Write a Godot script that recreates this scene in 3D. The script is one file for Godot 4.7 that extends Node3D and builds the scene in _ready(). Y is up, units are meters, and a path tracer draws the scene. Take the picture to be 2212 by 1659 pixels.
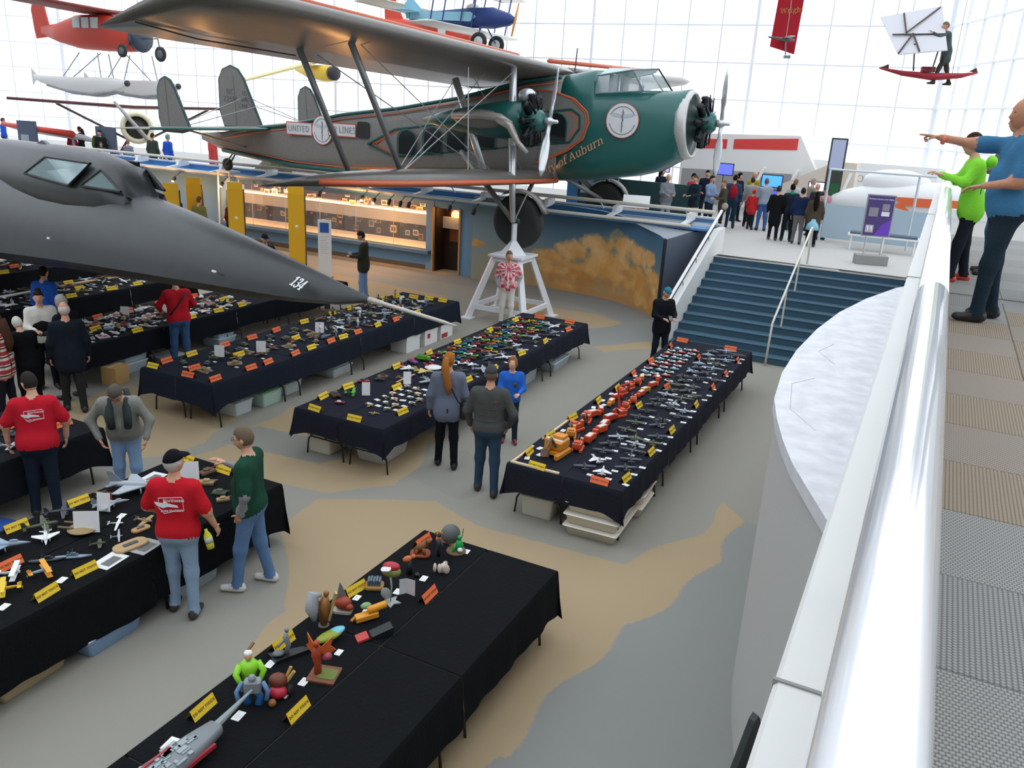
extends Node3D
# A glass walled aircraft hall with model-show tables. Axes: x runs along the far glass wall, -z runs towards it, y is up, metres.

var M := {}
var taken := {}
var rng := RandomNumberGenerator.new()
var FLAT := -1

class Mb:
	var st := SurfaceTool.new()
	func _init():
		st.begin(Mesh.PRIMITIVE_TRIANGLES)
		st.set_smooth_group(-1)
	func flat() -> Mb:
		st.set_smooth_group(-1); return self
	func soft() -> Mb:
		st.set_smooth_group(0); return self
	func tri(a: Vector3, b: Vector3, c: Vector3):
		st.add_vertex(a); st.add_vertex(b); st.add_vertex(c)
	func quad(a: Vector3, b: Vector3, c: Vector3, d: Vector3):
		tri(a, b, c); tri(a, c, d)
	func uvquad(a: Vector3, b: Vector3, c: Vector3, d: Vector3, u0 := Vector2(0, 0), u1 := Vector2(1, 1)):
		var us = [u0, Vector2(u1.x, u0.y), u1, Vector2(u0.x, u1.y)]
		var ps = [a, b, c, d]
		for i in [0, 1, 2, 0, 2, 3]:
			st.set_uv(us[i]); st.add_vertex(ps[i])
	func box(c: Vector3, s: Vector3, bs := Basis()):
		var h = s * 0.5
		var p = []
		for i in 8:
			p.append(c + bs * Vector3(h.x if i & 1 else -h.x, h.y if i & 2 else -h.y, h.z if i & 4 else -h.z))
		quad(p[4], p[6], p[7], p[5]); quad(p[1], p[3], p[2], p[0]); quad(p[5], p[7], p[3], p[1])
		quad(p[0], p[2], p[6], p[4]); quad(p[6], p[2], p[3], p[7]); quad(p[0], p[4], p[5], p[1])
	func span(a: Vector3, b: Vector3):
		box((a + b) * 0.5, (b - a).abs())
	# box with rounded vertical corners and a small top chamfer
	func slab(c: Vector3, s: Vector3, r: float, bs := Basis(), ch := 0.0, n := 3):
		var h = s * 0.5
		var rings = []
		for lv in [[-h.y, ch], [-h.y + ch, 0.0], [h.y - ch, 0.0], [h.y, ch]]:
			var ring = PackedVector3Array()
			for q in 4:
				var cx = (h.x - r) * (1 if q == 0 or q == 3 else -1)
				var cz = (h.z - r) * (1 if q < 2 else -1)
				for k in n + 1:
					var a = (q + float(k) / n) * PI / 2
					ring.append(c + bs * Vector3(cx + cos(a) * (r - lv[1]), lv[0], cz + sin(a) * (r - lv[1])))
			rings.append(ring)
		loft(rings, true, true)
	func loft(rings: Array, closed := true, caps := true):
		var n = rings[0].size()
		for i in rings.size() - 1:
			var a = rings[i]; var b = rings[i + 1]
			for k in (n if closed else n - 1):
				var k2 = (k + 1) % n
				quad(a[k], a[k2], b[k2], b[k])
		if caps:
			cap(rings[0], true); cap(rings[rings.size() - 1], false)
	func cap(r: PackedVector3Array, rev: bool):
		var c = Vector3.ZERO
		for v in r: c += v
		c /= r.size()
		for k in r.size():
			var k2 = (k + 1) % r.size()
			if rev: tri(c, r[k2], r[k])
			else: tri(c, r[k], r[k2])
	func ring(c: Vector3, u: Vector3, v: Vector3, n: int) -> PackedVector3Array:
		var r = PackedVector3Array()
		for k in n:
			var a = TAU * k / n
			r.append(c + u * cos(a) + v * sin(a))
		return r
	func tube(pts: Array, rad, n := 8, caps := true):
		var rings = []
		var last = Vector3.ZERO
		for i in pts.size():
			var d: Vector3 = pts[min(i + 1, pts.size() - 1)] - pts[max(i - 1, 0)]
			d = d.normalized()
			var u: Vector3 = last - d * last.dot(d)
			if u.length() < 0.01:
				u = d.cross(Vector3.UP if absf(d.y) < 0.9 else Vector3.RIGHT)
			u = u.normalized(); last = u
			var r: float = rad[i] if rad is Array else rad
			rings.append(ring(pts[i], d.cross(u) * r, u * r, n))
		loft(rings, true, caps)
	func rod(a: Vector3, b: Vector3, r: float, n := 6):
		tube([a, b], r, n)
	# profile: [radius, height] pairs turned round the axis of xf
	func lathe(pro: Array, n := 16, xf := Transform3D()):
		var rings = []
		for p in pro:
			rings.append(ring(xf * Vector3(0, p[1], 0), xf.basis.z * maxf(p[0], 0.0004), xf.basis.x * maxf(p[0], 0.0004), n))
		loft(rings, true, true)
	func ball(c: Vector3, r: Vector3, n := 12, bs := Basis()):
		var rings = []
		var m = max(4, n / 2)
		for i in m + 1:
			var t = -PI / 2 + PI * i / m
			rings.append(ring(c + bs * Vector3(0, sin(t) * r.y, 0), bs * Vector3(0, 0, cos(t) * r.z + 0.0002), bs * Vector3(cos(t) * r.x + 0.0002, 0, 0), n))
		loft(rings, true, false)
	# polygon in the xy plane of xf, thick along its z
	func prism(poly: PackedVector2Array, d: float, xf := Transform3D()):
		var p = poly.duplicate()
		if not Geometry2D.is_polygon_clockwise(p): p.reverse()
		var idx = Geometry2D.triangulate_polygon(p)
		for i in range(0, idx.size(), 3):
			var a = p[idx[i]]; var b = p[idx[i + 1]]; var c = p[idx[i + 2]]
			if (b - a).cross(c - a) > 0.0:
				var t = b; b = c; c = t
			tri(xf * Vector3(a.x, a.y, d / 2), xf * Vector3(b.x, b.y, d / 2), xf * Vector3(c.x, c.y, d / 2))
			tri(xf * Vector3(a.x, a.y, -d / 2), xf * Vector3(c.x, c.y, -d / 2), xf * Vector3(b.x, b.y, -d / 2))
		for i in p.size():
			var a = p[i]; var b = p[(i + 1) % p.size()]
			quad(xf * Vector3(a.x, a.y, d / 2), xf * Vector3(a.x, a.y, -d / 2), xf * Vector3(b.x, b.y, -d / 2), xf * Vector3(b.x, b.y, d / 2))
	func mesh() -> ArrayMesh:
		st.generate_normals()
		return st.commit()

func mb() -> Mb: return Mb.new()

func numbered(n: String) -> String:
	if not taken.has(n):
		taken[n] = 0
		return n
	taken[n] += 1
	return "%s_%03d" % [n, taken[n]]

func put(called: String, mesh: Mesh, m: Material, parent: Node = self) -> MeshInstance3D:
	var o := MeshInstance3D.new()
	o.mesh = mesh
	o.material_override = m
	if parent == self:
		o.name = numbered(called); add_child(o)
	else:
		o.name = called; parent.add_child(o, true)
	return o

func obj(called: String, b: Mb, m: Material, parent: Node = self) -> MeshInstance3D:
	return put(called, b.mesh(), m, parent)

func tag(o: Node, label: String, category: String, group := ""):
	o.set_meta("label", label); o.set_meta("category", category)
	if group: o.set_meta("group", group)
	return o

func thing(called: String, label: String, category: String, at := Vector3.ZERO, turn := 0.0, group := "") -> Node3D:
	var o := Node3D.new()
	o.name = numbered(called); add_child(o)
	o.position = at; o.rotation.y = turn
	tag(o, label, category, group)
	return o

func struct(called: String, b: Mb, m: Material, label := "", category := "") -> MeshInstance3D:
	var o = obj(called, b, m)
	o.set_meta("kind", "structure")
	if label: tag(o, label, category)
	return o

func structn(called: String, label := "", category := "") -> Node3D:
	var o := Node3D.new()
	o.name = numbered(called); add_child(o); o.set_meta("kind", "structure")
	if label: tag(o, label, category)
	return o

func noise_tex(freq: float, lo: Color, hi: Color, sz := 256, oct := 3, sd := 1) -> NoiseTexture2D:
	var n := FastNoiseLite.new()
	n.seed = sd; n.frequency = freq; n.fractal_octaves = oct
	var t := NoiseTexture2D.new()
	t.width = sz; t.height = sz; t.seamless = true; t.noise = n
	var g := Gradient.new()
	g.set_color(0, lo); g.set_color(1, hi)
	t.color_ramp = g
	return t

var bump_tex := {}
func bumps(freq: float, sd := 3) -> NoiseTexture2D:
	var k = "%f_%d" % [freq, sd]
	if not bump_tex.has(k):
		var n := FastNoiseLite.new()
		n.seed = sd; n.frequency = freq; n.fractal_octaves = 3
		var t := NoiseTexture2D.new()
		t.width = 256; t.height = 256; t.seamless = true; t.noise = n; t.as_normal_map = true; t.bump_strength = 6.0
		bump_tex[k] = t
	return bump_tex[k]

func mat(key: String, c: Color, rough := 0.7, metal := 0.0) -> StandardMaterial3D:
	if M.has(key): return M[key]
	var m := StandardMaterial3D.new()
	m.resource_name = key
	m.albedo_color = c; m.roughness = rough; m.metallic = metal
	M[key] = m
	return m

# plain colours made on demand from their hex code
func col(hex: String, rough := 0.65, metal := 0.0) -> StandardMaterial3D:
	return mat("c%s_%d_%d" % [hex, int(rough * 100), int(metal * 100)], Color(hex), rough, metal)

func cloth(hex: String, size := 6.0, amount := 0.5) -> StandardMaterial3D:
	var key = "cloth" + hex + str(size)
	if M.has(key): return M[key]
	var m := mat(key, Color(hex), 0.95)
	m.metallic_specular = 0.25
	m.normal_enabled = true; m.normal_texture = bumps(0.02); m.normal_scale = amount
	m.uv1_triplanar = true; m.uv1_scale = Vector3.ONE * size
	return m

func sysfont(names: Array, weight := 400, ital := false) -> SystemFont:
	var f := SystemFont.new()
	f.font_names = PackedStringArray(names); f.font_weight = weight; f.font_italic = ital
	return f

var text_cache := {}
func text_mesh(s: String, height: float, serif := false, depth := 0.004, bold := false) -> TextMesh:
	var k = "%s|%f|%s|%f|%s" % [s, height, serif, depth, bold]
	if not text_cache.has(k):
		var t := TextMesh.new()
		t.font = sysfont(["Droid Serif" if serif else "Droid Sans"], 700 if bold else 400)
		t.text = s; t.font_size = 64; t.pixel_size = height / 46.0; t.depth = depth
		t.curve_step = 2.0
		text_cache[k] = t
	return text_cache[k]

func write(s: String, height: float, m: Material, parent: Node, at: Vector3, bs := Basis(), serif := false, bold := false, called := "lettering"):
	var o = put(called, text_mesh(s, height, serif, 0.004, bold), m, parent)
	o.transform = Transform3D(bs, at)
	return o

func rot(x := 0.0, y := 0.0, z := 0.0) -> Basis:
	return Basis.from_euler(Vector3(deg_to_rad(x), deg_to_rad(y), deg_to_rad(z)))

func V(x, y, z) -> Vector3: return Vector3(x, y, z)

func _ready():
	rng.seed = 7
	setup_view()
	build_hall()
	build_mezzanine()
	build_balcony()
	build_landing()
	build_transport()
	build_blackbird()
	build_hung()
	build_tables()
	build_models()
	build_people()

func setup_view():
	var cam := Camera3D.new()
	cam.name = "camera"
	add_child(cam)
	cam.position = V(0, 4.95, 0)
	cam.basis = Basis(Vector3.UP, deg_to_rad(26.0)) * Basis(Vector3.RIGHT, deg_to_rad(-18.316)) * Basis(Vector3.BACK, deg_to_rad(3.195))
	cam.fov = 49.53
	cam.near = 0.05; cam.far = 400.0
	cam.current = true
	var env := Environment.new()
	var sky := Sky.new()
	var ps := ProceduralSkyMaterial.new()          # an even white overcast
	ps.sky_top_color = Color(0.93, 0.96, 1.0); ps.sky_horizon_color = Color(0.98, 0.99, 1.0)
	ps.ground_horizon_color = Color(0.97, 0.98, 1.0); ps.ground_bottom_color = Color(0.80, 0.82, 0.84)
	ps.sky_energy_multiplier = 1.0; ps.ground_energy_multiplier = 1.0
	sky.sky_material = ps
	env.background_mode = Environment.BG_SKY
	env.sky = sky
	env.background_energy_multiplier = 2.3
	env.tonemap_mode = Environment.TONE_MAPPER_LINEAR
	env.tonemap_exposure = 1.0
	env.sdfgi_enabled = true; env.ssao_enabled = true; env.ssil_enabled = true
	var we := WorldEnvironment.new()
	we.name = "world"
	we.environment = env
	add_child(we)

# ---------------------------------------------------------------- the hall
func carpet_image() -> Image:
	# dyed zones of the carpet plus one band of painted warm light, 4 cm a pixel over x -30..4 and z -26..6
	var w = 1700; var h = 1600
	var im := Image.create(w, h, false, Image.FORMAT_RGB8)
	im.fill(Color("a5a298"))
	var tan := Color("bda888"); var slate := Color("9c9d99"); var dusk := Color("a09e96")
	var zones = [
		[tan, [[-6.6, -7.7], [-5.2, -8.5], [-4.4, -8.2], [-2.6, -8.3], [-1.9, -9.6], [-1.7, -10.6], [-1.45, -10.2], [-1.6, -9.0], [-2.0, -7.2], [-2.2, -4.9], [-2.5, -3.0], [-3.2, -2.2], [-4.6, -3.4], [-5.0, -5.6], [-6.2, -6.8]]],
		[slate, [[-1.45, -10.2], [-1.6, -9.0], [-2.0, -7.2], [-2.2, -4.9], [-2.5, -3.0], [-2.4, 2], [0, 2], [0, -10.0]]],
		[dusk, [[-5.0, -8.7], [-4.6, -9.6], [-5.6, -10.2], [-6.1, -9.0]]],
		[tan, [[-8.8, -7.6], [-6.6, -7.9], [-5.9, -8.6], [-6.2, -10.5], [-9.0, -10.2]]],
		[tan, [[-12.5, -6.8], [-9.4, -7.2], [-9.1, -8.2], [-9.6, -9.8], [-12.0, -9.4]]],
		[dusk, [[-9.0, -8.4], [-7.2, -8.6], [-7.0, -9.4], [-8.9, -9.2]]],
		[slate, [[-30, -20.9], [-13.2, -20.6], [-10.2, -20.8], [-8.8, -20.7], [-7.6, -20.3], [-6.5, -19.4], [-5.9, -20.4], [-7.5, -21.8], [-8.8, -22.2], [-12.3, -22.0], [-30, -22.4]]],
		[tan, [[-30, -22.4], [-13.0, -22.4], [-13.0, -21.7], [-30, -21.6]]],  # warm light before the display case, painted into the carpet as tan
		[tan, [[-10.4, -19.7], [-7.4, -19.9], [-6.5, -19.4], [-7.3, -17.6], [-8.2, -18.6]]],
		[slate, [[-7.3, -17.6], [-6.5, -19.4], [-5.95, -20.2], [-5.3, -18.2], [-6.2, -16.9]]],
		[tan, [[-6.2, -16.9], [-5.3, -18.2], [-5.1, -17.6], [-5.8, -16.6]]],
		[tan, [[-16, -17.0], [-11.6, -16.7], [-11.0, -17.8], [-11.6, -19.2], [-16.5, -19.6]]],
	]
	for z in zones:
		var poly = PackedVector2Array()
		for p in z[1]:
			poly.append(Vector2((p[0] + 30) / 34.0 * w, (p[1] + 26) / 32.0 * h))
		var y0 = h; var y1 = 0
		for p in poly:
			y0 = mini(y0, int(p.y)); y1 = maxi(y1, int(p.y))
		for yy in range(maxi(0, y0), mini(h, y1 + 1)):
			var xs = []
			for i in poly.size():
				var a = poly[i]; var b = poly[(i + 1) % poly.size()]
				if (a.y <= yy) != (b.y <= yy):
					xs.append(a.x + (yy - a.y) / (b.y - a.y) * (b.x - a.x) + sin(yy * 0.09 + i) * 3.0 + sin(yy * 0.023) * 5.0)
			xs.sort()
			for i in range(0, xs.size() - 1, 2):
				im.fill_rect(Rect2i(int(xs[i]), yy, maxi(1, int(xs[i + 1] - xs[i])), 1), z[0])
	return im

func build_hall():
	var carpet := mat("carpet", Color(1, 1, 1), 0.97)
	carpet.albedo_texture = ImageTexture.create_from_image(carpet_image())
	carpet.texture_repeat = false
	carpet.metallic_specular = 0.15
	carpet.detail_enabled = true
	carpet.detail_albedo = noise_tex(0.22, Color(0.78, 0.77, 0.76), Color(1, 1, 1), 512, 4, 5)
	carpet.detail_blend_mode = BaseMaterial3D.BLEND_MODE_MUL
	carpet.detail_uv_layer = BaseMaterial3D.DETAIL_UV_2
	carpet.uv2_triplanar = true; carpet.uv2_world_triplanar = true; carpet.uv2_scale = Vector3.ONE * 0.55
	var b := mb()
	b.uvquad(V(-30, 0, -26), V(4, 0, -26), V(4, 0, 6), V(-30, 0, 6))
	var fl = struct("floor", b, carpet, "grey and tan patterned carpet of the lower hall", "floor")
	b = mb()
	b.span(V(-66, -0.4, -36), V(20, -0.02, 12))
	b.span(V(-66, -0.02, -26), V(-30, 0, 6))
	obj("subfloor", b, col("8f8a82", 0.9), fl)
	# wall behind and beside the viewer, roof of beams and glass
	b = mb(); b.span(V(-66, -0.4, 11), V(20, 14.6, 11.4))
	struct("wall_back", b, col("b9bcbc", 0.9))
	b = mb(); b.span(V(-66.4, -0.4, -14), V(-66, 14.6, 11.4))
	struct("wall_left", b, col("b9bcbc", 0.9))
	var frame := mat("mullion_white", Color("eef1f6"), 0.45)
	var glass := mat("glass", Color(0.93, 0.97, 1.0, 0.06), 0.02)
	glass.transparency = BaseMaterial3D.TRANSPARENCY_ALPHA
	# glass walls: [start, end, name, first column with its own panes, panes]
	glass_wall("window_1", V(-0.75, 0, -34.5), V(-47.125, 0, -34.5), 35, frame, glass)
	glass_wall("window_2", V(-0.75, 0, -34.5), V(12.0, 0, -1.3), 27, frame, glass)
	glass_wall("window_3", V(-47.125, 0, -34.5), V(-66, 0, -14), 21, frame, glass)
	# side wall near the viewer
	b = mb(); b.span(V(12, -0.4, -1.3), V(12.4, 14.6, 11.4))
	struct("wall_right", b, col("b9bcbc", 0.9))
	var ceil := structn("ceiling", "steel beams and skylight glass over the hall", "ceiling")
	b = mb()
	for i in 14: b.span(V(-66 + i * 6.0, 14.0, -35), V(-65.7 + i * 6.0, 14.6, 11.4))
	obj("roof_beam", b, frame, ceil)
	b = mb()
	for i in 9: b.span(V(-66, 14.1, -34.6 + i * 5.6), V(13, 14.5, -34.3 + i * 5.6))
	obj("cross_beam", b, frame, ceil)
	b = mb(); b.span(V(-66, 14.62, -35), V(13, 14.64, 11.4))
	obj("skylight_glass", b, glass, ceil)

func glass_wall(called: String, a: Vector3, z: Vector3, n: int, frame: Material, glass: Material):
	var w := structn(called, {"window_1": "tall gridded glass wall across the far end of hall", "window_2": "gridded glass wall running along the balcony side", "window_3": "angled gridded glass wall past the seaplane"}[called], "window")
	var d = (z - a) / n
	var dir = d.normalized()
	var bs = Basis(dir, Vector3.UP, dir.cross(Vector3.UP))
	var rows = [1.65, 3.0, 4.35, 5.7, 7.05, 8.4, 9.75, 11.1, 12.45, 13.8]
	for i in n + 1:
		var b := mb()
		var big = 0.13 if i == 0 or i == n else (0.11 if i % 5 == 0 else 0.055)
		b.box(V(0, 7.2, 0), V(big, 14.4, big * 1.5))
		obj("mullion", b, frame, w).transform = Transform3D(bs, a + d * i)
	for y in rows:
		var b := mb(); b.box(Vector3.ZERO, V(d.length() * n, 0.055, 0.07))
		obj("transom", b, frame, w).transform = Transform3D(bs, (a + z) * 0.5 + V(0, y, 0))
	var b := mb(); b.span(V(0, -0.4, -0.15), V(d.length() * n, 1.63, 0.1))
	obj("low_wall", b, col("c9ccd0", 0.8), w).transform = Transform3D(bs, a)
	# panes one by one as far as the photograph shows them, larger sheets above
	b = mb(); b.box(V(0, 0, 0), V(d.length() - 0.05, 1.30, 0.012))
	var pane = b.mesh()
	for i in n:
		for r in 6:
			put("pane", pane, glass, w).transform = Transform3D(bs, a + d * (i + 0.5) + V(0, rows[r] + 0.675, 0))
	b = mb(); b.box(V(0, 0, 0), V(d.length() * n, 4.1, 0.012))
	obj("upper_glass", b, glass, w).transform = Transform3D(bs, (a + z) * 0.5 + V(0, 11.8, 0))

# ---------------------------------------------------------------- raised level with the display wall
func mural_tex() -> ImageTexture:
	var w = 640; var h = 220
	var im := Image.create(w, h, false, Image.FORMAT_RGB8)
	var n := FastNoiseLite.new(); n.seed = 11; n.frequency = 0.012; n.fractal_octaves = 5
	var n2 := FastNoiseLite.new(); n2.seed = 4; n2.frequency = 0.03; n2.fractal_octaves = 4
	var lumps = [[0.30, 0.62, 0.10], [0.40, 0.52, 0.12], [0.52, 0.40, 0.13], [0.64, 0.32, 0.13], [0.76, 0.38, 0.14], [0.87, 0.34, 0.10], [0.93, 0.55, 0.12], [0.58, 0.62, 0.26], [0.78, 0.68, 0.24], [0.40, 0.80, 0.22], [0.02, 0.55, 0.05], [0.95, 0.85, 0.16]]
	for y in h:
		for x in w:
			var u = float(x) / w; var v = float(y) / h
			var sky = Color("3f7197").lerp(Color("8f9a94"), clampf(v * 1.2, 0, 1)).lerp(Color("c08f55"), clampf((v - 0.45) * 1.7, 0, 1))
			sky = sky.lerp(Color("9aa59f"), clampf(0.7 - u * 2.2, 0, 0.7))
			var f = -1.0
			var e = n.get_noise_2d(x, y) * 0.9 + n2.get_noise_2d(x, y) * 0.5
			for l in lumps:
				var dx = (u - l[0]) * 1.5; var dy = v - l[1]
				f = maxf(f, 1.0 - sqrt(dx * dx + dy * dy) / l[2])
			f += e * 0.55
			var k = clampf(f * 2.2 + 0.35, 0, 1)
			var cl = Color("d19a4f").lerp(Color("ecc48a"), clampf(0.5 + n.get_noise_2d(x, y) * 0.9 - (v - 0.5), 0, 1)).lerp(Color("a2703c"), clampf(n.get_noise_2d(x * 0.7 + 300, y * 1.1) * 0.9 + (v - 0.7), 0, 0.5))
			im.set_pixel(x, y, sky.lerp(cl, k))
	return ImageTexture.create_from_image(im)

func build_mezzanine():
	var white := mat("rail_white", Color("e9e9e6"), 0.35)
	var blue := mat("ledge_blue", Color("4f86bd"), 0.6)
	var wallblue := mat("wall_blue", Color("6f97b8"), 0.75)
	var bare := mat("upper_carpet", Color("c9c6c0"), 0.95)
	bare.albedo_texture = noise_tex(0.3, Color(0.86, 0.86, 0.86), Color(1, 1, 1), 256, 3, 8)
	bare.uv1_triplanar = true; bare.uv1_world_triplanar = true; bare.uv1_scale = Vector3.ONE * 0.5
	# floors of the raised level
	var b := mb()
	b.span(V(-66, 1.3, -34.4), V(-5.0, 1.65, -22.4))
	b.span(V(-5.0, 1.3, -34.4), V(12, 1.65, -21.32))
	struct("floor_landing", b, bare, "pale carpet of the raised level behind the display wall", "floor")
	# wall with the long display case and the doorway niche
	b = mb()
	b.span(V(-66, 0, -22.35), V(-22.6, 2.25, -22.05))
	b.span(V(-22.6, 0, -22.35), V(-13.75, 0.62, -22.05)); b.span(V(-22.6, 2.02, -22.35), V(-13.75, 2.3, -22.05))
	b.span(V(-22.6, 0.62, -23.4), V(-13.75, 2.02, -23.3))
	b.span(V(-13.98, 0, -22.35), V(-13.68, 2.3, -22.0)); b.span(V(-12.72, 0, -22.35), V(-12.2, 2.3, -21.95))
	b.span(V(-13.7, 1.95, -22.3), V(-12.7, 2.3, -22.0))
	struct("wall_display", b, wallblue, "light blue wall holding the lit display case", "wall")
	b = mb(); b.span(V(-66, 0, -22.05), V(-13.98, 0.14, -22.02))
	struct("baseboard_display", b, col("5b5348", 0.8))
	# curved mural wall
	var mural := mat("mural", Color(1, 1, 1), 0.8)
	mural.albedo_texture = mural_tex(); mural.texture_repeat = false
	var arc = [[-12.2, -21.75], [-11.2, -21.98], [-10.2, -22.08], [-9.2, -22.05], [-8.3, -21.92], [-7.5, -21.65], [-6.9, -21.3], [-6.4, -20.9], [-5.92, -20.32]]
	var tops = [2.42, 2.42, 2.42, 2.42, 2.40, 2.34, 2.26, 2.17, 2.06]
	b = mb(); b.soft()
	for i in 8:
		var u0 = i / 8.0; var u1 = (i + 1) / 8.0
		var p = arc[i]; var q = arc[i + 1]
		var ps = [V(p[0], tops[i], p[1]), V(q[0], tops[i + 1], q[1]), V(q[0], 0, q[1]), V(p[0], 0, p[1])]
		var us = [Vector2(u0, 0), Vector2(u1, 0), Vector2(u1, 1), Vector2(u0, 1)]
		for k in [0, 1, 2, 0, 2, 3]:
			b.st.set_uv(us[k]); b.st.add_vertex(ps[k])
	var mw = struct("wall_mural", b, mural, "curved wall painted with an orange cloud mural", "wall")
	b = mb()
	for i in 8:
		var p = arc[i]; var q = arc[i + 1]
		b.quad(V(p[0], tops[i], p[1] - 0.16), V(q[0], tops[i + 1], q[1] - 0.16), V(q[0], tops[i + 1], q[1]), V(p[0], tops[i], p[1]))
		b.quad(V(q[0], tops[i + 1], q[1] - 0.16), V(p[0], tops[i], p[1] - 0.16), V(p[0], 0, p[1] - 0.16), V(q[0], 0, q[1] - 0.16))
	obj("wall_cap", b, col("8fa9bb", 0.7), mw)
	b = mb(); b.rod(V(-5.9, 0, -20.3), V(-5.9, 2.07, -20.3), 0.035, 8)
	obj("edge_post", b, col("1c1f24", 0.6), mw)
	# slate return wall and grey sloping cap beside the stairs
	b = mb()
	b.prism(PackedVector2Array([Vector2(0, 0), Vector2(2.15, 0), Vector2(2.15, 2.32), Vector2(0, 2.05)]), 0.08, Transform3D(rot(0, 67, 0), V(-5.88, 0, -20.34)))
	struct("wall_return", b, col("56606f", 0.8), "slate grey wall between the mural and stair wall", "wall")
	b = mb(); b.quad(V(-5.86, 2.06, -20.36), V(-6.9, 2.28, -21.3), V(-7.6, 2.34, -21.7), V(-5.1, 2.34, -22.2))
	b.quad(V(-5.1, 2.33, -22.2), V(-7.6, 2.33, -21.7), V(-6.9, 2.27, -21.3), V(-5.86, 2.05, -20.36))
	b.span(V(-12.3, 2.2, -22.35), V(-5.0, 2.34, -22.1))
	struct("wall_cap_slope", b, col("9fa6ac", 0.7))
	# blue trough, front trim, brackets and hand rail along the edge of the raised level
	b = mb(); b.span(V(-48, 2.24, -22.3), V(-5.15, 2.29, -21.25)); b.span(V(-48, 2.26, -22.34), V(-5.15, 2.46, -22.28))
	var tr = tag(obj("ledge_trough", b, blue), "long blue ledge running above display case and mural", "ledge")
	b = mb(); b.soft(); b.rod(V(-48, 2.33, -21.22), V(-5.55, 2.33, -21.22), 0.045, 8)
	obj("front_trim", b, col("cfc9bb", 0.4), tr)
	b = mb(); b.span(V(-48, 2.44, -22.36), V(-5.2, 2.49, -22.26))
	obj("rear_trim", b, white, tr)
	for i in 20:
		b = mb()
		b.prism(PackedVector2Array([Vector2(0, 0), Vector2(1.0, 0.1), Vector2(1.0, 0.3), Vector2(0.55, 0.27), Vector2(0.5, 0.12), Vector2(0, 0.06)]), 0.12, Transform3D(rot(0, 90, 0), V(-5.75 - i * 2.05, 2.31, -21.2)))
		obj("bracket", b, white, tr)
	b = mb(); b.soft()
	b.tube([V(-48, 2.64, -21.95), V(-20, 2.64, -21.95), V(-5.15, 2.66, -21.95)], 0.05, 10)
	var rl = tag(obj("edge_handrail", b, col("d3cab8", 0.4)), "long cream hand rail above the blue ledge", "handrail")
	for i in 18:
		b = mb(); b.rod(V(-5.9 - i * 2.4, 2.44, -22.2), V(-5.9 - i * 2.4, 2.62, -21.97), 0.02)
		obj("rail_post", b, white, rl)
	# stairs: eleven risers between the white side wall and the balcony wall
	var tread := mat("stair_tread", Color("3a5869"), 0.85)
	var riser := mat("stair_riser", Color("3a5869"), 0.85)
	var stairs = structn("stairs", "wide dark teal stairs up to the raised level", "stairs")
	for i in 11:
		var y = 0.15 * (i + 1); var zf = -17.95 - 0.335 * i
		b = mb(); b.span(V(-4.86, y - 0.15, zf - 0.36), V(-0.1, y - 0.012, zf))
		var s = obj("step", b, riser, stairs)
		b = mb(); b.span(V(-4.86, y - 0.02, zf - 0.34), V(-0.1, y, zf + 0.012))
		obj("tread", b, tread if i < 10 else bare, s)
	b = mb()
	b.prism(PackedVector2Array([Vector2(17.9, 0), Vector2(17.9, 0.72), Vector2(18.05, 0.85), Vector2(21.6, 2.28), Vector2(22.2, 2.28), Vector2(22.2, 1.65), Vector2(21.6, 1.5)]), 0.16, Transform3D(Basis(V(0, 0, -1), V(0, 1, 0), V(1, 0, 0)), V(-4.95, 0, 0)))
	var sw = struct("wall_stair", b, mat("stair_white", Color("dcdcd8"), 0.5), "sloping white side wall of stairs with hand rail", "wall")
	b = mb(); b.soft(); b.tube([V(-5.0, 0.0, -17.86), V(-5.0, 0.92, -17.86), V(-5.02, 1.0, -18.0), V(-5.02, 2.66, -22.1), V(-5.05, 2.68, -22.3)], 0.04, 8)
	obj("stair_handrail", b, white, sw)
	b = mb(); b.span(V(-4.98, 0, -17.9), V(-4.86, 0.75, -17.78))
	obj("newel_post", b, col("c9bfa6", 0.5), sw)
	for t in [0.25, 0.5, 0.75]:
		b = mb(); b.rod(V(-4.95, 0.75 + 1.6 * t, -18.0 - 4.0 * t), V(-5.02, 1.0 + 1.64 * t, -18.0 - 4.1 * t), 0.012)
		obj("rail_bracket", b, col("9a9a98", 0.4, 0.6), sw)
	b = mb(); b.soft(); b.tube([V(-2.68, 0.0, -17.8), V(-2.66, 0.93, -17.8), V(-2.66, 1.02, -17.98), V(-2.66, 2.55, -21.6), V(-2.66, 2.56, -21.75), V(-2.66, 2.5, -21.85), V(-2.66, 1.65, -21.85)], 0.024, 8)
	var hr = tag(obj("centre_handrail", b, col("d9d5c8", 0.4)), "cream metal hand rail down the middle of stairs", "handrail")
	for t in [[0.45, -19.1], [1.05, -20.4]]:
		b = mb(); b.rod(V(-2.66, t[0] - 0.0, t[1]), V(-2.66, t[0] + 0.98, t[1] - 0.02), 0.02)
		obj("rail_post", b, col("d9d5c8", 0.4), hr)
	display_case()
	# doorway niche with a round lit clock face
	var nd = structn("door_1", "dark doorway niche with a round glowing disc", "door")
	b = mb(); b.span(V(-13.68, 0, -22.6), V(-12.72, 1.95, -22.5)); b.span(V(-13.68, 0, -22.5), V(-13.62, 1.95, -22.0)); b.span(V(-12.78, 0, -22.5), V(-12.72, 1.95, -22.0))
	obj("niche_back", b, col("2a1d16", 0.5), nd)
	b = mb(); b.span(V(-13.4, 0.9, -22.49), V(-13.0, 1.93, -22.46))
	obj("wood_panel", b, col("7a3d16", 0.4), nd)
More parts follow.
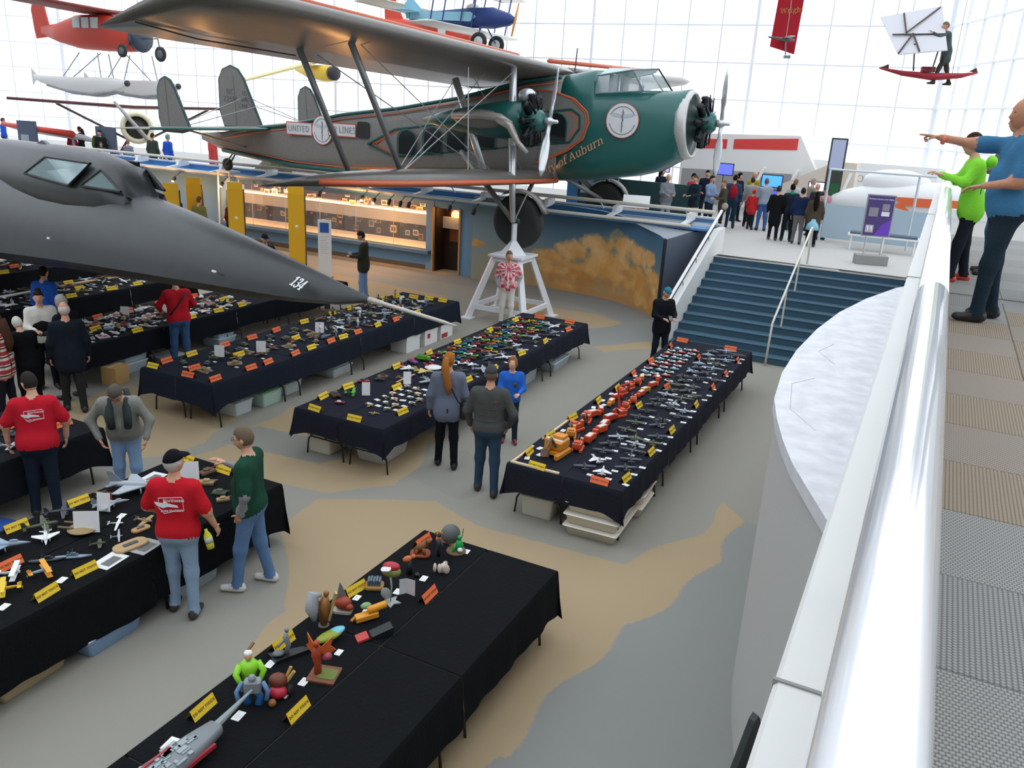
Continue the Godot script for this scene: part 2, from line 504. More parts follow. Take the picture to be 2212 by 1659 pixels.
	b = mb(); b.soft(); b.lathe([[0.0, 0], [0.15, 0.0], [0.15, 0.03], [0.0, 0.04]], 24, Transform3D(rot(90, 0, 0), V(-13.2, 1.72, -22.47)))
	var disc := mat("disc_glow", Color("fff0c8"), 0.5); disc.emission_enabled = true; disc.emission = Color("ffe2a0"); disc.emission_energy_multiplier = 0.9
	obj("lit_disc", b, disc, nd)
	warm_lamp(V(-13.2, 1.9, -22.2), 0.25, Color("ffb060"), V(0, -1, -0.5))
	# doorway edge trims
	b = mb(); b.span(V(-12.76, 0, -22.0), V(-12.7, 1.98, -21.9)); b.span(V(-13.72, 0, -22.0), V(-13.66, 1.98, -21.9))
	struct("trim_1", b, col("b08a5a", 0.5))
	# spot lamps under the ledge
	var k = 0
	for sp in [[-15.58, 2.12, 1], [-15.15, 2.08, 1], [-14.6, 2.1, 0], [-14.2, 2.08, 0], [-13.9, 2.08, 0], [-12.5, 2.12, 0], [-11.7, 2.1, 0], [-10.9, 2.1, 0], [-25.4, 2.0, 1], [-23.5, 2.02, 1], [-21.3, 2.04, 1], [-17.2, 2.1, 0]]:
		var lit = sp[2] == 1
		var t = thing("spot_lamp", "small black spot lamp under the blue ledge" + (" with its bulb lit" if lit else " with its bulb off"), "lamp", V(sp[0], sp[1], -20.9), 0, "lit spot lamps under the ledge" if lit else "unlit spot lamps under the ledge")
		b = mb(); b.rod(V(0, 0.24, -0.33), V(0, 0.06, 0), 0.012); obj("arm", b, col("23262b", 0.5), t)
		b = mb(); b.soft(); b.lathe([[0.03, 0.1], [0.055, 0.07], [0.06, -0.07], [0.05, -0.075]], 10, Transform3D(rot(-35, 0, 0), V(0, 0, 0))); obj("can", b, col("17181b", 0.5), t)
		if lit:
			var g := mat("bulb_glow", Color("ffe6c0"), 0.4); g.emission_enabled = true; g.emission = Color("ffd9a8"); g.emission_energy_multiplier = 9.0
			b = mb(); b.soft(); b.ball(V(0, -0.06, 0.045), V(0.05, 0.03, 0.05), 10); obj("bulb", b, g, t)
			warm_lamp(t.position + V(0, -0.12, 0.12), 1.3, Color("ffb46a"), V(0, -0.3, 1))
		k += 1

func warm_lamp(at: Vector3, e: float, c: Color, _dir: Vector3):
	var l := OmniLight3D.new()
	l.name = "lamp_light"
	add_child(l, true)
	l.position = at; l.light_energy = e; l.light_color = c; l.light_size = 0.05
	l.omni_range = 60.0; l.omni_attenuation = 2.0; l.shadow_enabled = true

func display_case():
	var c = thing("display_case", "long lit glass display case set in light blue wall", "display case", V(-18.2, 0.62, -22.1))
	var b := mb(); b.span(V(-4.4, 0, -1.2), V(4.4, 1.4, -1.16))
	obj("back_panel", b, col("3d3550", 0.8), c)
	b = mb(); b.span(V(-4.4, -0.02, -1.16), V(4.4, 0.0, 0.05)); obj("case_floor", b, col("d8c2a0", 0.7), c)
	b = mb(); b.prism(PackedVector2Array([Vector2(0, 0), Vector2(0.28, 0.16), Vector2(0.28, 0.13), Vector2(0.0, -0.03)]), 8.7, Transform3D(Basis(V(0, 0, -1), V(0, 1, 0), V(1, 0, 0)), V(0, 0.02, 0.0)))
	var strip := mat("label_strip", Color("f3ddba"), 0.6);
	obj("lit_label_strip", b, strip, c)
	b = mb(); b.span(V(-4.42, -0.1, -0.02), V(4.42, 0.0, 0.3)); obj("sill", b, col("4f7392", 0.6), c)
	var gl: StandardMaterial3D = M["glass"]
	for i in 6:
		b = mb(); b.span(V(-4.4 + i * 1.47, 0.0, 0.0), V(-4.4 + i * 1.47 + 1.46, 1.4, 0.01)); obj("pane", b, gl, c)
	for i in 7:
		b = mb(); b.span(V(-4.41 + i * 1.47, 0.0, 0.0), V(-4.4 + i * 1.47, 1.4, 0.015)); obj("glass_joint", b, col("cfd4d8", 0.3), c)
	for i in 3:
		var l := AreaLight3D.new()
		l.name = "case_light"
		add_child(l, true)
		l.position = V(-21.0 + i * 2.9, 1.98, -22.5); l.rotation.x = -PI / 2
		l.area_size = Vector2(2.6, 0.1); l.light_energy = 7.0; l.light_color = Color("ffb878"); l.area_range = 40.0; l.shadow_enabled = true
	b = mb(); b.span(V(-4.3, 1.385, -0.1), V(4.3, 1.395, -0.06))
	var tubeg := mat("case_tube", Color("fff0dd"), 0.5); tubeg.emission_enabled = true; tubeg.emission = Color("ffc890"); tubeg.emission_energy_multiplier = 1.2
	obj("light_strip", b, tubeg, c)
	# what lies in the case: framed photographs, cards and small models
	var shots = [["f0e2c4", "small cream photograph"], ["e9c77a", "small yellow card"], ["d8d2cc", "small pale photograph"], ["b98a4a", "small brown photograph"], ["7f6a86", "small violet card"]]
	rng.seed = 21
	for i in 120:
		var k = i % 5
		var w = rng.randf_range(0.09, 0.24); var h = w * rng.randf_range(0.6, 1.1)
		b = mb(); b.box(Vector3.ZERO, V(w, h, 0.02))
		var o = tag(obj("photo_card", b, col(shots[k][0], 0.7)), shots[k][1] + " inside the lit display case", "card", shots[k][1] + "s in the display case")
		o.position = V(-22.4 + 8.4 * ((i * 0.618034) - floorf(i * 0.618034)), 0.8 + 1.1 * rng.randf(), -23.22 + (0.0 if i % 2 else 0.25 + 0.4 * rng.randf()))
		b = mb(); b.rod(V(0, 0, -0.01), V(0, 0, -23.25 - o.position.z), 0.006, 4)
		obj("mounting_pin", b, col("8a8074", 0.5), o)
		b = mb(); b.box(V(0, 0, 0.012), V(w * 0.7, h * 0.6, 0.004)); obj("picture", b, col(["6d5b4a", "8a6a2a", "6e6a72", "4a3520", "c9b48a"][k], 0.7), o)

# ---------------------------------------------------------------- balcony with the white parapet
func build_balcony():
	var white := mat("parapet_white", Color("e4e5e6"), 0.3)
	var wall := mat("curved_grey", Color("b9b8b4"), 0.8)
	var ribs := Image.create(64, 64, false, Image.FORMAT_L8)
	for y in 64:
		for x in 64:
			var v = 0.72 + 0.28 * absf(sin(x * PI / 8.0)) - (0.25 if (y + (4 if (x / 8) % 2 else 0)) % 8 < 2 else 0.0)
			ribs.set_pixel(x, y, Color(v, v, v))
	var ribt = ImageTexture.create_from_image(ribs)
	var b := mb()
	b.span(V(0.09, 3.0, -9.0), V(12, 3.435, 10.9)); b.span(V(0.09, 3.0, -17.6), V(6, 3.45, -9.0))
	var fl = struct("floor_balcony", b, mat("balcony_base", Color("a8a59f"), 0.95), "grey ribbed carpet of the balcony behind white rail", "floor")
	# ribbed carpet tiles, quarter turned; those further on are tan
	var meshes = []
	b = mb(); b.slab(V(0, 0, 0), V(0.607, 0.014, 0.607), 0.004, Basis(), 0.003, 1)
	var tile = b.mesh()
	var kinds = [["9c9b97", false], ["a3a19c", true], ["a3937e", false], ["a5998a", true]]
	for k in kinds:
		var m := mat("tile" + k[0], Color(k[0]), 0.95)
		m.albedo_texture = ribt
		m.uv1_triplanar = true; m.uv1_scale = V(8, 8, 8)
		meshes.append(m)
	for i in 8:
		for j in 26:
			var z = 0.9 - j * 0.61
			if z < -8.9 and i > 5: continue
			var tan = (z < -3.4 and z > -8.2 - i * 0.2 and i < 4)
			var o = put("carpet_tile", tile, meshes[(2 if tan else 0) + (i + j) % 2], fl)
			o.position = V(0.40 + i * 0.61, 3.443 + (0.012 if z < -8.95 else 0.0), z)
			if (i + j) % 2: o.rotation.y = PI / 2
	b = mb(); b.span(V(0.09, 3.45, -17.62), V(6, 3.62, -17.5)); struct("trim_2", b, white)
	# parapet: wall, narrow ledge, broad white tube rail
	b = mb(); b.span(V(-0.065, 0, -12.9), V(0.10, 4.24, 9.0)); b.span(V(-0.065, 0, -21.4), V(0.1, 1.66, -12.9)); b.span(V(0.0, 1.3, -21.4), V(0.1, 3.45, -12.9))
	var pw = struct("wall_balcony", b, mat("parapet_wall", Color("c9c9c6"), 0.55), "grey white parapet wall under the broad rail", "wall")
	b = mb(); b.slab(V(-0.035, 4.262, -4.2), V(0.075, 0.045, 17.2), 0.01, Basis(), 0.006, 2)
	obj("ledge_cap", b, mat("ledge_cap", Color("d6d5d0"), 0.4), pw)
	for z in [-0.95, -4.4, -8.0]:
		b = mb(); b.span(V(-0.074, 4.236, z - 0.003), V(0.0, 4.287, z + 0.003)); obj("cap_joint", b, col("8f8d88", 0.7), pw)
	var rail = thing("balcony_rail", "broad glossy white tube rail along the balcony parapet", "rail", V(0.036, 4.44, 0))
	var segs = [[4.4, -3.02], [-3.03, -8.6], [-8.61, -12.9]]
	for s in segs:
		b = mb(); b.soft(); b.lathe([[0.001, 0], [0.044, 0.0], [0.048, 0.006], [0.048, s[0] - s[1] - 0.006], [0.044, s[0] - s[1]], [0.001, s[0] - s[1]]], 28, Transform3D(rot(-90, 0, 0), V(0, 0, s[0])))
		var tube := mat("rail_gloss", Color("f0f1f3"), 0.16); tube.clearcoat_enabled = true; tube.clearcoat = 0.6; tube.clearcoat_roughness = 0.1
		obj("rail_tube", b, tube, rail)
	for i in 10:
		b = mb(); b.span(V(-0.012, -0.2, -0.02), V(0.012, -0.03, 0.02)); obj("rail_stem", b, white, rail).position = V(0, 0, 2.0 - i * 1.6)
	# bulging curved wall with a flat white top below the rail
	var pts = [[-0.065, -13.6], [-0.33, -13.0], [-0.63, -11.85], [-0.84, -10.7], [-0.95, -9.6], [-1.0, -8.5], [-0.985, -7.6], [-0.91, -6.8], [-0.80, -6.3], [-0.68, -5.86], [-0.55, -5.46], [-0.41, -5.12], [-0.22, -4.67], [-0.065, -4.35]]
	var poly = PackedVector2Array()
	for p in pts: poly.append(Vector2(p[0], -p[1]))
	b = mb(); b.prism(poly, 0.1, Transform3D(Basis(V(1, 0, 0), V(0, 0, -1), V(0, 1, 0)), V(0, 2.75, 0)))
	var top := mat("drum_top", Color("e6e7ea"), 0.5)
	top.albedo_texture = noise_tex(0.012, Color(0.88, 0.88, 0.88), Color(1, 1, 1), 512, 5, 9)
	top.uv1_triplanar = true; top.uv1_scale = Vector3.ONE * 0.6
	var dr = struct("wall_curved", b, top, "bulging curved wall with a flat white top", "wall")
	b = mb(); b.soft()
	var lo = PackedVector3Array(); var hi = PackedVector3Array()
	for p in pts:
		lo.append(V(p[0] * 1.0 + 0.03, 0, p[1])); hi.append(V(p[0] + 0.03, 2.7, p[1]))
	b.loft([lo, hi], false, false)
	obj("curved_face", b, wall, dr)
	# scuff lines on the white top
	for s in [[[-0.5, -6.2], [-0.75, -6.6], [-0.85, -7.3], [-0.7, -7.6]], [[-0.6, -8.2], [-0.8, -8.6], [-0.7, -9.0]]]:
		b = mb()
		var l = []
		for p in s: l.append(V(p[0], 2.8005, p[1]))
		b.tube(l, 0.003, 4); obj("scuff_line", b, col("b9bbc0", 0.8), dr)
	# dark blade shaped fin standing in the corner by the curved wall
	var fin = thing("dark_fin", "dark grey pointed blade standing by the curved wall", "display fin", V(-0.47, 0, -5.1), 0)
	b = mb(); b.prism(PackedVector2Array([Vector2(-0.22, 0), Vector2(0.22, 0), Vector2(0.14, 0.55), Vector2(0.03, 0.98), Vector2(0.0, 1.02), Vector2(-0.03, 0.98), Vector2(-0.16, 0.55)]), 0.05, Transform3D(rot(0, 60, 0), V(0, 0.04, 0)))
	obj("blade", b, col("3b4140", 0.45), fin)
	b = mb(); b.slab(V(0, 0.02, 0), V(0.4, 0.04, 0.5), 0.05, rot(0, 60, 0), 0.008); obj("foot_plate", b, col("2c2f30", 0.5), fin)

# ---------------------------------------------------------------- things on the raised landing
func sign_board(at: Vector3, turn: float):
	var t = thing("sign_stand", "tall purple information sign on two legs with grey base", "sign", at, turn)
	var b := mb(); b.slab(V(0, 0.12, 0), V(0.78, 0.24, 0.36), 0.01, Basis(), 0.01); obj("base", b, col("8f8e8a", 0.8), t)
	for s in [-0.2, 0.2]:
		b = mb(); b.rod(V(s, 0.24, 0), V(s, 0.72, 0), 0.022, 8); obj("leg", b, col("b9bdc0", 0.3, 0.4), t)
	b = mb(); b.span(V(-0.34, 0.7, -0.02), V(0.34, 1.74, 0.02)); var f = obj("frame", b, col("9a9a98", 0.4), t)
	b = mb(); b.span(V(-0.31, 0.73, 0.018), V(0.31, 1.71, 0.026)); obj("poster", b, col("4a3a74", 0.5), f)
	b = mb(); b.prism(PackedVector2Array([Vector2(-0.05, 0.73), Vector2(0.31, 0.73), Vector2(0.31, 1.15), Vector2(0.1, 1.0)]), 0.004, Transform3D(Basis(), V(0, 0, 0.028))); obj("violet_shape", b, col("6a3fb5", 0.5), f)
	b = mb(); b.span(V(-0.25, 1.2, 0.026), V(-0.03, 1.42, 0.03)); b.span(V(0.05, 1.35, 0.026), V(0.22, 1.52, 0.03)); obj("text_block", b, col("8b8790", 0.6), f)
	b = mb(); b.span(V(0.05, 1.22, 0.026), V(0.24, 1.33, 0.03)); obj("photo_panel", b, col("e3e0ea", 0.6), f)
	b = mb(); b.span(V(-0.27, 0.8, 0.026), V(-0.08, 0.99, 0.03)); obj("ticket_panel", b, col("b3adbb", 0.6), f)
	write("Members Receive Free Flights", 0.032, col("f2f0f6"), f, V(0.0, 1.63, 0.03))
	write("11", 0.11, col("f6f5f8"), f, V(-0.175, 0.9, 0.032), Basis(), false, true)

func monitor(at: Vector3, turn: float, hex: String, label: String, w := 0.75):
	var t = thing("monitor", label, "monitor", at, turn)
	var b := mb(); b.span(V(-w / 2, -w * 0.3, -0.03), V(w / 2, w * 0.3, 0.0)); obj("casing", b, col("2a2c33", 0.4), t)
	var s := mat("screen" + hex, Color(hex), 0.3); s.emission_enabled = true; s.emission = Color(hex); s.emission_energy_multiplier = 1.1
	b = mb(); b.span(V(-w / 2 + 0.03, -w * 0.3 + 0.03, 0.0), V(w / 2 - 0.03, w * 0.3 - 0.03, 0.006)); obj("screen", b, s, t)
	b = mb(); b.rod(V(0, -at.y + 1.65, -0.05), V(0, 0, -0.05), 0.025); obj("pole", b, col("55585d", 0.4), t)

func build_landing():
	var white := mat("panel_white", Color("e8e8e6"), 0.5)
	sign_board(V(-1.3, 1.65, -23.1), deg_to_rad(16))
	# see-through fence frame in front of the white jet nose
	var f = thing("frame_fence", "pale metal frame fence with blue grey lower panel", "fence", V(0, 1.65, -26.6))
	var fm := mat("fence_metal", Color("c8d3da"), 0.35, 0.3)
	for x in [-3.02, -0.62]:
		var b := mb(); b.rod(V(x, 0, 0), V(x, 2.1, 0), 0.035, 8); obj("post", b, fm, f)
	var b := mb(); b.rod(V(-3.02, 2.1, 0), V(-0.2, 2.1, 0), 0.03, 8); obj("top_bar", b, fm, f)
	b = mb(); b.span(V(-2.98, 0.12, -0.02), V(-0.2, 1.12, 0.02)); obj("lower_panel", b, mat("fence_panel", Color("a9bcc8"), 0.6), f)
	# bench of two slatted seats
	var bench = thing("bench", "white metal bench with dark padded seats before fence", "bench", V(-1.3, 1.65, -25.7), 0.05)
	b = mb(); b.span(V(-0.85, 0.40, -0.22), V(1.0, 0.45, 0.22)); obj("seat_frame", b, white, bench)
	for s in [-0.4, 0.55]:
		b = mb(); b.slab(V(s, 0.475, 0), V(0.8, 0.06, 0.4), 0.04, Basis(), 0.015); obj("seat_pad", b, col("4d5a6b", 0.7), bench)
	for x in [-0.75, 0.1, 0.9]:
		for z in [-0.17, 0.17]:
			b = mb(); b.rod(V(x, 0, z), V(x, 0.41, z), 0.022); obj("leg", b, white, bench)
	# white jet nose with an orange flash
	var j = thing("jet_nose", "white jet nose section with orange flash behind fence", "aircraft nose", V(-1.2, 1.65, -29.0))
	b = mb(); b.soft()
	var rings = []
	for s in [[-2.0, 1.02, 0.02, 0.02], [-1.9, 1.02, 0.2, 0.18], [-1.5, 1.05, 0.38, 0.36], [-0.8, 1.12, 0.5, 0.5], [0.4, 1.2, 0.6, 0.62], [3.0, 1.25, 0.66, 0.68]]:
		rings.append(b.ring(V(s[0], s[1], 0), V(0, s[2], 0), V(0, 0, s[3]), 18))
	b.loft(rings); obj("fuselage", b, white, j)
	b = mb(); b.soft(); b.ball(V(-0.1, 1.72, 0), V(1.0, 0.42, 0.36), 16); obj("canopy_cover", b, col("eeeeec", 0.35), j)
	b = mb(); b.prism(PackedVector2Array([Vector2(-0.3, 1.35), Vector2(3, 1.42), Vector2(3, 1.12), Vector2(0.2, 1.12), Vector2(0.6, 0.9), Vector2(-0.1, 1.08), Vector2(0.15, 1.2)]), 0.02, Transform3D(Basis(), V(0, 0, 0.67))); obj("orange_flash", b, col("e2673a", 0.5), j)
	b = mb(); b.rod(V(0.2, 0, 0), V(0.2, 0.7, 0), 0.07); b.rod(V(2.4, 0, 0), V(2.4, 0.7, 0), 0.07); obj("cradle", b, col("8b9096", 0.5), j)
	# white panels with lettering
	var mwl = thing("museum_panel", "white partition lettered THE MUSEUM OF FLIGHT beside dark screen", "partition", V(-3.4, 1.65, -33.2))
	b = mb(); b.span(V(-1.6, 0, -0.05), V(3.4, 2.1, 0.05)); obj("panel", b, white, mwl)
	write("THE", 0.16, col("c9c4c0"), mwl, V(0.3, 1.86, 0.055))
	write("MUSEUM OF", 0.24, col("9b948e"), mwl, V(0.0, 1.55, 0.055), Basis(), true)
	write("FLIGHT", 0.24, col("9b948e"), mwl, V(-0.1, 1.22, 0.055), Basis(), true)
	write("THE", 0.14, col("d2d0ce"), mwl, V(2.6, 1.72, 0.055))
	write("MUSEUM", 0.22, col("b5b0ab"), mwl, V(2.5, 1.42, 0.055), Basis(), true)
	# simulator booths: slanted white shells with a red stripe
	var sim = thing("simulator_booth", "large white simulator booth with red stripe along its roof", "booth", V(-6.9, 1.65, -33.4))
	b = mb(); b.prism(PackedVector2Array([Vector2(-2.3, 0), Vector2(2.0, 0), Vector2(3.2, 0.9), Vector2(2.0, 2.9), Vector2(-2.3, 2.75)]), 1.6, Transform3D()); obj("shell", b, white, sim)
	b = mb(); b.prism(PackedVector2Array([Vector2(-2.3, 2.2), Vector2(-0.6, 2.28), Vector2(-0.6, 2.62), Vector2(-2.3, 2.55)]), 0.02, Transform3D(Basis(), V(0, 0, 0.81))); obj("red_stripe", b, col("d8433f", 0.5), sim)
	b = mb(); b.prism(PackedVector2Array([Vector2(-0.35, 2.29), Vector2(1.95, 2.4), Vector2(1.95, 2.8), Vector2(-0.35, 2.64)]), 0.02, Transform3D(Basis(), V(0, 0, 0.81))); obj("red_stripe", b, col("d8433f", 0.5), sim)
	b = mb(); b.prism(PackedVector2Array([Vector2(-2.2, 0.2), Vector2(1.9, 0.2), Vector2(1.9, 1.55), Vector2(-2.2, 1.45)]), 0.03, Transform3D(Basis(), V(0, 0, 0.81))); obj("opening", b, col("9d9c9b", 0.7), sim)
	for x in [0.3, 1.5]:
		b = mb(); b.rod(V(x, 0.2, 0.9), V(x + 0.6, 1.7, 0.86), 0.06); obj("strut_panel", b, col("f4f4f2", 0.5), sim)
	var s2 = thing("simulator_shell", "smaller slanted beige simulator shell beside the booth", "booth", V(-3.6, 1.65, -31.6))
	b = mb(); b.prism(PackedVector2Array([Vector2(-1.6, 0), Vector2(0.9, 0), Vector2(0.9, 2.15), Vector2(0.2, 2.15), Vector2(-1.6, 1.2)]), 1.2, Transform3D()); obj("shell", b, col("d9cdbf", 0.6), s2)
	b = mb(); b.rod(V(0.35, 0.3, 0.65), V(0.75, 1.8, 0.64), 0.05); obj("white_bar", b, col("f4f4f2", 0.5), s2)
	# hanging green banner
	var gb = thing("green_banner", "tall narrow banner, pale top and green lettered bottom", "banner", V(-3.15, 1.65, -29.0))
	b = mb(); b.span(V(-0.25, 0.9, 0), V(0.25, 2.95, 0.02)); obj("cloth", b, col("3a3f37", 0.7), gb)
	b = mb(); b.span(V(-0.2, 2.0, 0.018), V(0.2, 2.9, 0.026)); obj("pale_top", b, col("b9c0dd", 0.6), gb)
	b = mb(); b.span(V(-0.2, 0.95, 0.018), V(0.2, 1.55, 0.026)); obj("green_bottom", b, col("1f5c34", 0.6), gb)
	b = mb(); b.rod(V(0, 0, -0.03), V(0, 2.95, -0.03), 0.02); b.slab(V(0, 0.02, 0), V(0.5, 0.04, 0.4), 0.03); obj("stand", b, col("77797c", 0.4), gb)
	monitor(V(-9.4, 3.25, -30.6), 0.0, "b49ae6", "wall monitor with a violet logo on white", 0.8)
	monitor(V(-7.0, 3.3, -30.4), 0.0, "5d6ad0", "dark framed monitor showing violet stripes", 0.7)
	monitor(V(-5.1, 3.1, -29.3), 0.0, "4f9cff", "bright blue monitor above the waiting queue", 0.7)
	monitor(V(-5.15, 2.65, -29.2), 0.0, "4a55f0", "deep blue monitor below the bright blue one", 0.6)
	monitor(V(-3.75, 3.0, -30.0), 0.0, "cfd6f5", "pale monitor on the beige simulator shell", 0.55)
	monitor(V(-3.7, 2.55, -29.9), 0.0, "6a4fe8", "violet monitor under the pale monitor", 0.5)
	# slanted reading panel by the edge rail, crates and blue panels behind the wheels
	var rp = thing("reading_panel", "slanted white reading panel on a post by hand rail", "sign", V(-7.55, 1.65, -22.75), 0.3)
	b = mb(); b.box(V(0, 1.0, 0), V(0.75, 0.03, 0.55), rot(32, 0, 0)); obj("panel", b, col("f3f3f0", 0.5), rp)
	b = mb(); b.rod(V(0, 0, -0.05), V(0, 1.0, 0), 0.03); obj("post", b, white, rp)
	var crates = [[-10.9, -23.6, "c98a4a", 0.9, 0.55], [-9.9, -23.7, "bf7d3e", 0.55, 0.55], [-8.6, -25.4, "c0713a", 0.8, 0.6], [-12.4, -24.4, "6b4b2e", 1.0, 0.5]]
	for c in crates:
		b = mb(); b.slab(V(0, c[4] / 2, 0), V(c[3], c[4], 0.5), 0.01, Basis(), 0.008); var o = obj("wooden_crate", b, col(c[2], 0.7)); o.position = V(c[0], 1.65, c[1])
		b = mb(); b.span(V(-c[3] / 2 - 0.01, c[4] * 0.42, -0.26), V(c[3] / 2 + 0.01, c[4] * 0.55, 0.26)); obj("batten", b, col("8d5a2c", 0.7), o)
		tag(o, {"c98a4a": "wide tan wooden crate behind the near landing wheel", "bf7d3e": "small tan wooden crate between the two crates", "c0713a": "reddish wooden crate behind the far landing wheel", "6b4b2e": "dark brown wooden crate by the wing struts"}[c[2]], "crate")
	var gp = thing("exhibit_panel", "dark green exhibit panel with blue map behind wheels", "panel", V(-9.6, 1.65, -26.4))
	b = mb(); b.span(V(-1.6, 0, -0.05), V(2.6, 1.3, 0.05)); obj("panel", b, col("24484a", 0.6), gp)
	b = mb(); b.box(V(-0.4, 1.05, 0.12), V(1.3, 0.6, 0.02), rot(-25, 0, 0)); obj("map", b, col("9fc0d4", 0.6), gp)
	b = mb(); b.span(V(-1.6, 0.1, 0.05), V(-1.2, 1.2, 0.07)); obj("blue_strip", b, col("2f6ea5", 0.6), gp)

# ---------------------------------------------------------------- three engined biplane airliner
func wing_mesh(sec: Array, b: Mb):
	# sec: [le, te, thickness] vectors along the span
	var rings = []
	for s in sec:
		var le: Vector3 = s[0]; var te: Vector3 = s[1]; var t: float = s[2]
		var r = PackedVector3Array()
		for q in [[1.0, 0.0], [0.75, 0.45], [0.5, 0.8], [0.25, 0.98], [0.08, 0.7], [0.0, 0.1], [0.06, -0.3], [0.25, -0.35], [0.6, -0.22]]:
			r.append(te.lerp(le, 1.0 - q[0]) + V(0, q[1] * t, 0))
		rings.append(r)
	b.loft(rings)

func emblem(parent: Node, at: Vector3, r: float, bs := Basis()):
	var e = Node3D.new(); e.name = "emblem"; parent.add_child(e, true)
	e.transform = Transform3D(bs, at)
	var b := mb(); b.lathe([[0, 0], [r, 0.0], [r, 0.008], [0, 0.008]], 32, Transform3D(rot(90, 0, 0))); obj("red_rim", b, col("c4513a", 0.6), e)
	b = mb(); b.lathe([[0, 0], [r * 0.96, 0.0], [r * 0.96, 0.012], [0, 0.012]], 32, Transform3D(rot(90, 0, 0))); obj("white_disc", b, col("d9dadb", 0.6), e)
	for arcs in [[0.15, 0.85], [1.08, 1.92]]:
		var pts = []
		for i in 13:
			var a = PI * lerpf(arcs[0], arcs[1], i / 12.0)
			pts.append(V(cos(a) * r * 0.78, sin(a) * r * 0.78, 0.014))
		b = mb(); b.tube(pts, r * 0.018, 5); obj("dark_arc", b, col("3a4450", 0.6), e)
	b = mb(); b.rod(V(0, r * 0.62, 0.016), V(0, -r * 0.66, 0.016), r * 0.022); obj("staff", b, col("4a525c", 0.6), e)
	var w = []
	for i in 25: w.append(V(sin(i * 0.75) * r * 0.08 * (1.0 - i / 32.0), r * (0.5 - i * 0.044), 0.016))
	b = mb(); b.tube(w, r * 0.014, 5); obj("serpent", b, col("5b646d", 0.6), e)
	for s in [-1, 1]:
		b = mb(); b.prism(PackedVector2Array([Vector2(0, r * 0.3), Vector2(s * r * 0.45, r * 0.42), Vector2(s * r * 0.85, r * 0.36), Vector2(s * r * 0.55, r * 0.22), Vector2(0, r * 0.14)]), 0.006, Transform3D(Basis(), V(0, 0, 0.014))); obj("wing_mark", b, col("b9c1c6", 0.6), e)

func radial_engine(parent: Node, at: Vector3, rad: float, prop_turn: float, silver: Material, green: Material):
	# axis along +x
	var black := col("16191b", 0.4, 0.3)
	var e = Node3D.new(); e.name = "engine"; parent.add_child(e, true); e.position = at
	var b := mb(); b.soft(); b.lathe([[0.05, -0.35], [rad * 0.42, -0.3], [rad * 0.46, 0.0], [rad * 0.4, 0.14], [rad * 0.28, 0.22], [0.06, 0.25]], 18, Transform3D(rot(0, 0, -90))); obj("crankcase", b, green, e)
	for i in 9:
		var a = TAU * i / 9.0 + 0.2
		var d = V(0, cos(a), sin(a))
		b = mb(); b.soft()
		var pts = []; var rr = []
		for k in 9:
			var t = 0.42 + 0.58 * k / 8.0
			pts.append(d * rad * t + V(-0.08, 0, 0)); rr.append(rad * (0.155 if k % 2 else 0.125) * (0.8 if k == 0 else 1.0))
		b.tube(pts, rr, 10)
		b.rod(d * rad * 0.35 + V(0.08, 0, 0), d * rad * 0.98 + V(0.03, 0, 0), rad * 0.03, 5)
		b.rod(d * rad * 0.35 + V(0.1, 0.04, 0.04), d * rad * 0.98 + V(0.05, 0.05, 0.05), rad * 0.025, 5)
		obj("cylinder_barrel", b, black, e)
	# propeller
	var p = Node3D.new(); p.name = "propeller"; parent.add_child(p, true); p.position = at + V(0.36, 0, 0); p.rotation.x = prop_turn
	b = mb(); b.soft(); b.lathe([[0.02, -0.12], [0.09, -0.1], [0.1, 0.03], [0.05, 0.1], [0.045, 0.2], [0.02, 0.22]], 12, Transform3D(rot(0, 0, -90))); obj("hub", b, silver, p)
	for s in [1, -1]:
		b = mb(); b.soft()
		var rings = []
		for q in [[0.08, 0.05, 0.05, 10.0], [0.3, 0.055, 0.045, 25.0], [0.5, 0.10, 0.03, 32.0], [0.8, 0.115, 0.02, 24.0], [1.1, 0.09, 0.013, 17.0], [1.25, 0.03, 0.008, 14.0]]:
			var an = deg_to_rad(q[3] + 20.0) * s
			rings.append(b.ring(V(0, q[0] * s, 0), V(sin(an), 0, cos(an)) * q[1], V(cos(an), 0, -sin(an)) * q[2], 10))
		b.loft(rings); obj("blade", b, silver, p)

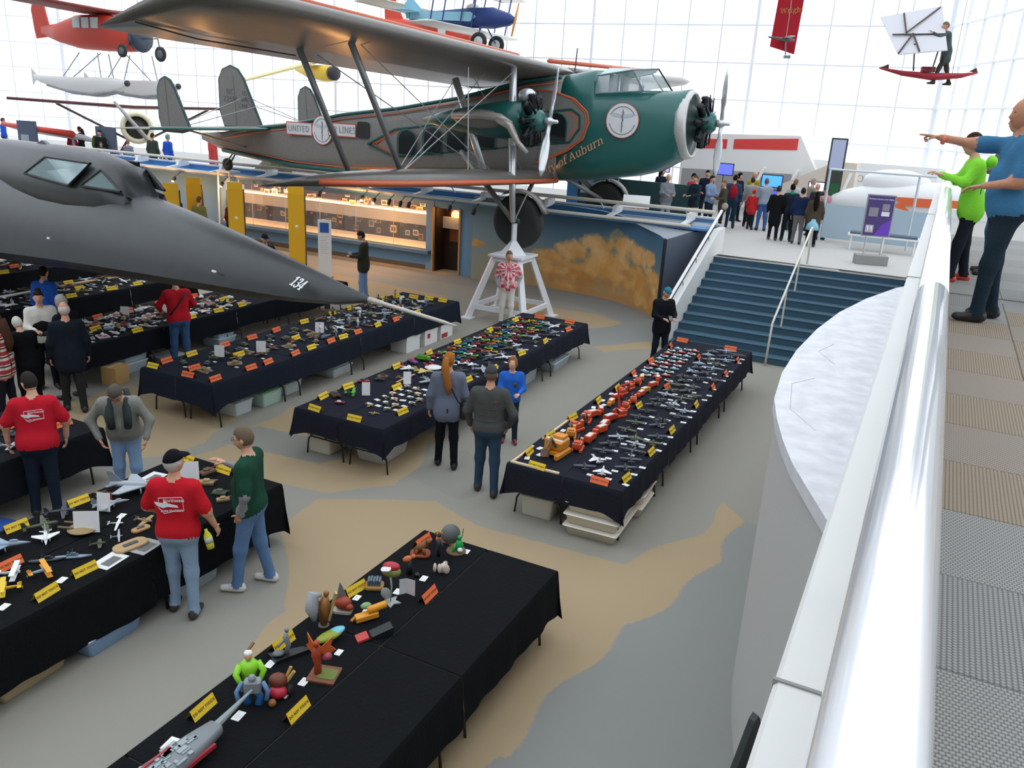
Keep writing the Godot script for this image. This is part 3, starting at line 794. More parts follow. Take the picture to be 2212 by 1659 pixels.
func build_transport():
	var X := -9.02; var Z := -21.28
	var silver := mat("dope_silver", Color("878480"), 0.42, 0.15)
	silver.albedo_texture = noise_tex(0.05, Color(0.92, 0.92, 0.92), Color(1, 1, 1), 256, 3, 2); silver.uv1_triplanar = true; silver.uv1_scale = Vector3.ONE * 0.7
	var green := mat("deep_green", Color("0f5a55"), 0.28, 0.0); green.clearcoat_enabled = true; green.clearcoat = 0.5
	var shine := mat("bare_metal", Color("cdd0d2"), 0.25, 0.6)
	var orange := col("c8613a", 0.5)
	var t = thing("biplane_airliner", "large silver and green three engined biplane airliner on stands", "airplane", V(X, 1.65, Z))
	var O := V(X, 1.65, Z)
	# fuselage: [x, bottom, top, half width, corner rounding]
	var st = [[-13.4, 3.40, 3.62, 0.06], [-12.3, 3.10, 3.72, 0.22], [-10.6, 2.98, 4.02, 0.42], [-9.0, 2.86, 4.22, 0.58], [-7.0, 2.86, 4.6, 0.75], [-5.0, 2.96, 4.86, 0.86], [-3.0, 3.06, 5.22, 0.92], [-1.0, 3.14, 5.72, 0.95], [0.0, 3.18, 5.85, 0.95]]
	var nose = [[0.0, 3.18, 5.85, 0.95], [0.82, 3.26, 5.98, 0.95], [0.92, 3.28, 5.46, 0.95], [2.0, 3.46, 5.5, 0.92], [2.55, 3.62, 5.54, 0.86], [2.95, 3.85, 5.6, 0.80], [3.1, 3.95, 5.62, 0.78]]
	var sect = func(s: Array, expo: float) -> PackedVector3Array:
		var r = PackedVector3Array()
		for k in 28:
			var a = TAU * k / 28.0
			var c = cos(a); var n = sin(a)
			r.append(V(s[0], (s[1] + s[2]) / 2 + signf(n) * pow(absf(n), expo) * (s[2] - s[1]) / 2, signf(c) * pow(absf(c), expo) * s[3]) - V(0, 1.65, 0))
		return r
	var b := mb(); b.soft()
	var rings = []
	for s in st: rings.append(sect.call(s, 0.42))
	b.loft(rings); var fus = obj("fuselage", b, silver, t)
	b = mb(); b.soft(); rings = []
	var ex = [0.42, 0.42, 0.42, 0.5, 0.62, 0.85, 0.95]
	for i in nose.size(): rings.append(sect.call(nose[i], ex[i]))
	b.loft(rings); var nz = obj("nose_section", b, green, t)
	# green roof and belly bands and orange lines along the silver cabin
	for ln in [[0, 0.0, "0e4f4b", 0.05], [0, -0.12, "c8613a", 0.016], [1, 0.04, "0e4f4b", 0.07], [1, 0.15, "c8613a", 0.016]]:
		var pts = []
		for s in st.slice(1):
			pts.append(V(s[0], (s[2] if ln[0] == 0 else s[1]) + (ln[1] - 0.10 if ln[0] == 0 else ln[1]) - 1.65, s[3] + 0.0))
		b = mb(); b.soft(); b.tube(pts, ln[3], 6); obj("line_band", b, col(ln[2], 0.5), fus)
	# window band: pointed green frame with orange inside, windows as dark panes
	var zf = 0.965
	var band = [[-6.0, 3.74], [-5.06, 4.2], [0.35, 5.0], [0.58, 4.86], [0.6, 4.55], [0.35, 4.2], [-5.1, 3.45]]
	for q in [[0.0, "0e4f4b", 0.04], [0.09, "c8613a", 0.018], [0.15, "c8613a", 0.018]]:
		var pts = []
		var cen = V(-1.9, 4.25, 0)
		for p in band + [band[0], band[1]]:
			var v = V(p[0], p[1], 0)
			pts.append(v + (cen - v).normalized() * q[0] * (1.8 if absf(p[0] + 6.0) < 0.1 else 1.0) + V(0, -1.65, zf - (0.1 if p[0] < -4 else 0.0) - 0.02))
		b = mb(); b.tube(pts, q[2], 6, false); obj("band_line", b, col(q[1], 0.5), fus)
	var k = 0
	for x in [-4.59, -3.75, -3.0, -2.1, -1.1, -0.05]:
		b = mb()
		var yc = 4.55 + x * 0.145
		var poly = PackedVector2Array()
		for i in 7:
			var a = PI * i / 6.0
			poly.append(Vector2(cos(a) * 0.27, 0.1 + sin(a) * 0.22))
		poly.append(Vector2(-0.27, -0.33)); poly.append(Vector2(0.27, -0.33))
		b.prism(poly, 0.02, Transform3D(Basis(), V(x, yc - 1.65, zf))); var wn = obj("window_pane", b, col("23282a", 0.08), fus)
		b = mb(); var rim = []
		for p in poly: rim.append(V(p.x * 1.12 + x, p.y * 1.08 + yc - 1.65, zf + 0.01))
		rim.append(rim[0]); rim.append(rim[1])
		b.tube(rim, 0.018, 5, false); obj("window_rim", b, col("0e4f4b", 0.4), wn)
	b = mb(); b.slab(V(-6.18, 4.12 - 1.65, 0.84), V(0.42, 0.02, 0.46), 0.08, rot(90, 0, 0)); obj("rear_window", b, col("2b2a2a", 0.1), fus)
	# grey inset on the green nose with an orange outline
	var inset = [[-0.6, 5.42], [-0.2, 5.41], [0.4, 5.25], [0.78, 4.95], [0.84, 4.7], [0.72, 4.3], [0.3, 3.98], [-0.5, 3.62]]
	var ip = PackedVector2Array()
	for p in inset: ip.append(Vector2(p[0], p[1] - 1.65))
	b = mb(); b.prism(ip, 0.01, Transform3D(Basis(), V(0, 0, 0.953))); obj("grey_inset", b, silver, nz)
	for q in [[0.0, 0.02], [0.07, 0.016]]:
		var pts = []
		for p in inset: pts.append(V(p[0] - q[0], p[1] - 1.65, 0.965))
		b = mb(); b.tube(pts, q[1], 6); obj("orange_line", b, orange, nz)
	emblem(nz, V(1.72, 4.8 - 1.65, 0.965), 0.42, rot(0, 4, 0))
	emblem(fus, V(-7.75, 4.02 - 1.65, 0.725), 0.42, rot(0, -5, 0))
	for s in [[-8.75, "UNITED", -8.55], [-7.02, "AIR LINES", -6.85]]:
		b = mb(); b.span(V(s[0] - 0.40, 3.85 - 1.65 + (0.06 if s[0] > -8 else 0.0), 0.66 + (s[0] + 9.0) * 0.085), V(s[0] + 0.55, 4.18 - 1.65 + (0.06 if s[0] > -8 else 0.0), 0.665 + (s[0] + 9.0) * 0.085)); var pl = obj("name_plate", b, col("d3d4d5", 0.6), fus)
		b = mb(); b.span(V(s[0] - 0.43, 3.82 - 1.65 + (0.06 if s[0] > -8 else 0.0), 0.655 + (s[0] + 9.0) * 0.085), V(s[0] + 0.58, 4.21 - 1.65 + (0.06 if s[0] > -8 else 0.0), 0.66 + (s[0] + 9.0) * 0.085)); obj("red_border", b, col("c4513a", 0.6), pl)
		write(s[1], 0.17, col("8c9094"), pl, V(s[0] + 0.06, 4.02 - 1.65 + (0.06 if s[0] > -8 else 0.0), 0.675 + (s[0] + 9.0) * 0.085))
	write("City of Auburn", 0.2, col("d8a07a"), nz, V(0.42, 3.84 - 1.65, 0.972), Basis(V(0.86, 0.5, 0), V(-0.3, 0.95, 0), V(0, 0, 1)), true)
	# cockpit glazing
	var cg := mat("cockpit_glass", Color(0.8, 0.9, 0.9, 0.16), 0.03); cg.transparency = BaseMaterial3D.TRANSPARENCY_ALPHA
	var ck = Node3D.new(); ck.name = "cockpit"; t.add_child(ck, true); ck.position.y = -1.65
	var bars = []
	for sd in [1, -1]:
		var e = [V(0.93, 5.4, 0.9 * sd), V(2.15, 5.5, 0.86 * sd), V(1.8, 5.98, 0.74 * sd), V(0.93, 5.82, 0.84 * sd), V(2.62, 5.54, 0), V(2.2, 6.06, 0), V(1.5, 5.45, 0.88 * sd), V(1.45, 5.92, 0.77 * sd), V(0.93, 6.0, 0.7 * sd)]
		for q in [[0, 6, 7, 3], [6, 1, 2, 7], [1, 4, 5, 2]]:
			b = mb(); b.quad(e[q[0]], e[q[1]], e[q[2]], e[q[3]]); obj("cockpit_pane", b, cg, ck)
		for q in [[0, 1], [1, 2], [2, 3], [0, 3], [1, 4], [4, 5], [2, 5], [6, 7]]:
			b = mb(); b.rod(e[q[0]], e[q[1]], 0.02, 6); obj("glazing_bar", b, col("5d7476", 0.4), ck)
		b = mb(); b.quad(e[3], e[2], e[5], V(0.9, 6.05, 0)); obj("cockpit_roof", b, col("a9c0ba", 0.4), ck)
	b = mb(); b.slab(V(1.2, 5.62, 0.4), V(0.12, 0.5, 0.4), 0.04); b.slab(V(1.2, 5.62, -0.4), V(0.12, 0.5, 0.4), 0.04); obj("pilot_seats", b, col("8d9496", 0.7), ck)
	b = mb(); b.rod(V(-0.05, 4.3, 0), V(-0.02, 4.85, 0), 0.018); obj("antenna", b, col("2c3550", 0.4), t)
	# nose ring and engines
	b = mb(); b.soft(); b.lathe([[0.76, 0.0], [0.81, 0.0], [0.83, 0.12], [0.80, 0.26], [0.74, 0.28], [0.72, 0.2], [0.74, 0.02]], 40, Transform3D(rot(0, 0, -87), V(2.98, 4.77 - 1.65, 0))); obj("nose_ring", b, mat("ring_metal", Color("c4c3bf"), 0.3, 0.3), t)
	b = mb(); b.soft(); b.lathe([[0.7, 0.0], [0.4, 0.25], [0.3, 0.4]], 24, Transform3D(rot(0, 0, -90), V(2.98, 4.8 - 1.65, 0))); obj("nose_cone", b, col("1d3a38", 0.5), t)
	radial_engine(t, V(3.56, 4.86 - 1.65, 0), 0.62, 0.06, shine, green)
	# wings: z grows towards the viewer
	var up = []; var dn = []
	for q in [[0.0, 1.0], [0.95, 1.0], [4, 1.0], [8, 1.0], [10.4, 1.0], [11.3, 0.92], [11.9, 0.7], [12.2, 0.35]]:
		var dih = q[0] * 0.030
		var le = V(-0.05 - (1.0 - q[1]) * 1.1, 5.88 + dih - 1.65, q[0]); var te = V(-3.1 + (1.0 - q[1]) * 0.9, 5.42 + dih - 1.65, q[0])
		up.append([le, te, 0.27 * q[1]])
	for q in [[0.9, 1.0], [3, 1.0], [6.4, 1.0], [7.9, 0.92], [8.9, 0.72], [9.6, 0.35]]:
		var dih = q[0] * 0.040
		var le = V(0.05 - (1.0 - q[1]) * 1.0, 3.20 + dih - 1.65, q[0]); var te = V(-2.2 + (1.0 - q[1]) * 0.3, 2.98 + dih - 1.65, q[0])
		dn.append([le, te, 0.28 * q[1]])
	var skin := mat("wing_silver", Color("77736d"), 0.3, 0.25)
	skin.albedo_texture = silver.albedo_texture; skin.uv1_triplanar = true; skin.uv1_scale = Vector3.ONE * 0.7
	for side in [1, -1]:
		for w in [[up, "upper_wing"], [dn, "lower_wing"]]:
			var sec = []
			for s in w[0]: sec.append([s[0] * V(1, 1, side), s[1] * V(1, 1, side), s[2]])
			b = mb(); b.soft(); wing_mesh(sec, b)
			var o = obj(w[1], b, skin, t)
			# orange line along the leading edge of the lower wing
			var pts = []
			for s in sec: pts.append(s[0] + V(0.0, -0.02, 0))
			if w[1] == "lower_wing":
				b = mb(); b.soft(); b.tube(pts, 0.055, 6); obj("orange_edge", b, orange, o)
			else:
				b = mb(); b.soft(); b.tube([sec[1][0] + V(-1.2, 0.32, 0), sec[4][0] + V(-1.2, 0.32, 0)], 0.06, 6); obj("orange_top_line", b, orange, o)
				b = mb(); b.rod(sec[4][1].lerp(sec[4][0], 0.22) + V(0, -0.075, 0), sec[6][1].lerp(sec[6][0], 0.3) + V(0, -0.05, 0), 0.012, 4)
				b.rod(sec[4][1].lerp(sec[4][0], 0.22) + V(0, -0.075, 0), sec[3][1].lerp(sec[3][0], 0.22) + V(0, -0.08, 0), 0.012, 4); obj("aileron_gap", b, col("3c3a37", 0.7), o)
		# interplane struts
		var sm := mat("strut_grey", Color("7e8182"), 0.3, 0.3)
		for s in [[-0.8, 6.78, -0.95, 8.28], [-2.05, 6.83, -2.1, 8.28]]:
			b = mb(); b.soft(); b.tube([V(s[0], 3.52 + 0.04 - 1.65 - (0.15 if s[0] < -1.5 else 0.0), s[1] * side), V(s[2], 6.0 - 1.65 - (0.2 if s[2] < -1.5 else 0.0), s[3] * side)], 0.062, 8); obj("interplane_strut", b, sm, t)
		for s in [[-0.5, -0.35], [-1.9, -1.9]]:
			b = mb(); b.soft(); b.tube([V(s[0] * 0.5, 3.3 - 1.65, 2.93 * side), V(s[1], 5.85 - 1.65 - (0.3 if s[1] < -1 else 0.0), 2.93 * side)], 0.09, 8); obj("nacelle_strut", b, shine, t)
		var N0 := V(0, 4.7 - 1.65, 2.93 * side)
		b = mb(); b.soft(); rings = []
		for s in [[0.0, 0.42], [-0.5, 0.44], [-1.2, 0.36], [-2.2, 0.2], [-2.8, 0.03]]:
			rings.append(b.ring(N0 + V(s[0], -s[0] * -0.05, 0), V(0, s[1], 0), V(0, 0, -s[1] * 0.9), 16))
		rings.reverse()
		b.loft(rings); var nac = obj("nacelle", b, green, t)
		b = mb(); b.soft(); b.ball(N0 + V(-1.0, -0.03, 0.33 * side), V(0.75, 0.22, 0.12), 14); obj("grey_teardrop", b, silver, nac)
		b = mb(); b.soft(); b.tube([N0 + V(-0.1, -0.1, 0.42 * side), N0 + V(-0.4, 0.02, 0.46 * side), N0 + V(-0.9, 0.06, 0.46 * side), N0 + V(-1.7, 0.0, 0.42 * side)], [0.06, 0.1, 0.1, 0.07], 10); obj("exhaust_pipe", b, col("b3aea6", 0.35, 0.3), nac)
		b = mb(); b.soft(); b.tube([N0 + V(-0.45, 0.0, 0.46 * side), N0 + V(-0.1, -0.15, 0.5 * side), N0 + V(0.1, -0.5, 0.46 * side), N0 + V(0.3, -0.72, 0.36 * side)], [0.1, 0.095, 0.07, 0.05], 10); obj("exhaust_elbow", b, col("b3aea6", 0.35, 0.3), nac)
		b = mb(); b.soft(); b.ball(N0 + V(0.05, 0.55, 0), V(0.22, 0.16, 0.18), 12); obj("air_intake", b, shine, nac)
		radial_engine(t, N0 + V(0.3, 0, 0), 0.6, -0.25, shine, green)
		# bracing wires
		for wv in [[V(-0.9, 3.55, 6.7), V(-0.3, 5.75, 3.0)], [V(-1.0, 3.55, 6.7), V(-1.9, 5.5, 3.0)], [V(-0.4, 3.3, 3.2), V(-0.9, 5.9, 8.0)], [V(-0.5, 3.3, 3.2), V(-1.9, 5.7, 8.0)], [V(-1.0, 3.5, 6.6), V(-1.0, 5.7, 3.1)], [V(-0.9, 3.35, 1.0), V(-1.4, 5.6, 2.9)], [V(-0.5, 3.4, 4.6), V(-0.7, 5.75, 4.4)]]:
			b = mb(); b.rod((wv[0] - V(0, 1.65, 0)) * V(1, 1, side), (wv[1] - V(0, 1.65, 0)) * V(1, 1, side), 0.012, 4); obj("bracing_wire", b, col("a9acac", 0.3, 0.4), t)
		# landing gear
		var wc := V(0, 0.70, 2.93 * side)
		b = mb(); b.soft(); b.lathe([[0.36, -0.14], [0.5, -0.17], [0.62, -0.13], [0.665, 0.0], [0.62, 0.13], [0.5, 0.17], [0.36, 0.14]], 36, Transform3D(rot(90, 0, 0), wc)); var wh = obj("wheel", b, col("2b2c2b", 0.75), t)
		b = mb(); b.soft(); b.lathe([[0.02, -0.19], [0.1, -0.19], [0.12, -0.12], [0.40, -0.1], [0.40, 0.1], [0.12, 0.12], [0.1, 0.2], [0.02, 0.2]], 28, Transform3D(rot(90, 0, 0), wc)); obj("hub_disc", b, col("1c4a3c", 0.45), wh)
		for zz in [-0.12, 0.12]:
			var pts = []
			for i in 29: pts.append(wc + V(cos(TAU * i / 28.0) * 0.40, sin(TAU * i / 28.0) * 0.40, zz))
			b = mb(); b.soft(); b.tube(pts, 0.02, 5, false); obj("hub_line", b, orange, wh)
		b = mb(); b.soft(); b.tube([wc + V(0, 0, 0.3 * side), wc + V(-0.12, 1.0, 0.22 * side), wc + V(-0.2, 1.75, 0.1 * side)], [0.07, 0.085, 0.085], 10); obj("gear_leg", b, shine, t)
		b = mb(); b.soft(); b.tube([wc + V(0.0, 0.02, 0.26 * side), wc + V(-1.9, 1.5, -0.4 * side)], 0.07, 8); b.tube([wc + V(0.0, 0.02, 0.2 * side), V(-0.6, 1.55, 0.9 * side)], 0.06, 8); obj("gear_brace", b, col("85857f", 0.4, 0.2), t)
		b = mb(); b.soft()
		var fr = []
		for i in 9:
			var a = lerpf(-0.35, 1.5, i / 8.0)
			var cc = wc + V(sin(-a + 0.9) * 0.74, cos(-a + 0.9) * 0.74, 0)
			var n = (cc - wc).normalized()
			fr.append(PackedVector3Array([cc + V(0, 0, -0.2), cc + n * 0.035 + V(0, 0, 0), cc + V(0, 0, 0.2), cc - n * 0.01]))
		b.loft(fr); obj("mud_guard", b, silver, t)
		b = mb(); b.rod(wc + V(0.03, 0.05, 0.28 * side), wc + V(0.3, 0.72, 0.2 * side), 0.02); obj("guard_stay", b, shine, t)
	# tail
	b = mb(); b.soft()
	wing_mesh([[V(-10.3, 2.24, -5.0), V(-11.3, 2.2, -5.0), 0.03], [V(-10.2, 2.24, -4.5), V(-12.2, 2.18, -4.5), 0.06], [V(-10.1, 2.24, 0), V(-12.9, 2.18, 0), 0.09], [V(-10.2, 2.24, 4.5), V(-12.2, 2.18, 4.5), 0.06], [V(-10.3, 2.24, 5.0), V(-11.3, 2.2, 5.0), 0.03]], b)
	var stab = obj("tailplane", b, silver, t)
	b = mb(); b.soft(); b.tube([V(-10.15, 2.27, -4.9), V(-10.05, 2.27, 0), V(-10.15, 2.27, 4.9)], 0.035, 6); obj("green_edge", b, green, stab)
	var finp = func(x0, y0, sc) -> PackedVector2Array:
		var p = PackedVector2Array()
		for q in [[0.95, 0.0], [0.1, 1.35], [-0.15, 1.62], [-0.45, 1.72], [-0.78, 1.6], [-0.95, 1.3], [-0.95, 0.35], [-0.8, -0.1], [0.4, -0.1]]:
			p.append(Vector2(x0 + q[0] * sc * (1.0 if sc > 1.0 and q[0] < 0 else 0.78), y0 + q[1] * sc))
		return p
	for f in [[0.0, 0.0, 1.02], [3.05, 0.55, 0.82], [-3.05, 0.55, 0.82]]:
		var yb = 3.72 if f[0] == 0.0 else 3.86
		var x0 = -11.55 if f[0] == 0.0 else -11.25
		b = mb(); b.prism(finp.call(x0, yb - 1.65 + (0.28 if f[0] == 0.0 else 0.0), f[2]), 0.07, Transform3D(Basis(), V(0, 0, f[0]))); var fo = obj("tail_fin", b, silver, t)
		var pl = []
		for p in finp.call(x0, yb - 1.65 + (0.28 if f[0] == 0.0 else 0.0), f[2]): pl.append(V(p.x, p.y, f[0]))
		pl.append(pl[0])
		b = mb(); b.tube(pl, 0.042, 5, false); obj("dark_edge", b, col("264744", 0.5), fo)
		b = mb(); b.rod(V(x0 - 0.25 * f[2], yb - 1.65, f[0] + 0.035), V(x0 - 0.33 * f[2], yb - 1.65 + 1.7 * f[2], f[0] + 0.035), 0.012, 4); obj("rudder_gap", b, col("5a5854", 0.6), fo)
		if f[0] == 0.0:
			write("NC", 0.17, col("5b5e60"), fo, V(-12.05, 3.32, 0.04)); write("228M", 0.17, col("5b5e60"), fo, V(-12.05, 3.1, 0.04))
			write("US", 0.13, col("5b5e60"), fo, V(-11.42, 3.3, 0.04)); write("MAIL", 0.13, col("5b5e60"), fo, V(-11.4, 3.1, 0.04)); write("CAM 18", 0.13, col("5b5e60"), fo, V(-11.38, 2.9, 0.04))
	for s in [-1, 1]:
		b = mb(); b.rod(V(-11.2, 1.6, 0.12 * s), V(-11.3, 2.18, 2.6 * s), 0.03); b.rod(V(-11.4, 3.2, 0), V(-11.2, 2.3, 3.0 * s), 0.012, 4); b.rod(V(-11.0, 2.9, 0.02 * s), V(-11.0, 2.3, 2.9 * s), 0.012, 4); obj("tail_brace", b, col("8d8c88", 0.4), t)
	# tail wheel, fork and the stand below it
	b = mb(); b.soft(); b.lathe([[0.05, -0.07], [0.14, -0.08], [0.2, -0.04], [0.2, 0.04], [0.14, 0.08], [0.05, 0.07]], 18, Transform3D(rot(90, 0, 0), V(-12.35, 1.02, 0))); obj("tail_wheel", b, col("262422", 0.7), t)
	b = mb(); b.rod(V(-12.35, 1.02, 0.1), V(-11.9, 1.55, 0.05), 0.03); b.rod(V(-12.35, 1.02, -0.1), V(-11.9, 1.55, -0.05), 0.03); obj("tail_fork", b, col("4d5a5a", 0.5), t)
	var ts = thing("tail_stand", "grey stand under the airliner's tail wheel", "stand", V(X - 12.35, 1.65, Z))
	b = mb(); b.span(V(-0.3, 0.76, -0.25), V(0.3, 0.82, 0.25)); obj("plate", b, col("cfd3d4", 0.5), ts)
	for q in [[-0.25, -0.2], [0.25, -0.2], [-0.25, 0.2], [0.25, 0.2]]:
		b = mb(); b.rod(V(q[0] * 1.2, -1.65 if q[1] > 0 else -1.65, q[1] * 1.2), V(q[0], 0.77, q[1]), 0.03); obj("leg", b, col("cfd3d4", 0.5), ts)
	# white pyramid stand under the near wheel
	var py = thing("wheel_stand", "white pyramid stand holding up the near landing wheel", "stand", V(X, 0, Z + 3.12))
	var pw := mat("stand_white", Color("e3e5e8"), 0.45)
	for q in [[-1, -1], [1, -1], [-1, 1], [1, 1]]:
		b = mb(); b.tube([V(q[0] * 0.78, 0, q[1] * 0.78), V(q[0] * 0.34, 1.5, q[1] * 0.34)], [0.1, 0.085], 4); obj("leg", b, pw, py)
		b = mb(); b.span(V(q[0] * 0.78 - 0.14, 0, q[1] * 0.78 - 0.14), V(q[0] * 0.78 + 0.14, 0.03, q[1] * 0.78 + 0.14)); obj("foot", b, pw, py)
	for y in [0.3, 1.47]:
		for a in 4:
			var r = 0.70 if y < 1 else 0.36
			b = mb(); b.box(V(0, y, r), V(r * 2, 0.11, 0.07)); obj("cross_bar", b, pw, py).rotation.y = a * PI / 2
	b = mb(); b.slab(V(0, 1.55, 0), V(0.92, 0.05, 0.92), 0.02); obj("top_plate", b, pw, py)
	b = mb(); b.tube([V(0, 1.57, 0), V(0, 1.9, 0)], [0.36, 0.08], 4); b.tube([V(0, 1.6, 0.0), V(0, 2.32, 0.02)], 0.075, 4); obj("post", b, pw, py)

# ---------------------------------------------------------------- dark grey jet nose over the tables
func build_blackbird():
	var skin := mat("jet_dark", Color("313435"), 0.38, 0.1)
	skin.albedo_texture = noise_tex(0.02, Color(0.85, 0.85, 0.85), Color(1, 1, 1), 256, 4, 12); skin.uv1_triplanar = true; skin.uv1_scale = Vector3.ONE * 0.5
	var t = thing("dark_jet", "long dark grey pointed jet nose reaching over the tables", "airplane", V(-5.54, 2.8, -7.58), deg_to_rad(-15.0))
	var st = [[0.0, 0.03, 0.03, 0.0, -0.03], [0.5, 0.085, 0.16, -0.10, -0.15], [1.35, 0.19, 0.34, -0.16, -0.27], [2.7, 0.35, 0.60, -0.21, -0.42], [4.16, 0.50, 0.80, -0.29, -0.54], [5.5, 0.61, 0.92, -0.38, -0.66], [7.0, 0.66, 1.03, -0.50, -0.80], [8.6, 0.70, 1.14, -0.64, -0.98], [11.3, 0.75, 1.35, -0.80, -1.2], [16.0, 0.8, 1.8, -0.9, -1.35]]
	var b := mb(); b.soft()
	var rings = []
	for s in st:
		var r = PackedVector3Array()
		for k in 13:
			var a = PI * k / 12.0
			r.append(V(-s[0], s[3] + sin(a) * (s[1] - s[3]) * (0.72 + 0.28 * sin(a)), cos(a) * s[2] * (1.0 if absf(cos(a)) > 0.99 else 0.86 + 0.1 * absf(cos(a)))))
		for k in range(1, 8):
			var a = PI + PI * k / 8.0
			r.append(V(-s[0], s[3] + sin(a) * (s[3] - s[4]), cos(a) * s[2] * 0.88))
		rings.append(r)
	var ub = mb().soft(); var lb = mb().soft()
	var ur = []; var lr = []
	for q in rings:
		ur.append(q.slice(0, 13))
		var l = PackedVector3Array([q[12]]); l.append_array(q.slice(13)); l.append(q[0]); lr.append(l)
	ub.loft(ur, false, false); lb.loft(lr, false, false)
	obj("forebody", ub, skin, t); obj("belly", lb, skin, t)
	b = mb(); b.soft()
	b.tube([V(-0.02, 0, 0), V(0.2, -0.0, 0), V(0.22, 0.0, 0), V(1.2, -0.01, 0), V(1.39, -0.012, 0)], [0.034, 0.03, 0.024, 0.021, 0.008], 12); obj("pitot_boom", b, col("b9b3a4", 0.35, 0.2), t)
	# canopy hump: [s, top, shoulder half width, base half width]
	b = mb(); b.soft(); rings = []
	for s in [[5.35, 0.58, 0.16, 0.30], [6.0, 1.0, 0.26, 0.44], [6.9, 1.12, 0.28, 0.52], [7.8, 1.15, 0.28, 0.56], [9.0, 1.12, 0.27, 0.56], [11.3, 1.06, 0.24, 0.5], [15.5, 0.95, 0.2, 0.4]]:
		rings.append(PackedVector3Array([V(-s[0], 0.22, s[3] + 0.12), V(-s[0], 0.60, s[3]), V(-s[0], s[1] - 0.09, s[2] + 0.08), V(-s[0], s[1] - 0.02, s[2] * 0.6), V(-s[0], s[1], 0), V(-s[0], s[1] - 0.02, -s[2] * 0.6), V(-s[0], s[1] - 0.09, -s[2] - 0.08), V(-s[0], 0.60, -s[3]), V(-s[0], 0.22, -s[3] - 0.12)]))
	b.loft(rings); var cn = obj("canopy", b, skin, t)
	var gl := mat("canopy_glass", Color("8aa0a0"), 0.06, 0.55)
	for side in [1, -1]:
		for w in [[[6.75, 0.63], [8.5, 0.66], [7.85, 0.98], [6.3, 1.0]], [[5.42, 0.66], [6.42, 0.65], [5.98, 0.93]]]:
			var c := V(0, 0, 0)
			var ps = []
			for q in w:
				var base = 0.30 + clampf((q[0] - 5.35) / 1.6, 0, 1) * 0.24
				var sh = 0.24 + clampf((q[0] - 5.35) / 1.6, 0, 1) * 0.12
				var top = 0.58 + clampf((q[0] - 5.35) / 0.65, 0, 1) * 0.42 + clampf((q[0] - 6.0) / 1.8, 0, 1) * 0.14
				var f = clampf((q[1] - 0.6) / maxf(0.1, top - 0.09 - 0.6), 0, 1)
				ps.append(V(-q[0], q[1], (lerpf(base, sh, f) + 0.065) * side)); c += ps[-1]
			c /= ps.size()
			b = mb()
			for i in ps.size():
				var p = ps[i]; var q2 = ps[(i + 1) % ps.size()]
				b.tri(c, p, q2)
			var pn = obj("canopy_window", b, gl, cn)
			var rim = ps + [ps[0], ps[1]]
			b = mb(); b.tube(rim, 0.022, 6, false); obj("window_frame", b, col("2c2e30", 0.5), pn)
	write("134", 0.15, col("e8eaea"), t, V(-1.02, 0.045, 0.262), rot(-52, -12, -2), true, true)
	for q in [[2.45, -0.02, 0.548], [6.6, -0.14, 1.0]]:
		b = mb(); b.box(V(-q[0], q[1], q[2]), V(0.09, 0.03, 0.012), rot(-40, 0, 0)); obj("stencil_mark", b, col("c9cbcb", 0.6), t)
	b = mb(); b.soft(); b.tube([V(-0.75, -0.16, 0.05), V(-0.75, -0.24, 0.05)], 0.035, 8); obj("probe", b, col("1d1f21", 0.5), t)
	b = mb(); b.prism(PackedVector2Array([Vector2(-9.4, 0.0), Vector2(-8.8, 0.0), Vector2(-9.1, 0.07)]), 0.06, Transform3D(Basis(), V(0, 1.1, 0))); obj("top_beacon", b, col("5b6366", 0.4), t)
	# wheel leg that carries the nose, well behind the tables
	b = mb(); b.soft(); b.rod(V(-15.4, -1.2, 0), V(-15.4, -2.4, 0), 0.1, 10); obj("gear_leg", b, col("b5b8ba", 0.3, 0.4), t)
	for s in [-0.2, 0.2]:
		b = mb(); b.soft(); b.lathe([[0.1, -0.1], [0.3, -0.1], [0.38, 0.0], [0.3, 0.1], [0.1, 0.1]], 20, Transform3D(rot(90, 0, 0), V(-15.4, -2.42, s))); obj("nose_wheel", b, col("232424", 0.7), t)

# ---------------------------------------------------------------- aircraft hung from the roof and standing behind
func cables(t: Node3D, pts: Array):
	for p in pts:
		var b := mb(); b.rod(p, V(p.x, 14.1 - t.position.y, p.z), 0.008, 4); obj("cable", b, col("9aa0a4", 0.4, 0.3), t)

func hull(b: Mb, st: Array, expo := 0.8, n := 16):
	var rings = []
	for s in st:
		var r = PackedVector3Array()
		for k in n:
			var a = TAU * k / n
			var c = cos(a); var q = sin(a)
			r.append(V(s[0], s[1] + signf(q) * pow(absf(q), expo) * s[2], signf(c) * pow(absf(c), expo) * s[3]))
		rings.append(r)
	b.soft(); b.loft(rings)

func wheel_at(t: Node, c: Vector3, r: float, hub: String):
	var b := mb(); b.soft(); b.lathe([[r * 0.75, -0.05], [r, -0.03], [r, 0.03], [r * 0.75, 0.05]], 20, Transform3D(rot(90, 0, 0), c)); var w = obj("wheel", b, col("2a2c2e", 0.7), t)
	b = mb(); b.soft(); b.lathe([[0.01, -0.07], [r * 0.8, -0.04], [r * 0.8, 0.04], [0.01, 0.07]], 20, Transform3D(rot(90, 0, 0), c)); obj("wheel_disc", b, col(hub, 0.5), w)

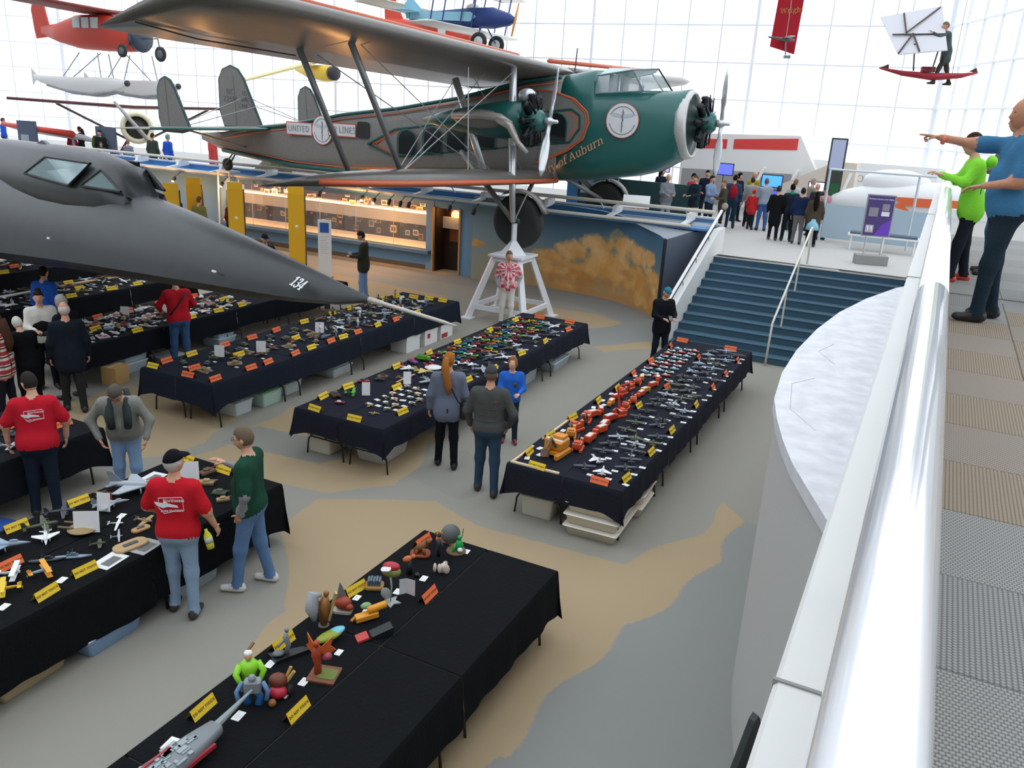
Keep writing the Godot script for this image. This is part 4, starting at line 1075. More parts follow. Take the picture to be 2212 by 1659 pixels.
func build_hung():
	# blue biplane with pale blue side
	var t = thing("blue_biplane", "hanging dark blue biplane with pale blue flank", "airplane", V(-17.6, 8.1, -30.2), deg_to_rad(2))
	var navy := col("1f3a78", 0.45); var pale := col("8fc4d6", 0.5)
	var b := mb(); hull(b, [[-2.5, 0.1, 0.14, 0.05], [-1.2, 0.06, 0.24, 0.2], [0.2, 0.05, 0.36, 0.34], [1.2, 0.05, 0.38, 0.36], [1.9, 0.0, 0.22, 0.2], [2.1, 0.0, 0.08, 0.08]]); obj("fuselage", b, navy, t)
	b = mb(); b.prism(PackedVector2Array([Vector2(-2.4, -0.05), Vector2(0.4, -0.14), Vector2(0.65, 0.03), Vector2(0.4, 0.2), Vector2(-2.4, 0.22)]), 0.02, Transform3D(rot(0, -4, 0), V(0, 0.03, 0.33))); obj("pale_flank", b, pale, t)
	b = mb(); b.prism(PackedVector2Array([Vector2(-2.3, 0.0), Vector2(-2.65, 0.0), Vector2(-2.75, 0.5), Vector2(-2.5, 0.85), Vector2(-1.9, 0.3)]), 0.05, Transform3D()); obj("tail_fin", b, pale, t)
	b = mb(); b.soft(); wing_mesh([[V(-2.0, 0.22, -1.1), V(-2.7, 0.22, -1.1), 0.03], [V(-1.9, 0.22, 1.1), V(-2.7, 0.22, 1.1), 0.03]], b); obj("tailplane", b, pale, t)
	for w in [[0.35, 1.05, "upper_wing"], [0.1, -0.42, "lower_wing"]]:
		b = mb(); b.soft(); wing_mesh([[V(w[0] + 0.55, w[1], -3.6), V(w[0] - 0.55, w[1] - 0.04, -3.6), 0.07], [V(w[0] + 0.6, w[1], 0), V(w[0] - 0.6, w[1] - 0.04, 0), 0.1], [V(w[0] + 0.55, w[1], 3.6), V(w[0] - 0.55, w[1] - 0.04, 3.6), 0.07]], b); obj(w[2], b, col("d9d9d2", 0.5), t)
	for z in [-2.6, -0.4, 0.4, 2.6]:
		for x in [-0.05, 0.45]:
			b = mb(); b.rod(V(x, -0.4, z), V(x + 0.25, 1.05, z), 0.03); obj("strut", b, navy, t)
	for z in [-0.75, 0.75]:
		wheel_at(t, V(1.0, -0.85, z), 0.34, "cfd4d2")
		b = mb(); b.rod(V(1.0, -0.85, z), V(0.8, -0.25, z * 0.4), 0.03); obj("gear_strut", b, navy, t)
	for z in [0.0]:
		b = mb(); b.soft(); b.ball(V(0.3, 0.42, z), V(0.28, 0.14, 0.18), 10); obj("cockpit_rim", b, col("e7e6df", 0.6), t)
	b = mb(); b.soft(); b.tube([V(2.12, -0.6, 0.25), V(2.12, 0, 0), V(2.12, 0.6, -0.25)], [0.03, 0.06, 0.03], 8); obj("propeller", b, col("c98b35", 0.4), t)
	cables(t, [V(0.35, 1.1, -1.5), V(0.35, 1.1, 1.5), V(-2.3, 0.3, 0)])
	# red monoplane behind it
	t = thing("red_monoplane", "hanging orange red airplane behind the blue biplane", "airplane", V(-20.9, 7.9, -33.0), deg_to_rad(-8))
	var red := col("d8452c", 0.45)
	b = mb(); hull(b, [[-2.6, 0.45, 0.14, 0.06], [-1.4, 0.2, 0.3, 0.24], [0.2, -0.05, 0.45, 0.4], [1.4, -0.25, 0.45, 0.4], [2.2, -0.35, 0.3, 0.3]]); obj("fuselage", b, red, t)
	b = mb(); b.prism(PackedVector2Array([Vector2(-1.6, 0.45), Vector2(-2.7, 0.45), Vector2(-2.75, 1.1), Vector2(-2.5, 1.4), Vector2(-2.1, 1.3)]), 0.06, Transform3D()); obj("tail_fin", b, red, t)
	b = mb(); b.soft(); wing_mesh([[V(0.9, 0.75, -4.2), V(-0.5, 0.7, -4.2), 0.08], [V(1.0, 0.62, 0), V(-0.6, 0.55, 0), 0.13], [V(0.9, 0.75, 4.2), V(-0.5, 0.7, 4.2), 0.08]], b); obj("wing", b, col("e0d7c8", 0.5), t)
	b = mb(); b.box(V(0.9, -0.05, 0.40), V(0.4, 0.26, 0.04)); obj("side_window", b, col("eef2f2", 0.3), t)
	b = mb(); b.rod(V(2.25, -0.35, 0.1), V(2.35, -0.8, 0.1), 0.03); obj("exhaust", b, col("3a3a3a", 0.5), t)
	cables(t, [V(0.2, 0.7, -1.6), V(0.2, 0.7, 1.6), V(-2.4, 0.6, 0)])
	# red cabin plane on white floats
	t = thing("red_seaplane", "hanging red cabin airplane on white twin floats", "airplane", V(-34.2, 6.6, -26.6), deg_to_rad(2))
	var brick := col("c2412f", 0.4); var offw := col("d9d9d6", 0.5)
	b = mb(); hull(b, [[-3.2, 0.55, 0.18, 0.08], [-2.0, 0.45, 0.4, 0.3], [-0.6, 0.5, 0.7, 0.5], [1.0, 0.5, 0.75, 0.55], [2.2, 0.35, 0.6, 0.5], [2.7, 0.3, 0.5, 0.45]], 0.6); obj("fuselage", b, brick, t)
	b = mb(); b.prism(PackedVector2Array([Vector2(-2.6, 0.3), Vector2(-3.6, 0.2), Vector2(-3.75, 1.4), Vector2(-3.4, 2.1), Vector2(-3.0, 1.9)]), 0.08, Transform3D()); obj("tail_fin", b, brick, t)
	b = mb(); b.soft(); wing_mesh([[V(1.3, 1.5, -5.6), V(-0.4, 1.45, -5.6), 0.1], [V(1.4, 1.3, 0), V(-0.5, 1.25, 0), 0.16], [V(1.3, 1.5, 5.6), V(-0.4, 1.45, 5.6), 0.1]], b); obj("wing", b, col("7d2f27", 0.5), t)
	for x in [-0.35, 0.2, 0.75]:
		b = mb(); b.box(V(x, 0.85, 0.515), V(0.42, 0.42, 0.05)); obj("cabin_window", b, col("c7d4d6", 0.15), t)
	b = mb(); b.soft(); b.lathe([[0.3, 0], [0.52, 0.0], [0.56, 0.25], [0.5, 0.35], [0.2, 0.36]], 20, Transform3D(rot(0, 0, -90), V(2.65, 0.3, 0))); obj("engine_cowl", b, col("2c3b4c", 0.4), t)
	wheel_at(t, V(2.7, -0.25, 0.9), 0.26, "5b6266"); wheel_at(t, V(4.1, -0.3, 0.2), 0.3, "5b6266")
	b = mb(); b.rod(V(4.1, -0.3, 0.2), V(3.9, 0.3, 0.1), 0.025); b.rod(V(3.9, 0.3, 0.1), V(2.9, 0.3, 0), 0.025); b.rod(V(2.7, -0.25, 0.9), V(2.6, 0.1, 0.4), 0.025); obj("wheel_strut", b, col("4d565c", 0.5), t)
	for s in [[1.1, 0.0], [-1.1, 0.3]]:
		b = mb()
		hull(b, [[-2.9, -1.35, 0.12, 0.1], [-2.2, -1.45, 0.18, 0.25], [-0.5, -1.6, 0.32, 0.36], [0.8, -1.62, 0.38, 0.4], [2.0, -1.55, 0.32, 0.32], [2.6, -1.45, 0.14, 0.14], [2.75, -1.42, 0.06, 0.06]], 0.6)
		var fo = obj("float", b, offw, t); fo.position = V(0.35 + s[1] * 2.0, -0.1, s[0])
		b = mb(); hull(b, [[-2.0, -1.68, 0.05, 0.2], [-0.4, -1.9, 0.08, 0.33], [1.0, -1.96, 0.08, 0.36], [2.2, -1.78, 0.05, 0.26]], 0.6); obj("keel", b, col("8b8f92", 0.5), fo)
		b = mb(); b.soft(); b.ball(V(2.68, -1.43, 0), V(0.14, 0.13, 0.13), 10); obj("bumper", b, col("3a3c3d", 0.7), fo)
		b = mb(); b.prism(PackedVector2Array([Vector2(-2.85, -1.2), Vector2(-3.1, -1.0), Vector2(-3.1, -1.7), Vector2(-2.85, -1.45)]), 0.04); obj("water_rudder", b, offw, fo)
		for x in [[-1.2, -0.7], [-0.6, 0.6], [1.2, 0.4], [1.5, 1.9]]:
			b = mb(); b.rod(V(x[0], -1.35, 0), V(x[1], -0.2 - 0.05, -s[0] * 0.55), 0.025); obj("float_strut", b, col("9aa0a3", 0.4, 0.3), fo)
	cables(t, [V(0.4, 1.5, -1.6), V(0.4, 1.5, 1.6), V(-3.0, 0.8, 0)])
	# yellow airplane far behind the big wing
	t = thing("yellow_airplane", "hanging yellow airplane with a thick tapered wing", "airplane", V(-26.4, 6.0, -32.4), deg_to_rad(-20))
	var yel := col("e3c03a", 0.5)
	b = mb(); hull(b, [[-2.4, 0.2, 0.1, 0.06], [-1, 0.05, 0.3, 0.26], [0.4, 0, 0.36, 0.34], [0.9, 0, 0.3, 0.3]]); obj("fuselage", b, yel, t)
	b = mb(); b.soft(); b.lathe([[0.1, 0], [0.32, 0.0], [0.3, 0.22], [0.1, 0.28]], 16, Transform3D(rot(0, 0, -90), V(0.9, 0, 0))); obj("engine", b, col("2a2a2c", 0.5), t)
	b = mb(); b.soft(); wing_mesh([[V(0.1, 0.9, -4.0), V(-0.7, 0.88, -4.0), 0.06], [V(0.3, 0.55, 0), V(-1.0, 0.5, 0), 0.16], [V(-0.4, -0.55, 3.6), V(-1.3, -0.6, 3.6), 0.1], [V(-0.7, -0.6, 4.0), V(-1.1, -0.62, 4.0), 0.04]], b); obj("wing", b, col("e8d9a0", 0.5), t)
	cables(t, [V(0, 0.6, 0), V(-2, 0.3, 0)])
	# white high wing plane with a round cowl, standing behind the rail
	t = thing("high_wing_plane", "white high wing airplane with cream round cowl and propeller", "airplane", V(-29.2, 1.65, -24.3), deg_to_rad(-38))
	b = mb(); hull(b, [[-4.5, 1.6, 0.15, 0.08], [-2.5, 1.6, 0.4, 0.3], [-0.8, 1.7, 0.6, 0.45], [0.2, 1.75, 0.55, 0.5]]); obj("fuselage", b, col("d7d3cd", 0.5), t)
	b = mb(); b.soft(); b.lathe([[0.02, 0.12], [0.42, 0.14], [0.44, 0.46], [0.52, 0.52], [0.62, 0.4], [0.62, 0.0], [0.5, -0.1], [0.3, -0.1]], 28, Transform3D(rot(0, 0, -90), V(0.25, 1.78, 0))); obj("cowl", b, col("e9e0bf", 0.35), t)
	b = mb(); b.soft(); b.lathe([[0.05, 0.45], [0.16, 0.42], [0.4, 0.32], [0.4, 0.16], [0.05, 0.16]], 20, Transform3D(rot(0, 0, -90), V(0.25, 1.78, 0))); obj("engine", b, col("2f2b28", 0.5), t)
	b = mb(); b.soft(); b.tube([V(0.85, 1.78 - 0.95, -0.75), V(0.87, 1.78, 0), V(0.85, 1.78 + 0.95, 0.75)], [0.05, 0.09, 0.05], 8); obj("propeller", b, col("a7a39d", 0.3, 0.3), t)
	b = mb(); b.soft(); wing_mesh([[V(0.0, 2.62, -4.4), V(-1.2, 2.6, -4.4), 0.06], [V(0.1, 2.5, 0), V(-1.4, 2.45, 0), 0.13], [V(0.0, 2.62, 4.4), V(-1.2, 2.6, 4.4), 0.06]], b); var wo = obj("wing", b, col("dedcd8", 0.5), t)
	b = mb(); b.soft(); b.tube([V(0.04, 2.66, -4.4), V(0.14, 2.55, 0), V(0.04, 2.66, 4.4)], 0.05, 6); obj("maroon_edge", b, col("5b2f2f", 0.5), wo)
	for s in [-1, 1]:
		b = mb(); b.rod(V(-0.3, 1.3, 0.4 * s), V(-0.4, 2.55, 2.8 * s), 0.045); obj("wing_strut", b, col("5a4a44", 0.5), t)
		wheel_at(t, V(0.1, 0.36, 0.95 * s), 0.36, "d9d6d0")
		b = mb(); b.rod(V(0.1, 0.36, 0.95 * s), V(-0.1, 1.3, 0.35 * s), 0.05); obj("gear_leg", b, col("8a2330", 0.5), t)
	# red and white wing resting behind, tan canvas covered exhibit, red post, white plinths
	t = thing("red_wing_display", "white display wing with a red leading edge", "airplane wing", V(-33.4, 1.65, -23.6), deg_to_rad(0))
	b = mb(); b.soft(); wing_mesh([[V(-2.6, 1.5, 0.4), V(-3.0, 1.2, -0.6), 0.1], [V(1.8, 1.3, 0.4), V(1.6, 0.9, -1.4), 0.16]], b); var rw = obj("wing", b, col("d9dbdc", 0.5), t); 
	b = mb(); b.soft(); b.tube([V(-2.6, 1.52, 0.42), V(1.8, 1.36, 0.42)], [0.09, 0.14], 8); obj("red_edge", b, col("d6402c", 0.5), rw)
	for x in [-2.2, 1.2]:
		b = mb(); b.rod(V(x, 0, -0.1), V(x, 1.3, 0), 0.05); obj("support", b, col("b4b8bb", 0.5), t)
	t = thing("camouflage_exhibit", "crumpled camouflage canvas exhibit behind the tail", "exhibit", V(-21.6, 1.65, -25.4))
	b = mb(); b.soft()
	var rings = []
	for s in [[-2.4, 0.2], [-1.8, 1.0], [-0.9, 1.25], [0.2, 0.95], [1.4, 0.75], [2.2, 0.3]]:
		rings.append(PackedVector3Array([V(s[0], 0, 1.0), V(s[0] + 0.1, s[1] * 0.7, 0.7), V(s[0], s[1], 0.1), V(s[0] - 0.1, s[1] * 0.75, -0.6), V(s[0], 0, -0.9)]))
	b.loft(rings)
	var cam := mat("camo", Color("8b8a72"), 0.9); cam.albedo_texture = noise_tex(0.02, Color("4c5a4c"), Color("f2ecd2"), 256, 2, 30); cam.uv1_triplanar = true; cam.uv1_scale = Vector3.ONE * 0.6
	obj("canvas", b, cam, t)
	var rp = thing("red_post", "plain red square post behind the blue ledge", "post", V(-24.6, 1.65, -23.8))
	b = mb(); b.span(V(-0.13, 0, -0.1), V(0.13, 1.5, 0.1)); obj("post", b, col("c23a33", 0.5), rp)
	b = mb(); b.span(V(-0.13, 1.2, 0.1), V(0.3, 1.5, 0.12)); obj("flag_panel", b, col("c9403a", 0.5), rp)
	for q in [[-20.3, -24.1, 0.75, "white box plinth behind the tail wheel"], [-26.2, -24.4, 0.6, "low white plinth behind blue jacket visitor"]]:
		b = mb(); b.slab(V(0, q[2] / 2, 0), V(1.0, q[2], 0.7), 0.02, Basis(), 0.01); var o = tag(obj("white_plinth", b, col("eceded", 0.5)), q[3], "plinth"); o.position = V(q[0], 1.65, q[1])
	for q in [[-29.9, -23.4, "tall slate information board by the two men"], [-34.0, -22.9, "slate information board by the jacket rack"]]:
		t = thing("info_board", q[2], "sign", V(q[0], 1.65, q[1]), 0.35)
		b = mb(); b.span(V(-0.42, 0.15, -0.03), V(0.42, 1.75, 0.03)); obj("board", b, col("596274", 0.6), t)
		b = mb(); b.span(V(-0.3, 0.95, 0.03), V(0.05, 1.2, 0.036)); b.span(V(-0.3, 0.5, 0.03), V(0.0, 0.8, 0.036)); obj("photo", b, col("a9b3bf", 0.6), t)
		b = mb(); b.span(V(-0.4, 0, -0.15), V(0.4, 0.15, 0.15)); obj("foot", b, col("596274", 0.6), t)
	# red banner and small glider model by the far glass
	t = thing("red_banner", "long red cloth banner hanging by the glass wall", "banner", V(-4.87, 0, -26.7))
	b = mb(); b.prism(PackedVector2Array([Vector2(-0.4, 7.05), Vector2(0.32, 6.85), Vector2(0.42, 9.6), Vector2(-0.28, 9.6)]), 0.02); obj("cloth", b, cloth("a82832"), t)
	write("Wright", 0.14, col("c2843c"), t, V(0.08, 8.02, 0.02), rot(0, 0, 4), true)
	b = mb(); b.rod(V(-0.35, 9.62, 0), V(0.5, 9.62, 0), 0.02); b.rod(V(0.05, 9.6, 0), V(0.05, 14.1, 0), 0.008, 4); obj("hanger", b, col("8c8f92", 0.4), t)
	t = thing("glider_model", "small hanging white glider model below red banner", "model", V(-4.75, 7.25, -26.2), 0.4)
	b = mb(); b.soft(); wing_mesh([[V(0.1, 0, -0.55), V(-0.1, 0, -0.55), 0.02], [V(0.12, 0, 0.55), V(-0.1, 0, 0.55), 0.02]], b); obj("wing", b, col("d9d4cc", 0.5), t)
	b = mb(); hull(b, [[-0.5, 0.0, 0.02, 0.02], [0.0, -0.05, 0.06, 0.05], [0.25, -0.05, 0.03, 0.03]], 0.8, 8); obj("fuselage", b, col("6b5a55", 0.5), t)
	b = mb(); b.rod(V(0, -0.05, 0), V(0.05, -0.45, 0), 0.02); b.box(V(0.1, -0.5, 0), V(0.18, 0.08, 0.1)); obj("pilot_figure", b, col("7d8390", 0.6), t)
	cables(t, [V(0, 0, 0)])
	# canvas winged flying machine with a mannequin on a red keel
	t = thing("canvas_flying_machine", "early flying machine with square canvas wing and red keel", "airplane", V(-0.8, 6.3, -23.6), deg_to_rad(12))
	b = mb(); b.prism(PackedVector2Array([Vector2(-1.25, 0.0), Vector2(0.2, -0.95), Vector2(0.25, 0.25), Vector2(-1.25, 1.0)]), 0.02, Transform3D(rot(0, 0, 0), V(-0.1, 0, 0)))
	b = mb()
	b.quad(V(-1.28, 1.22, -0.4), V(0.1, 1.52, -0.6), V(0.2, 0.45, 0.5), V(-0.85, 0.32, 0.5)); b.quad(V(-0.85, 0.335, 0.5), V(0.2, 0.465, 0.5), V(0.1, 1.535, -0.6), V(-1.28, 1.235, -0.4)); obj("canvas_wing", b, col("d3d1d6", 0.8), t)
	for q in [[V(-0.75, 1.34, -0.46), V(-0.7, 0.85, 0.1)], [V(-0.7, 0.85, 0.1), V(0.05, 1.5, -0.56)], [V(-1.0, 0.8, 0.1), V(0.16, 0.85, 0.1)], [V(-0.55, 0.84, 0.12), V(-0.85, 0.36, 0.5)], [V(-0.55, 0.84, 0.12), V(-0.4, 0.42, 0.5)], [V(0.12, 0.85, 0.1), V(0.0, 0.0, 0.2)], [V(-0.5, 0.6, 0.3), V(-0.4, 0.0, 0.2)]]:
		b = mb(); b.rod(q[0], q[1], 0.02, 5); obj("spar", b, col("4d4038", 0.6), t)
	b = mb(); hull(b, [[-1.15, 0.05, 0.02, 0.02], [-0.6, -0.05, 0.06, 0.12], [0.1, -0.1, 0.09, 0.16], [0.7, -0.05, 0.06, 0.1], [1.05, 0.03, 0.02, 0.02]], 0.8, 10); obj("keel", b, col("a3202f", 0.5), t)
	b = mb(); b.prism(PackedVector2Array([Vector2(-1.15, 0.05), Vector2(-0.95, 0.15), Vector2(-0.93, 0.02)]), 0.03); b.prism(PackedVector2Array([Vector2(1.05, 0.03), Vector2(1.0, 0.14), Vector2(0.85, 0.05)]), 0.03); obj("keel_tip", b, col("3c3230", 0.6), t)
	b = mb(); b.box(V(-0.05, 0.06, 0), V(0.3, 0.12, 0.2)); obj("seat_block", b, col("7a1c2a", 0.6), t)
	cables(t, [V(-0.9, 1.3, -0.42), V(0.05, 1.5, -0.58), V(0.5, 0.0, 0)])

# ---------------------------------------------------------------- show tables
const TOP := 0.745
var blocks := {
	"stairs": [-3.44, -8.6, 4, "the table by the stairs", "21232c", 0.36],
	"middle": [-6.86, -8.62, 4, "the table by the ponytail woman", "20222c", 0.36],
	"nose": [-10.0, -8.64, 4, "the table under the boom tip", "1c212c", 0.40],
	"redjacket": [-13.17, -8.7, 4, "the table by the red jacket visitor", "14181e", 0.42],
	"far": [-16.28, -8.7, 3, "the table beyond the red jacket visitor", "14171b", 0.42],
	"back": [-19.4, -8.9, 3, "the table farthest from the stairs", "14171b", 0.42],
	"empty": [-3.37, -1.08, 3, "the half empty black table", "121416", 0.46],
	"cap": [-6.84, -1.12, 3, "the table by the black cap man", "101214", 0.56],
	"corner": [-9.85, -1.15, 3, "the table behind the red shirt man", "15181d", 0.5]}

func folding_table(cx: float, cz: float, w: float, l: float, label: String, group: String):
	var t = thing("folding_table", label, "table", V(cx, 0, cz), 0, group)
	var top := col("8a7f70", 0.6); var steel := col("3f3a35", 0.45, 0.4)
	var b := mb(); b.slab(V(0, 0.715, 0), V(w - 0.02, 0.03, l - 0.02), 0.02, Basis(), 0.006); obj("tabletop", b, top, t)
	for s in [-1, 1]:
		var z = s * (l / 2 - 0.22)
		for q in [-1, 1]:
			b = mb(); b.soft(); b.tube([V(q * w * 0.20, 0.70, z), V(q * w * 0.22, 0.42, z + s * 0.02), V(q * w * 0.40, 0.22, z + s * 0.03), V(q * w * 0.43, 0.0, z + s * 0.03)], 0.014, 6); obj("leg", b, steel, t)
		b = mb(); b.rod(V(-w * 0.36, 0.27, z + s * 0.025), V(w * 0.36, 0.27, z + s * 0.025), 0.012); b.rod(V(0, 0.27, z + s * 0.025), V(0, 0.7, z - s * 0.4), 0.01); obj("leg_brace", b, steel, t)

func table_cloth(cx: float, cz: float, w: float, l: float, sides: Array, m: Material, hem: float, label: String, group: String, sd: int):
	# sides: which edges hang free, in the order +x, -z (far), -x, +z (near)
	var t = thing("tablecloth", label, "tablecloth", V(cx, 0, cz), 0, group)
	var b := mb(); b.slab(V(0, TOP - 0.004, 0), V(w - 0.008, 0.012, l - 0.008), 0.015, Basis(), 0.004)
	obj("cloth_top", b, m, t)
	var hw = w / 2; var hl = l / 2
	var edges = [[V(hw, 0, hl), V(hw, 0, -hl), V(1, 0, 0)], [V(hw, 0, -hl), V(-hw, 0, -hl), V(0, 0, -1)], [V(-hw, 0, -hl), V(-hw, 0, hl), V(-1, 0, 0)], [V(-hw, 0, hl), V(hw, 0, hl), V(0, 0, 1)]]
	var r := RandomNumberGenerator.new(); r.seed = sd
	for e in 4:
		if not sides[e]: continue
		var a: Vector3 = edges[e][0]; var z: Vector3 = edges[e][1]; var n: Vector3 = edges[e][2]
		var len = a.distance_to(z)
		var steps = int(len / 0.06)
		var cols = []
		var ph = r.randf() * 6.0
		var ca = sides[(e + 3) % 4]; var cb = sides[(e + 1) % 4]
		for i in steps + 1:
			var f = float(i) / steps
			var p = a.lerp(z, f)
			var d0 = f * len; var d1 = (1.0 - f) * len
			var wave = sin(d0 * 9.0 + ph) * 0.5 + sin(d0 * 21.0 + ph * 2.0) * 0.35 + sin(d0 * 4.1 + ph) * 0.4
			var corner = 0.0
			if ca: corner = maxf(corner, 1.0 - d0 / 0.22)
			if cb: corner = maxf(corner, 1.0 - d1 / 0.22)
			corner = maxf(corner, 0.0)
			var y = hem
			var along = (z - a).normalized()
			var out = n * (0.016 + 0.012 * wave) + (along * (-0.05 * maxf(0.0, 1.0 - d0 / 0.2) if ca else 0.0)) + (along * (0.05 * maxf(0.0, 1.0 - d1 / 0.2)) if cb else Vector3.ZERO)
			var drop = y - corner * 0.10 + 0.012 * sin(d0 * 3.0 + ph)
			cols.append([p + V(0, TOP, 0) - n * 0.012, p + V(0, TOP - 0.012, 0) + n * 0.004, p + V(0, TOP - 0.06, 0) + n * 0.008 + out * 0.15, p + V(0, lerpf(TOP, drop, 0.55), 0) + n * 0.008 + out * 0.7, p + V(0, drop, 0) + n * 0.01 + out * 1.5])
		var rings = []
		for k in 5:
			var ring = PackedVector3Array()
			for c in cols: ring.append(c[k])
			rings.append(ring)
		rings.reverse()
		b = mb(); b.soft(); b.loft(rings, false, false)
		obj("cloth_drop", b, m, t)

func build_tables():
	for key in blocks:
		var k = blocks[key]
		var m := cloth(k[4], 3.0, 0.6)
		var n: int = k[2]
		for i in n:
			for s in [-1, 1]:
				var cx = k[0] + s * 0.382; var cz = k[1] - 1.835 * (i + 0.5)
				folding_table(cx, cz, 0.762, 1.83, "folding table with bent steel legs, part of " + k[3], "folding tables of " + k[3])
				table_cloth(cx, cz, 0.762, 1.832, [s == 1, i == n - 1, s == -1, i == 0], m, TOP - k[5] + (0.03 if (i + s) % 2 else 0.0), "dark cloth draped over a folding table of " + k[3], "dark cloths on " + k[3], i * 7 + s + int(-k[0] * 10))
	tent_signs()
	bins()

func tent_signs():
	var b := mb()
	var hh = 0.078; var hd = 0.042; var hl = 0.115
	for s in [1, -1]:
		var n = V(0, 0.42, s).normalized() * 0.0025
		var p = [V(-hl, 0, hd * s), V(hl, 0, hd * s), V(hl, hh, 0), V(-hl, hh, 0)]
		if s < 0: p = [p[1], p[0], p[3], p[2]]
		b.quad(p[3], p[2], p[1], p[0]); b.quad(p[0] - n, p[1] - n, p[2] - n, p[3] - n)
	var tent = b.mesh()
	var words = text_mesh("DO NOT TOUCH", 0.021, false, 0.0012, true)
	var ink := col("5a3a12", 0.8)
	var tilt = rad_to_deg(atan2(hd, hh))
	var lists = {
		"empty": [[-4.01, -3.47, 0], [-3.42, -3.79, 0], [-4.05, -4.35, 0], [-4.03, -5.28, 0], [-3.42, -5.54, 1], [-3.99, -6.33, 1], [-3.80, -6.50, 3]],
		"stairs": [[-4.1, -8.99, 0], [-3.81, -8.66, 2], [-4.11, -9.68, 0], [-4.13, -10.5, 0], [-4.09, -11.41, 0], [-4.06, -12.16, 0], [-4.1, -13.07, 1], [-4.1, -14.02, 1], [-4.1, -15.24, 1], [-4.01, -15.8, 3], [-3.06, -15.8, 3], [-3.49, -11.55, 0], [-3.41, -12.72, 1], [-3.43, -14.78, 1], [-2.99, -8.68, 3], [-2.76, -8.93, 0], [-2.76, -9.9, 0], [-2.76, -10.83, 0], [-2.76, -12.12, 0], [-2.76, -13.16, 1], [-2.76, -14.06, 1], [-2.77, -15.04, 1]],
		"middle": [[-7.56, -9.16, 0], [-7.55, -9.74, 0], [-7.54, -11.03, 0], [-7.53, -12.01, 0], [-7.5, -12.94, 0], [-7.44, -14.09, 0], [-7.4, -15.13, 0], [-7.1, -15.73, 3], [-6.4, -15.73, 3], [-6.2, -15.13, 1], [-6.2, -14.02, 0], [-6.2, -13.01, 0], [-6.18, -11.91, 0], [-6.22, -11.11, 0], [-7.31, -8.7, 2], [-6.62, -8.7, 2], [-6.25, -9.29, 0], [-6.93, -10.14, 0]],
		"nose": [[-10.6, -8.76, 2], [-10.67, -9.06, 1], [-10.65, -9.56, 0], [-10.63, -10.28, 1], [-10.6, -10.91, 1], [-10.62, -11.56, 1], [-10.63, -12.36, 0], [-10.64, -13.23, 0], [-10.64, -13.82, 0], [-10.64, -15.03, 0], [-10.56, -15.4, 0], [-10.2, -15.6, 2], [-9.39, -8.85, 1], [-10.04, -9.05, 1], [-9.84, -8.76, 3], [-9.36, -9.58, 1], [-9.36, -9.97, 1], [-9.34, -10.61, 1], [-9.36, -11.05, 0], [-9.36, -11.59, 1], [-9.36, -11.94, 0], [-9.36, -12.39, 1], [-9.38, -13.05, 0], [-9.35, -13.63, 1], [-9.35, -14.41, 0], [-10.02, -9.99, 0], [-9.98, -11.36, 0], [-9.85, -15.7, 2], [-9.5, -15.72, 2]],
		"redjacket": [[-13.82, -10.24, 1], [-13.82, -10.91, 1], [-13.15, -9.67, 0], [-12.5, -10.03, 0], [-13.15, -12.77, 0], [-12.52, -12.64, 0], [-12.52, -12.0, 0], [-12.52, -11.3, 0], [-13.85, -11.71, 1], [-13.85, -12.59, 1]],
		"far": [[-16.9, -11.14, 0], [-16.8, -11.82, 0], [-16.16, -11.61, 0], [-15.66, -12.01, 0], [-16.23, -10.83, 0], [-15.66, -11.05, 0], [-15.66, -10.39, 0], [-15.66, -12.69, 0]],
		"back": [[-18.75, -11.63, 0], [-19.21, -12.18, 1]],
		"cap": [[-7.52, -4.43, 0], [-7.5, -5.1, 0], [-6.28, -4.25, 0], [-6.23, -3.84, 0], [-6.92, -3.97, 1], [-7.40, -6.5, 2], [-6.83, -6.5, 2]],
		"corner": [[-9.55, -6.42, 1], [-10.0, -5.98, 1]]}
	for key in lists:
		for s in lists[key]:
			var orange = s[2] % 2 == 1
			var t = thing("tent_sign", ("orange" if orange else "yellow") + " folded DO NOT TOUCH tent sign on " + blocks[key][3], "sign", V(s[0], TOP + 0.003, s[1]), 0, ("orange" if orange else "yellow") + " tent signs on " + blocks[key][3])
			room.append(V(s[0], s[1], 0.085))
			t.rotation.y = (rng.randf_range(-0.12, 0.12)) if s[2] >= 2 else PI / 2 + rng.randf_range(-0.14, 0.14)
			put("card", tent, mat("sign_orange", Color("f0703c"), 0.7) if orange else mat("sign_yellow", Color("e9c52b"), 0.7), t)
			for q in [1, -1]:
				var o = put("lettering", words, ink, t)
				o.transform = Transform3D((Basis() if q > 0 else rot(0, 180, 0)) * rot(-tilt, 0, 0), V(0, hh * 0.5, hd * 0.5 * q + 0.001 * q))

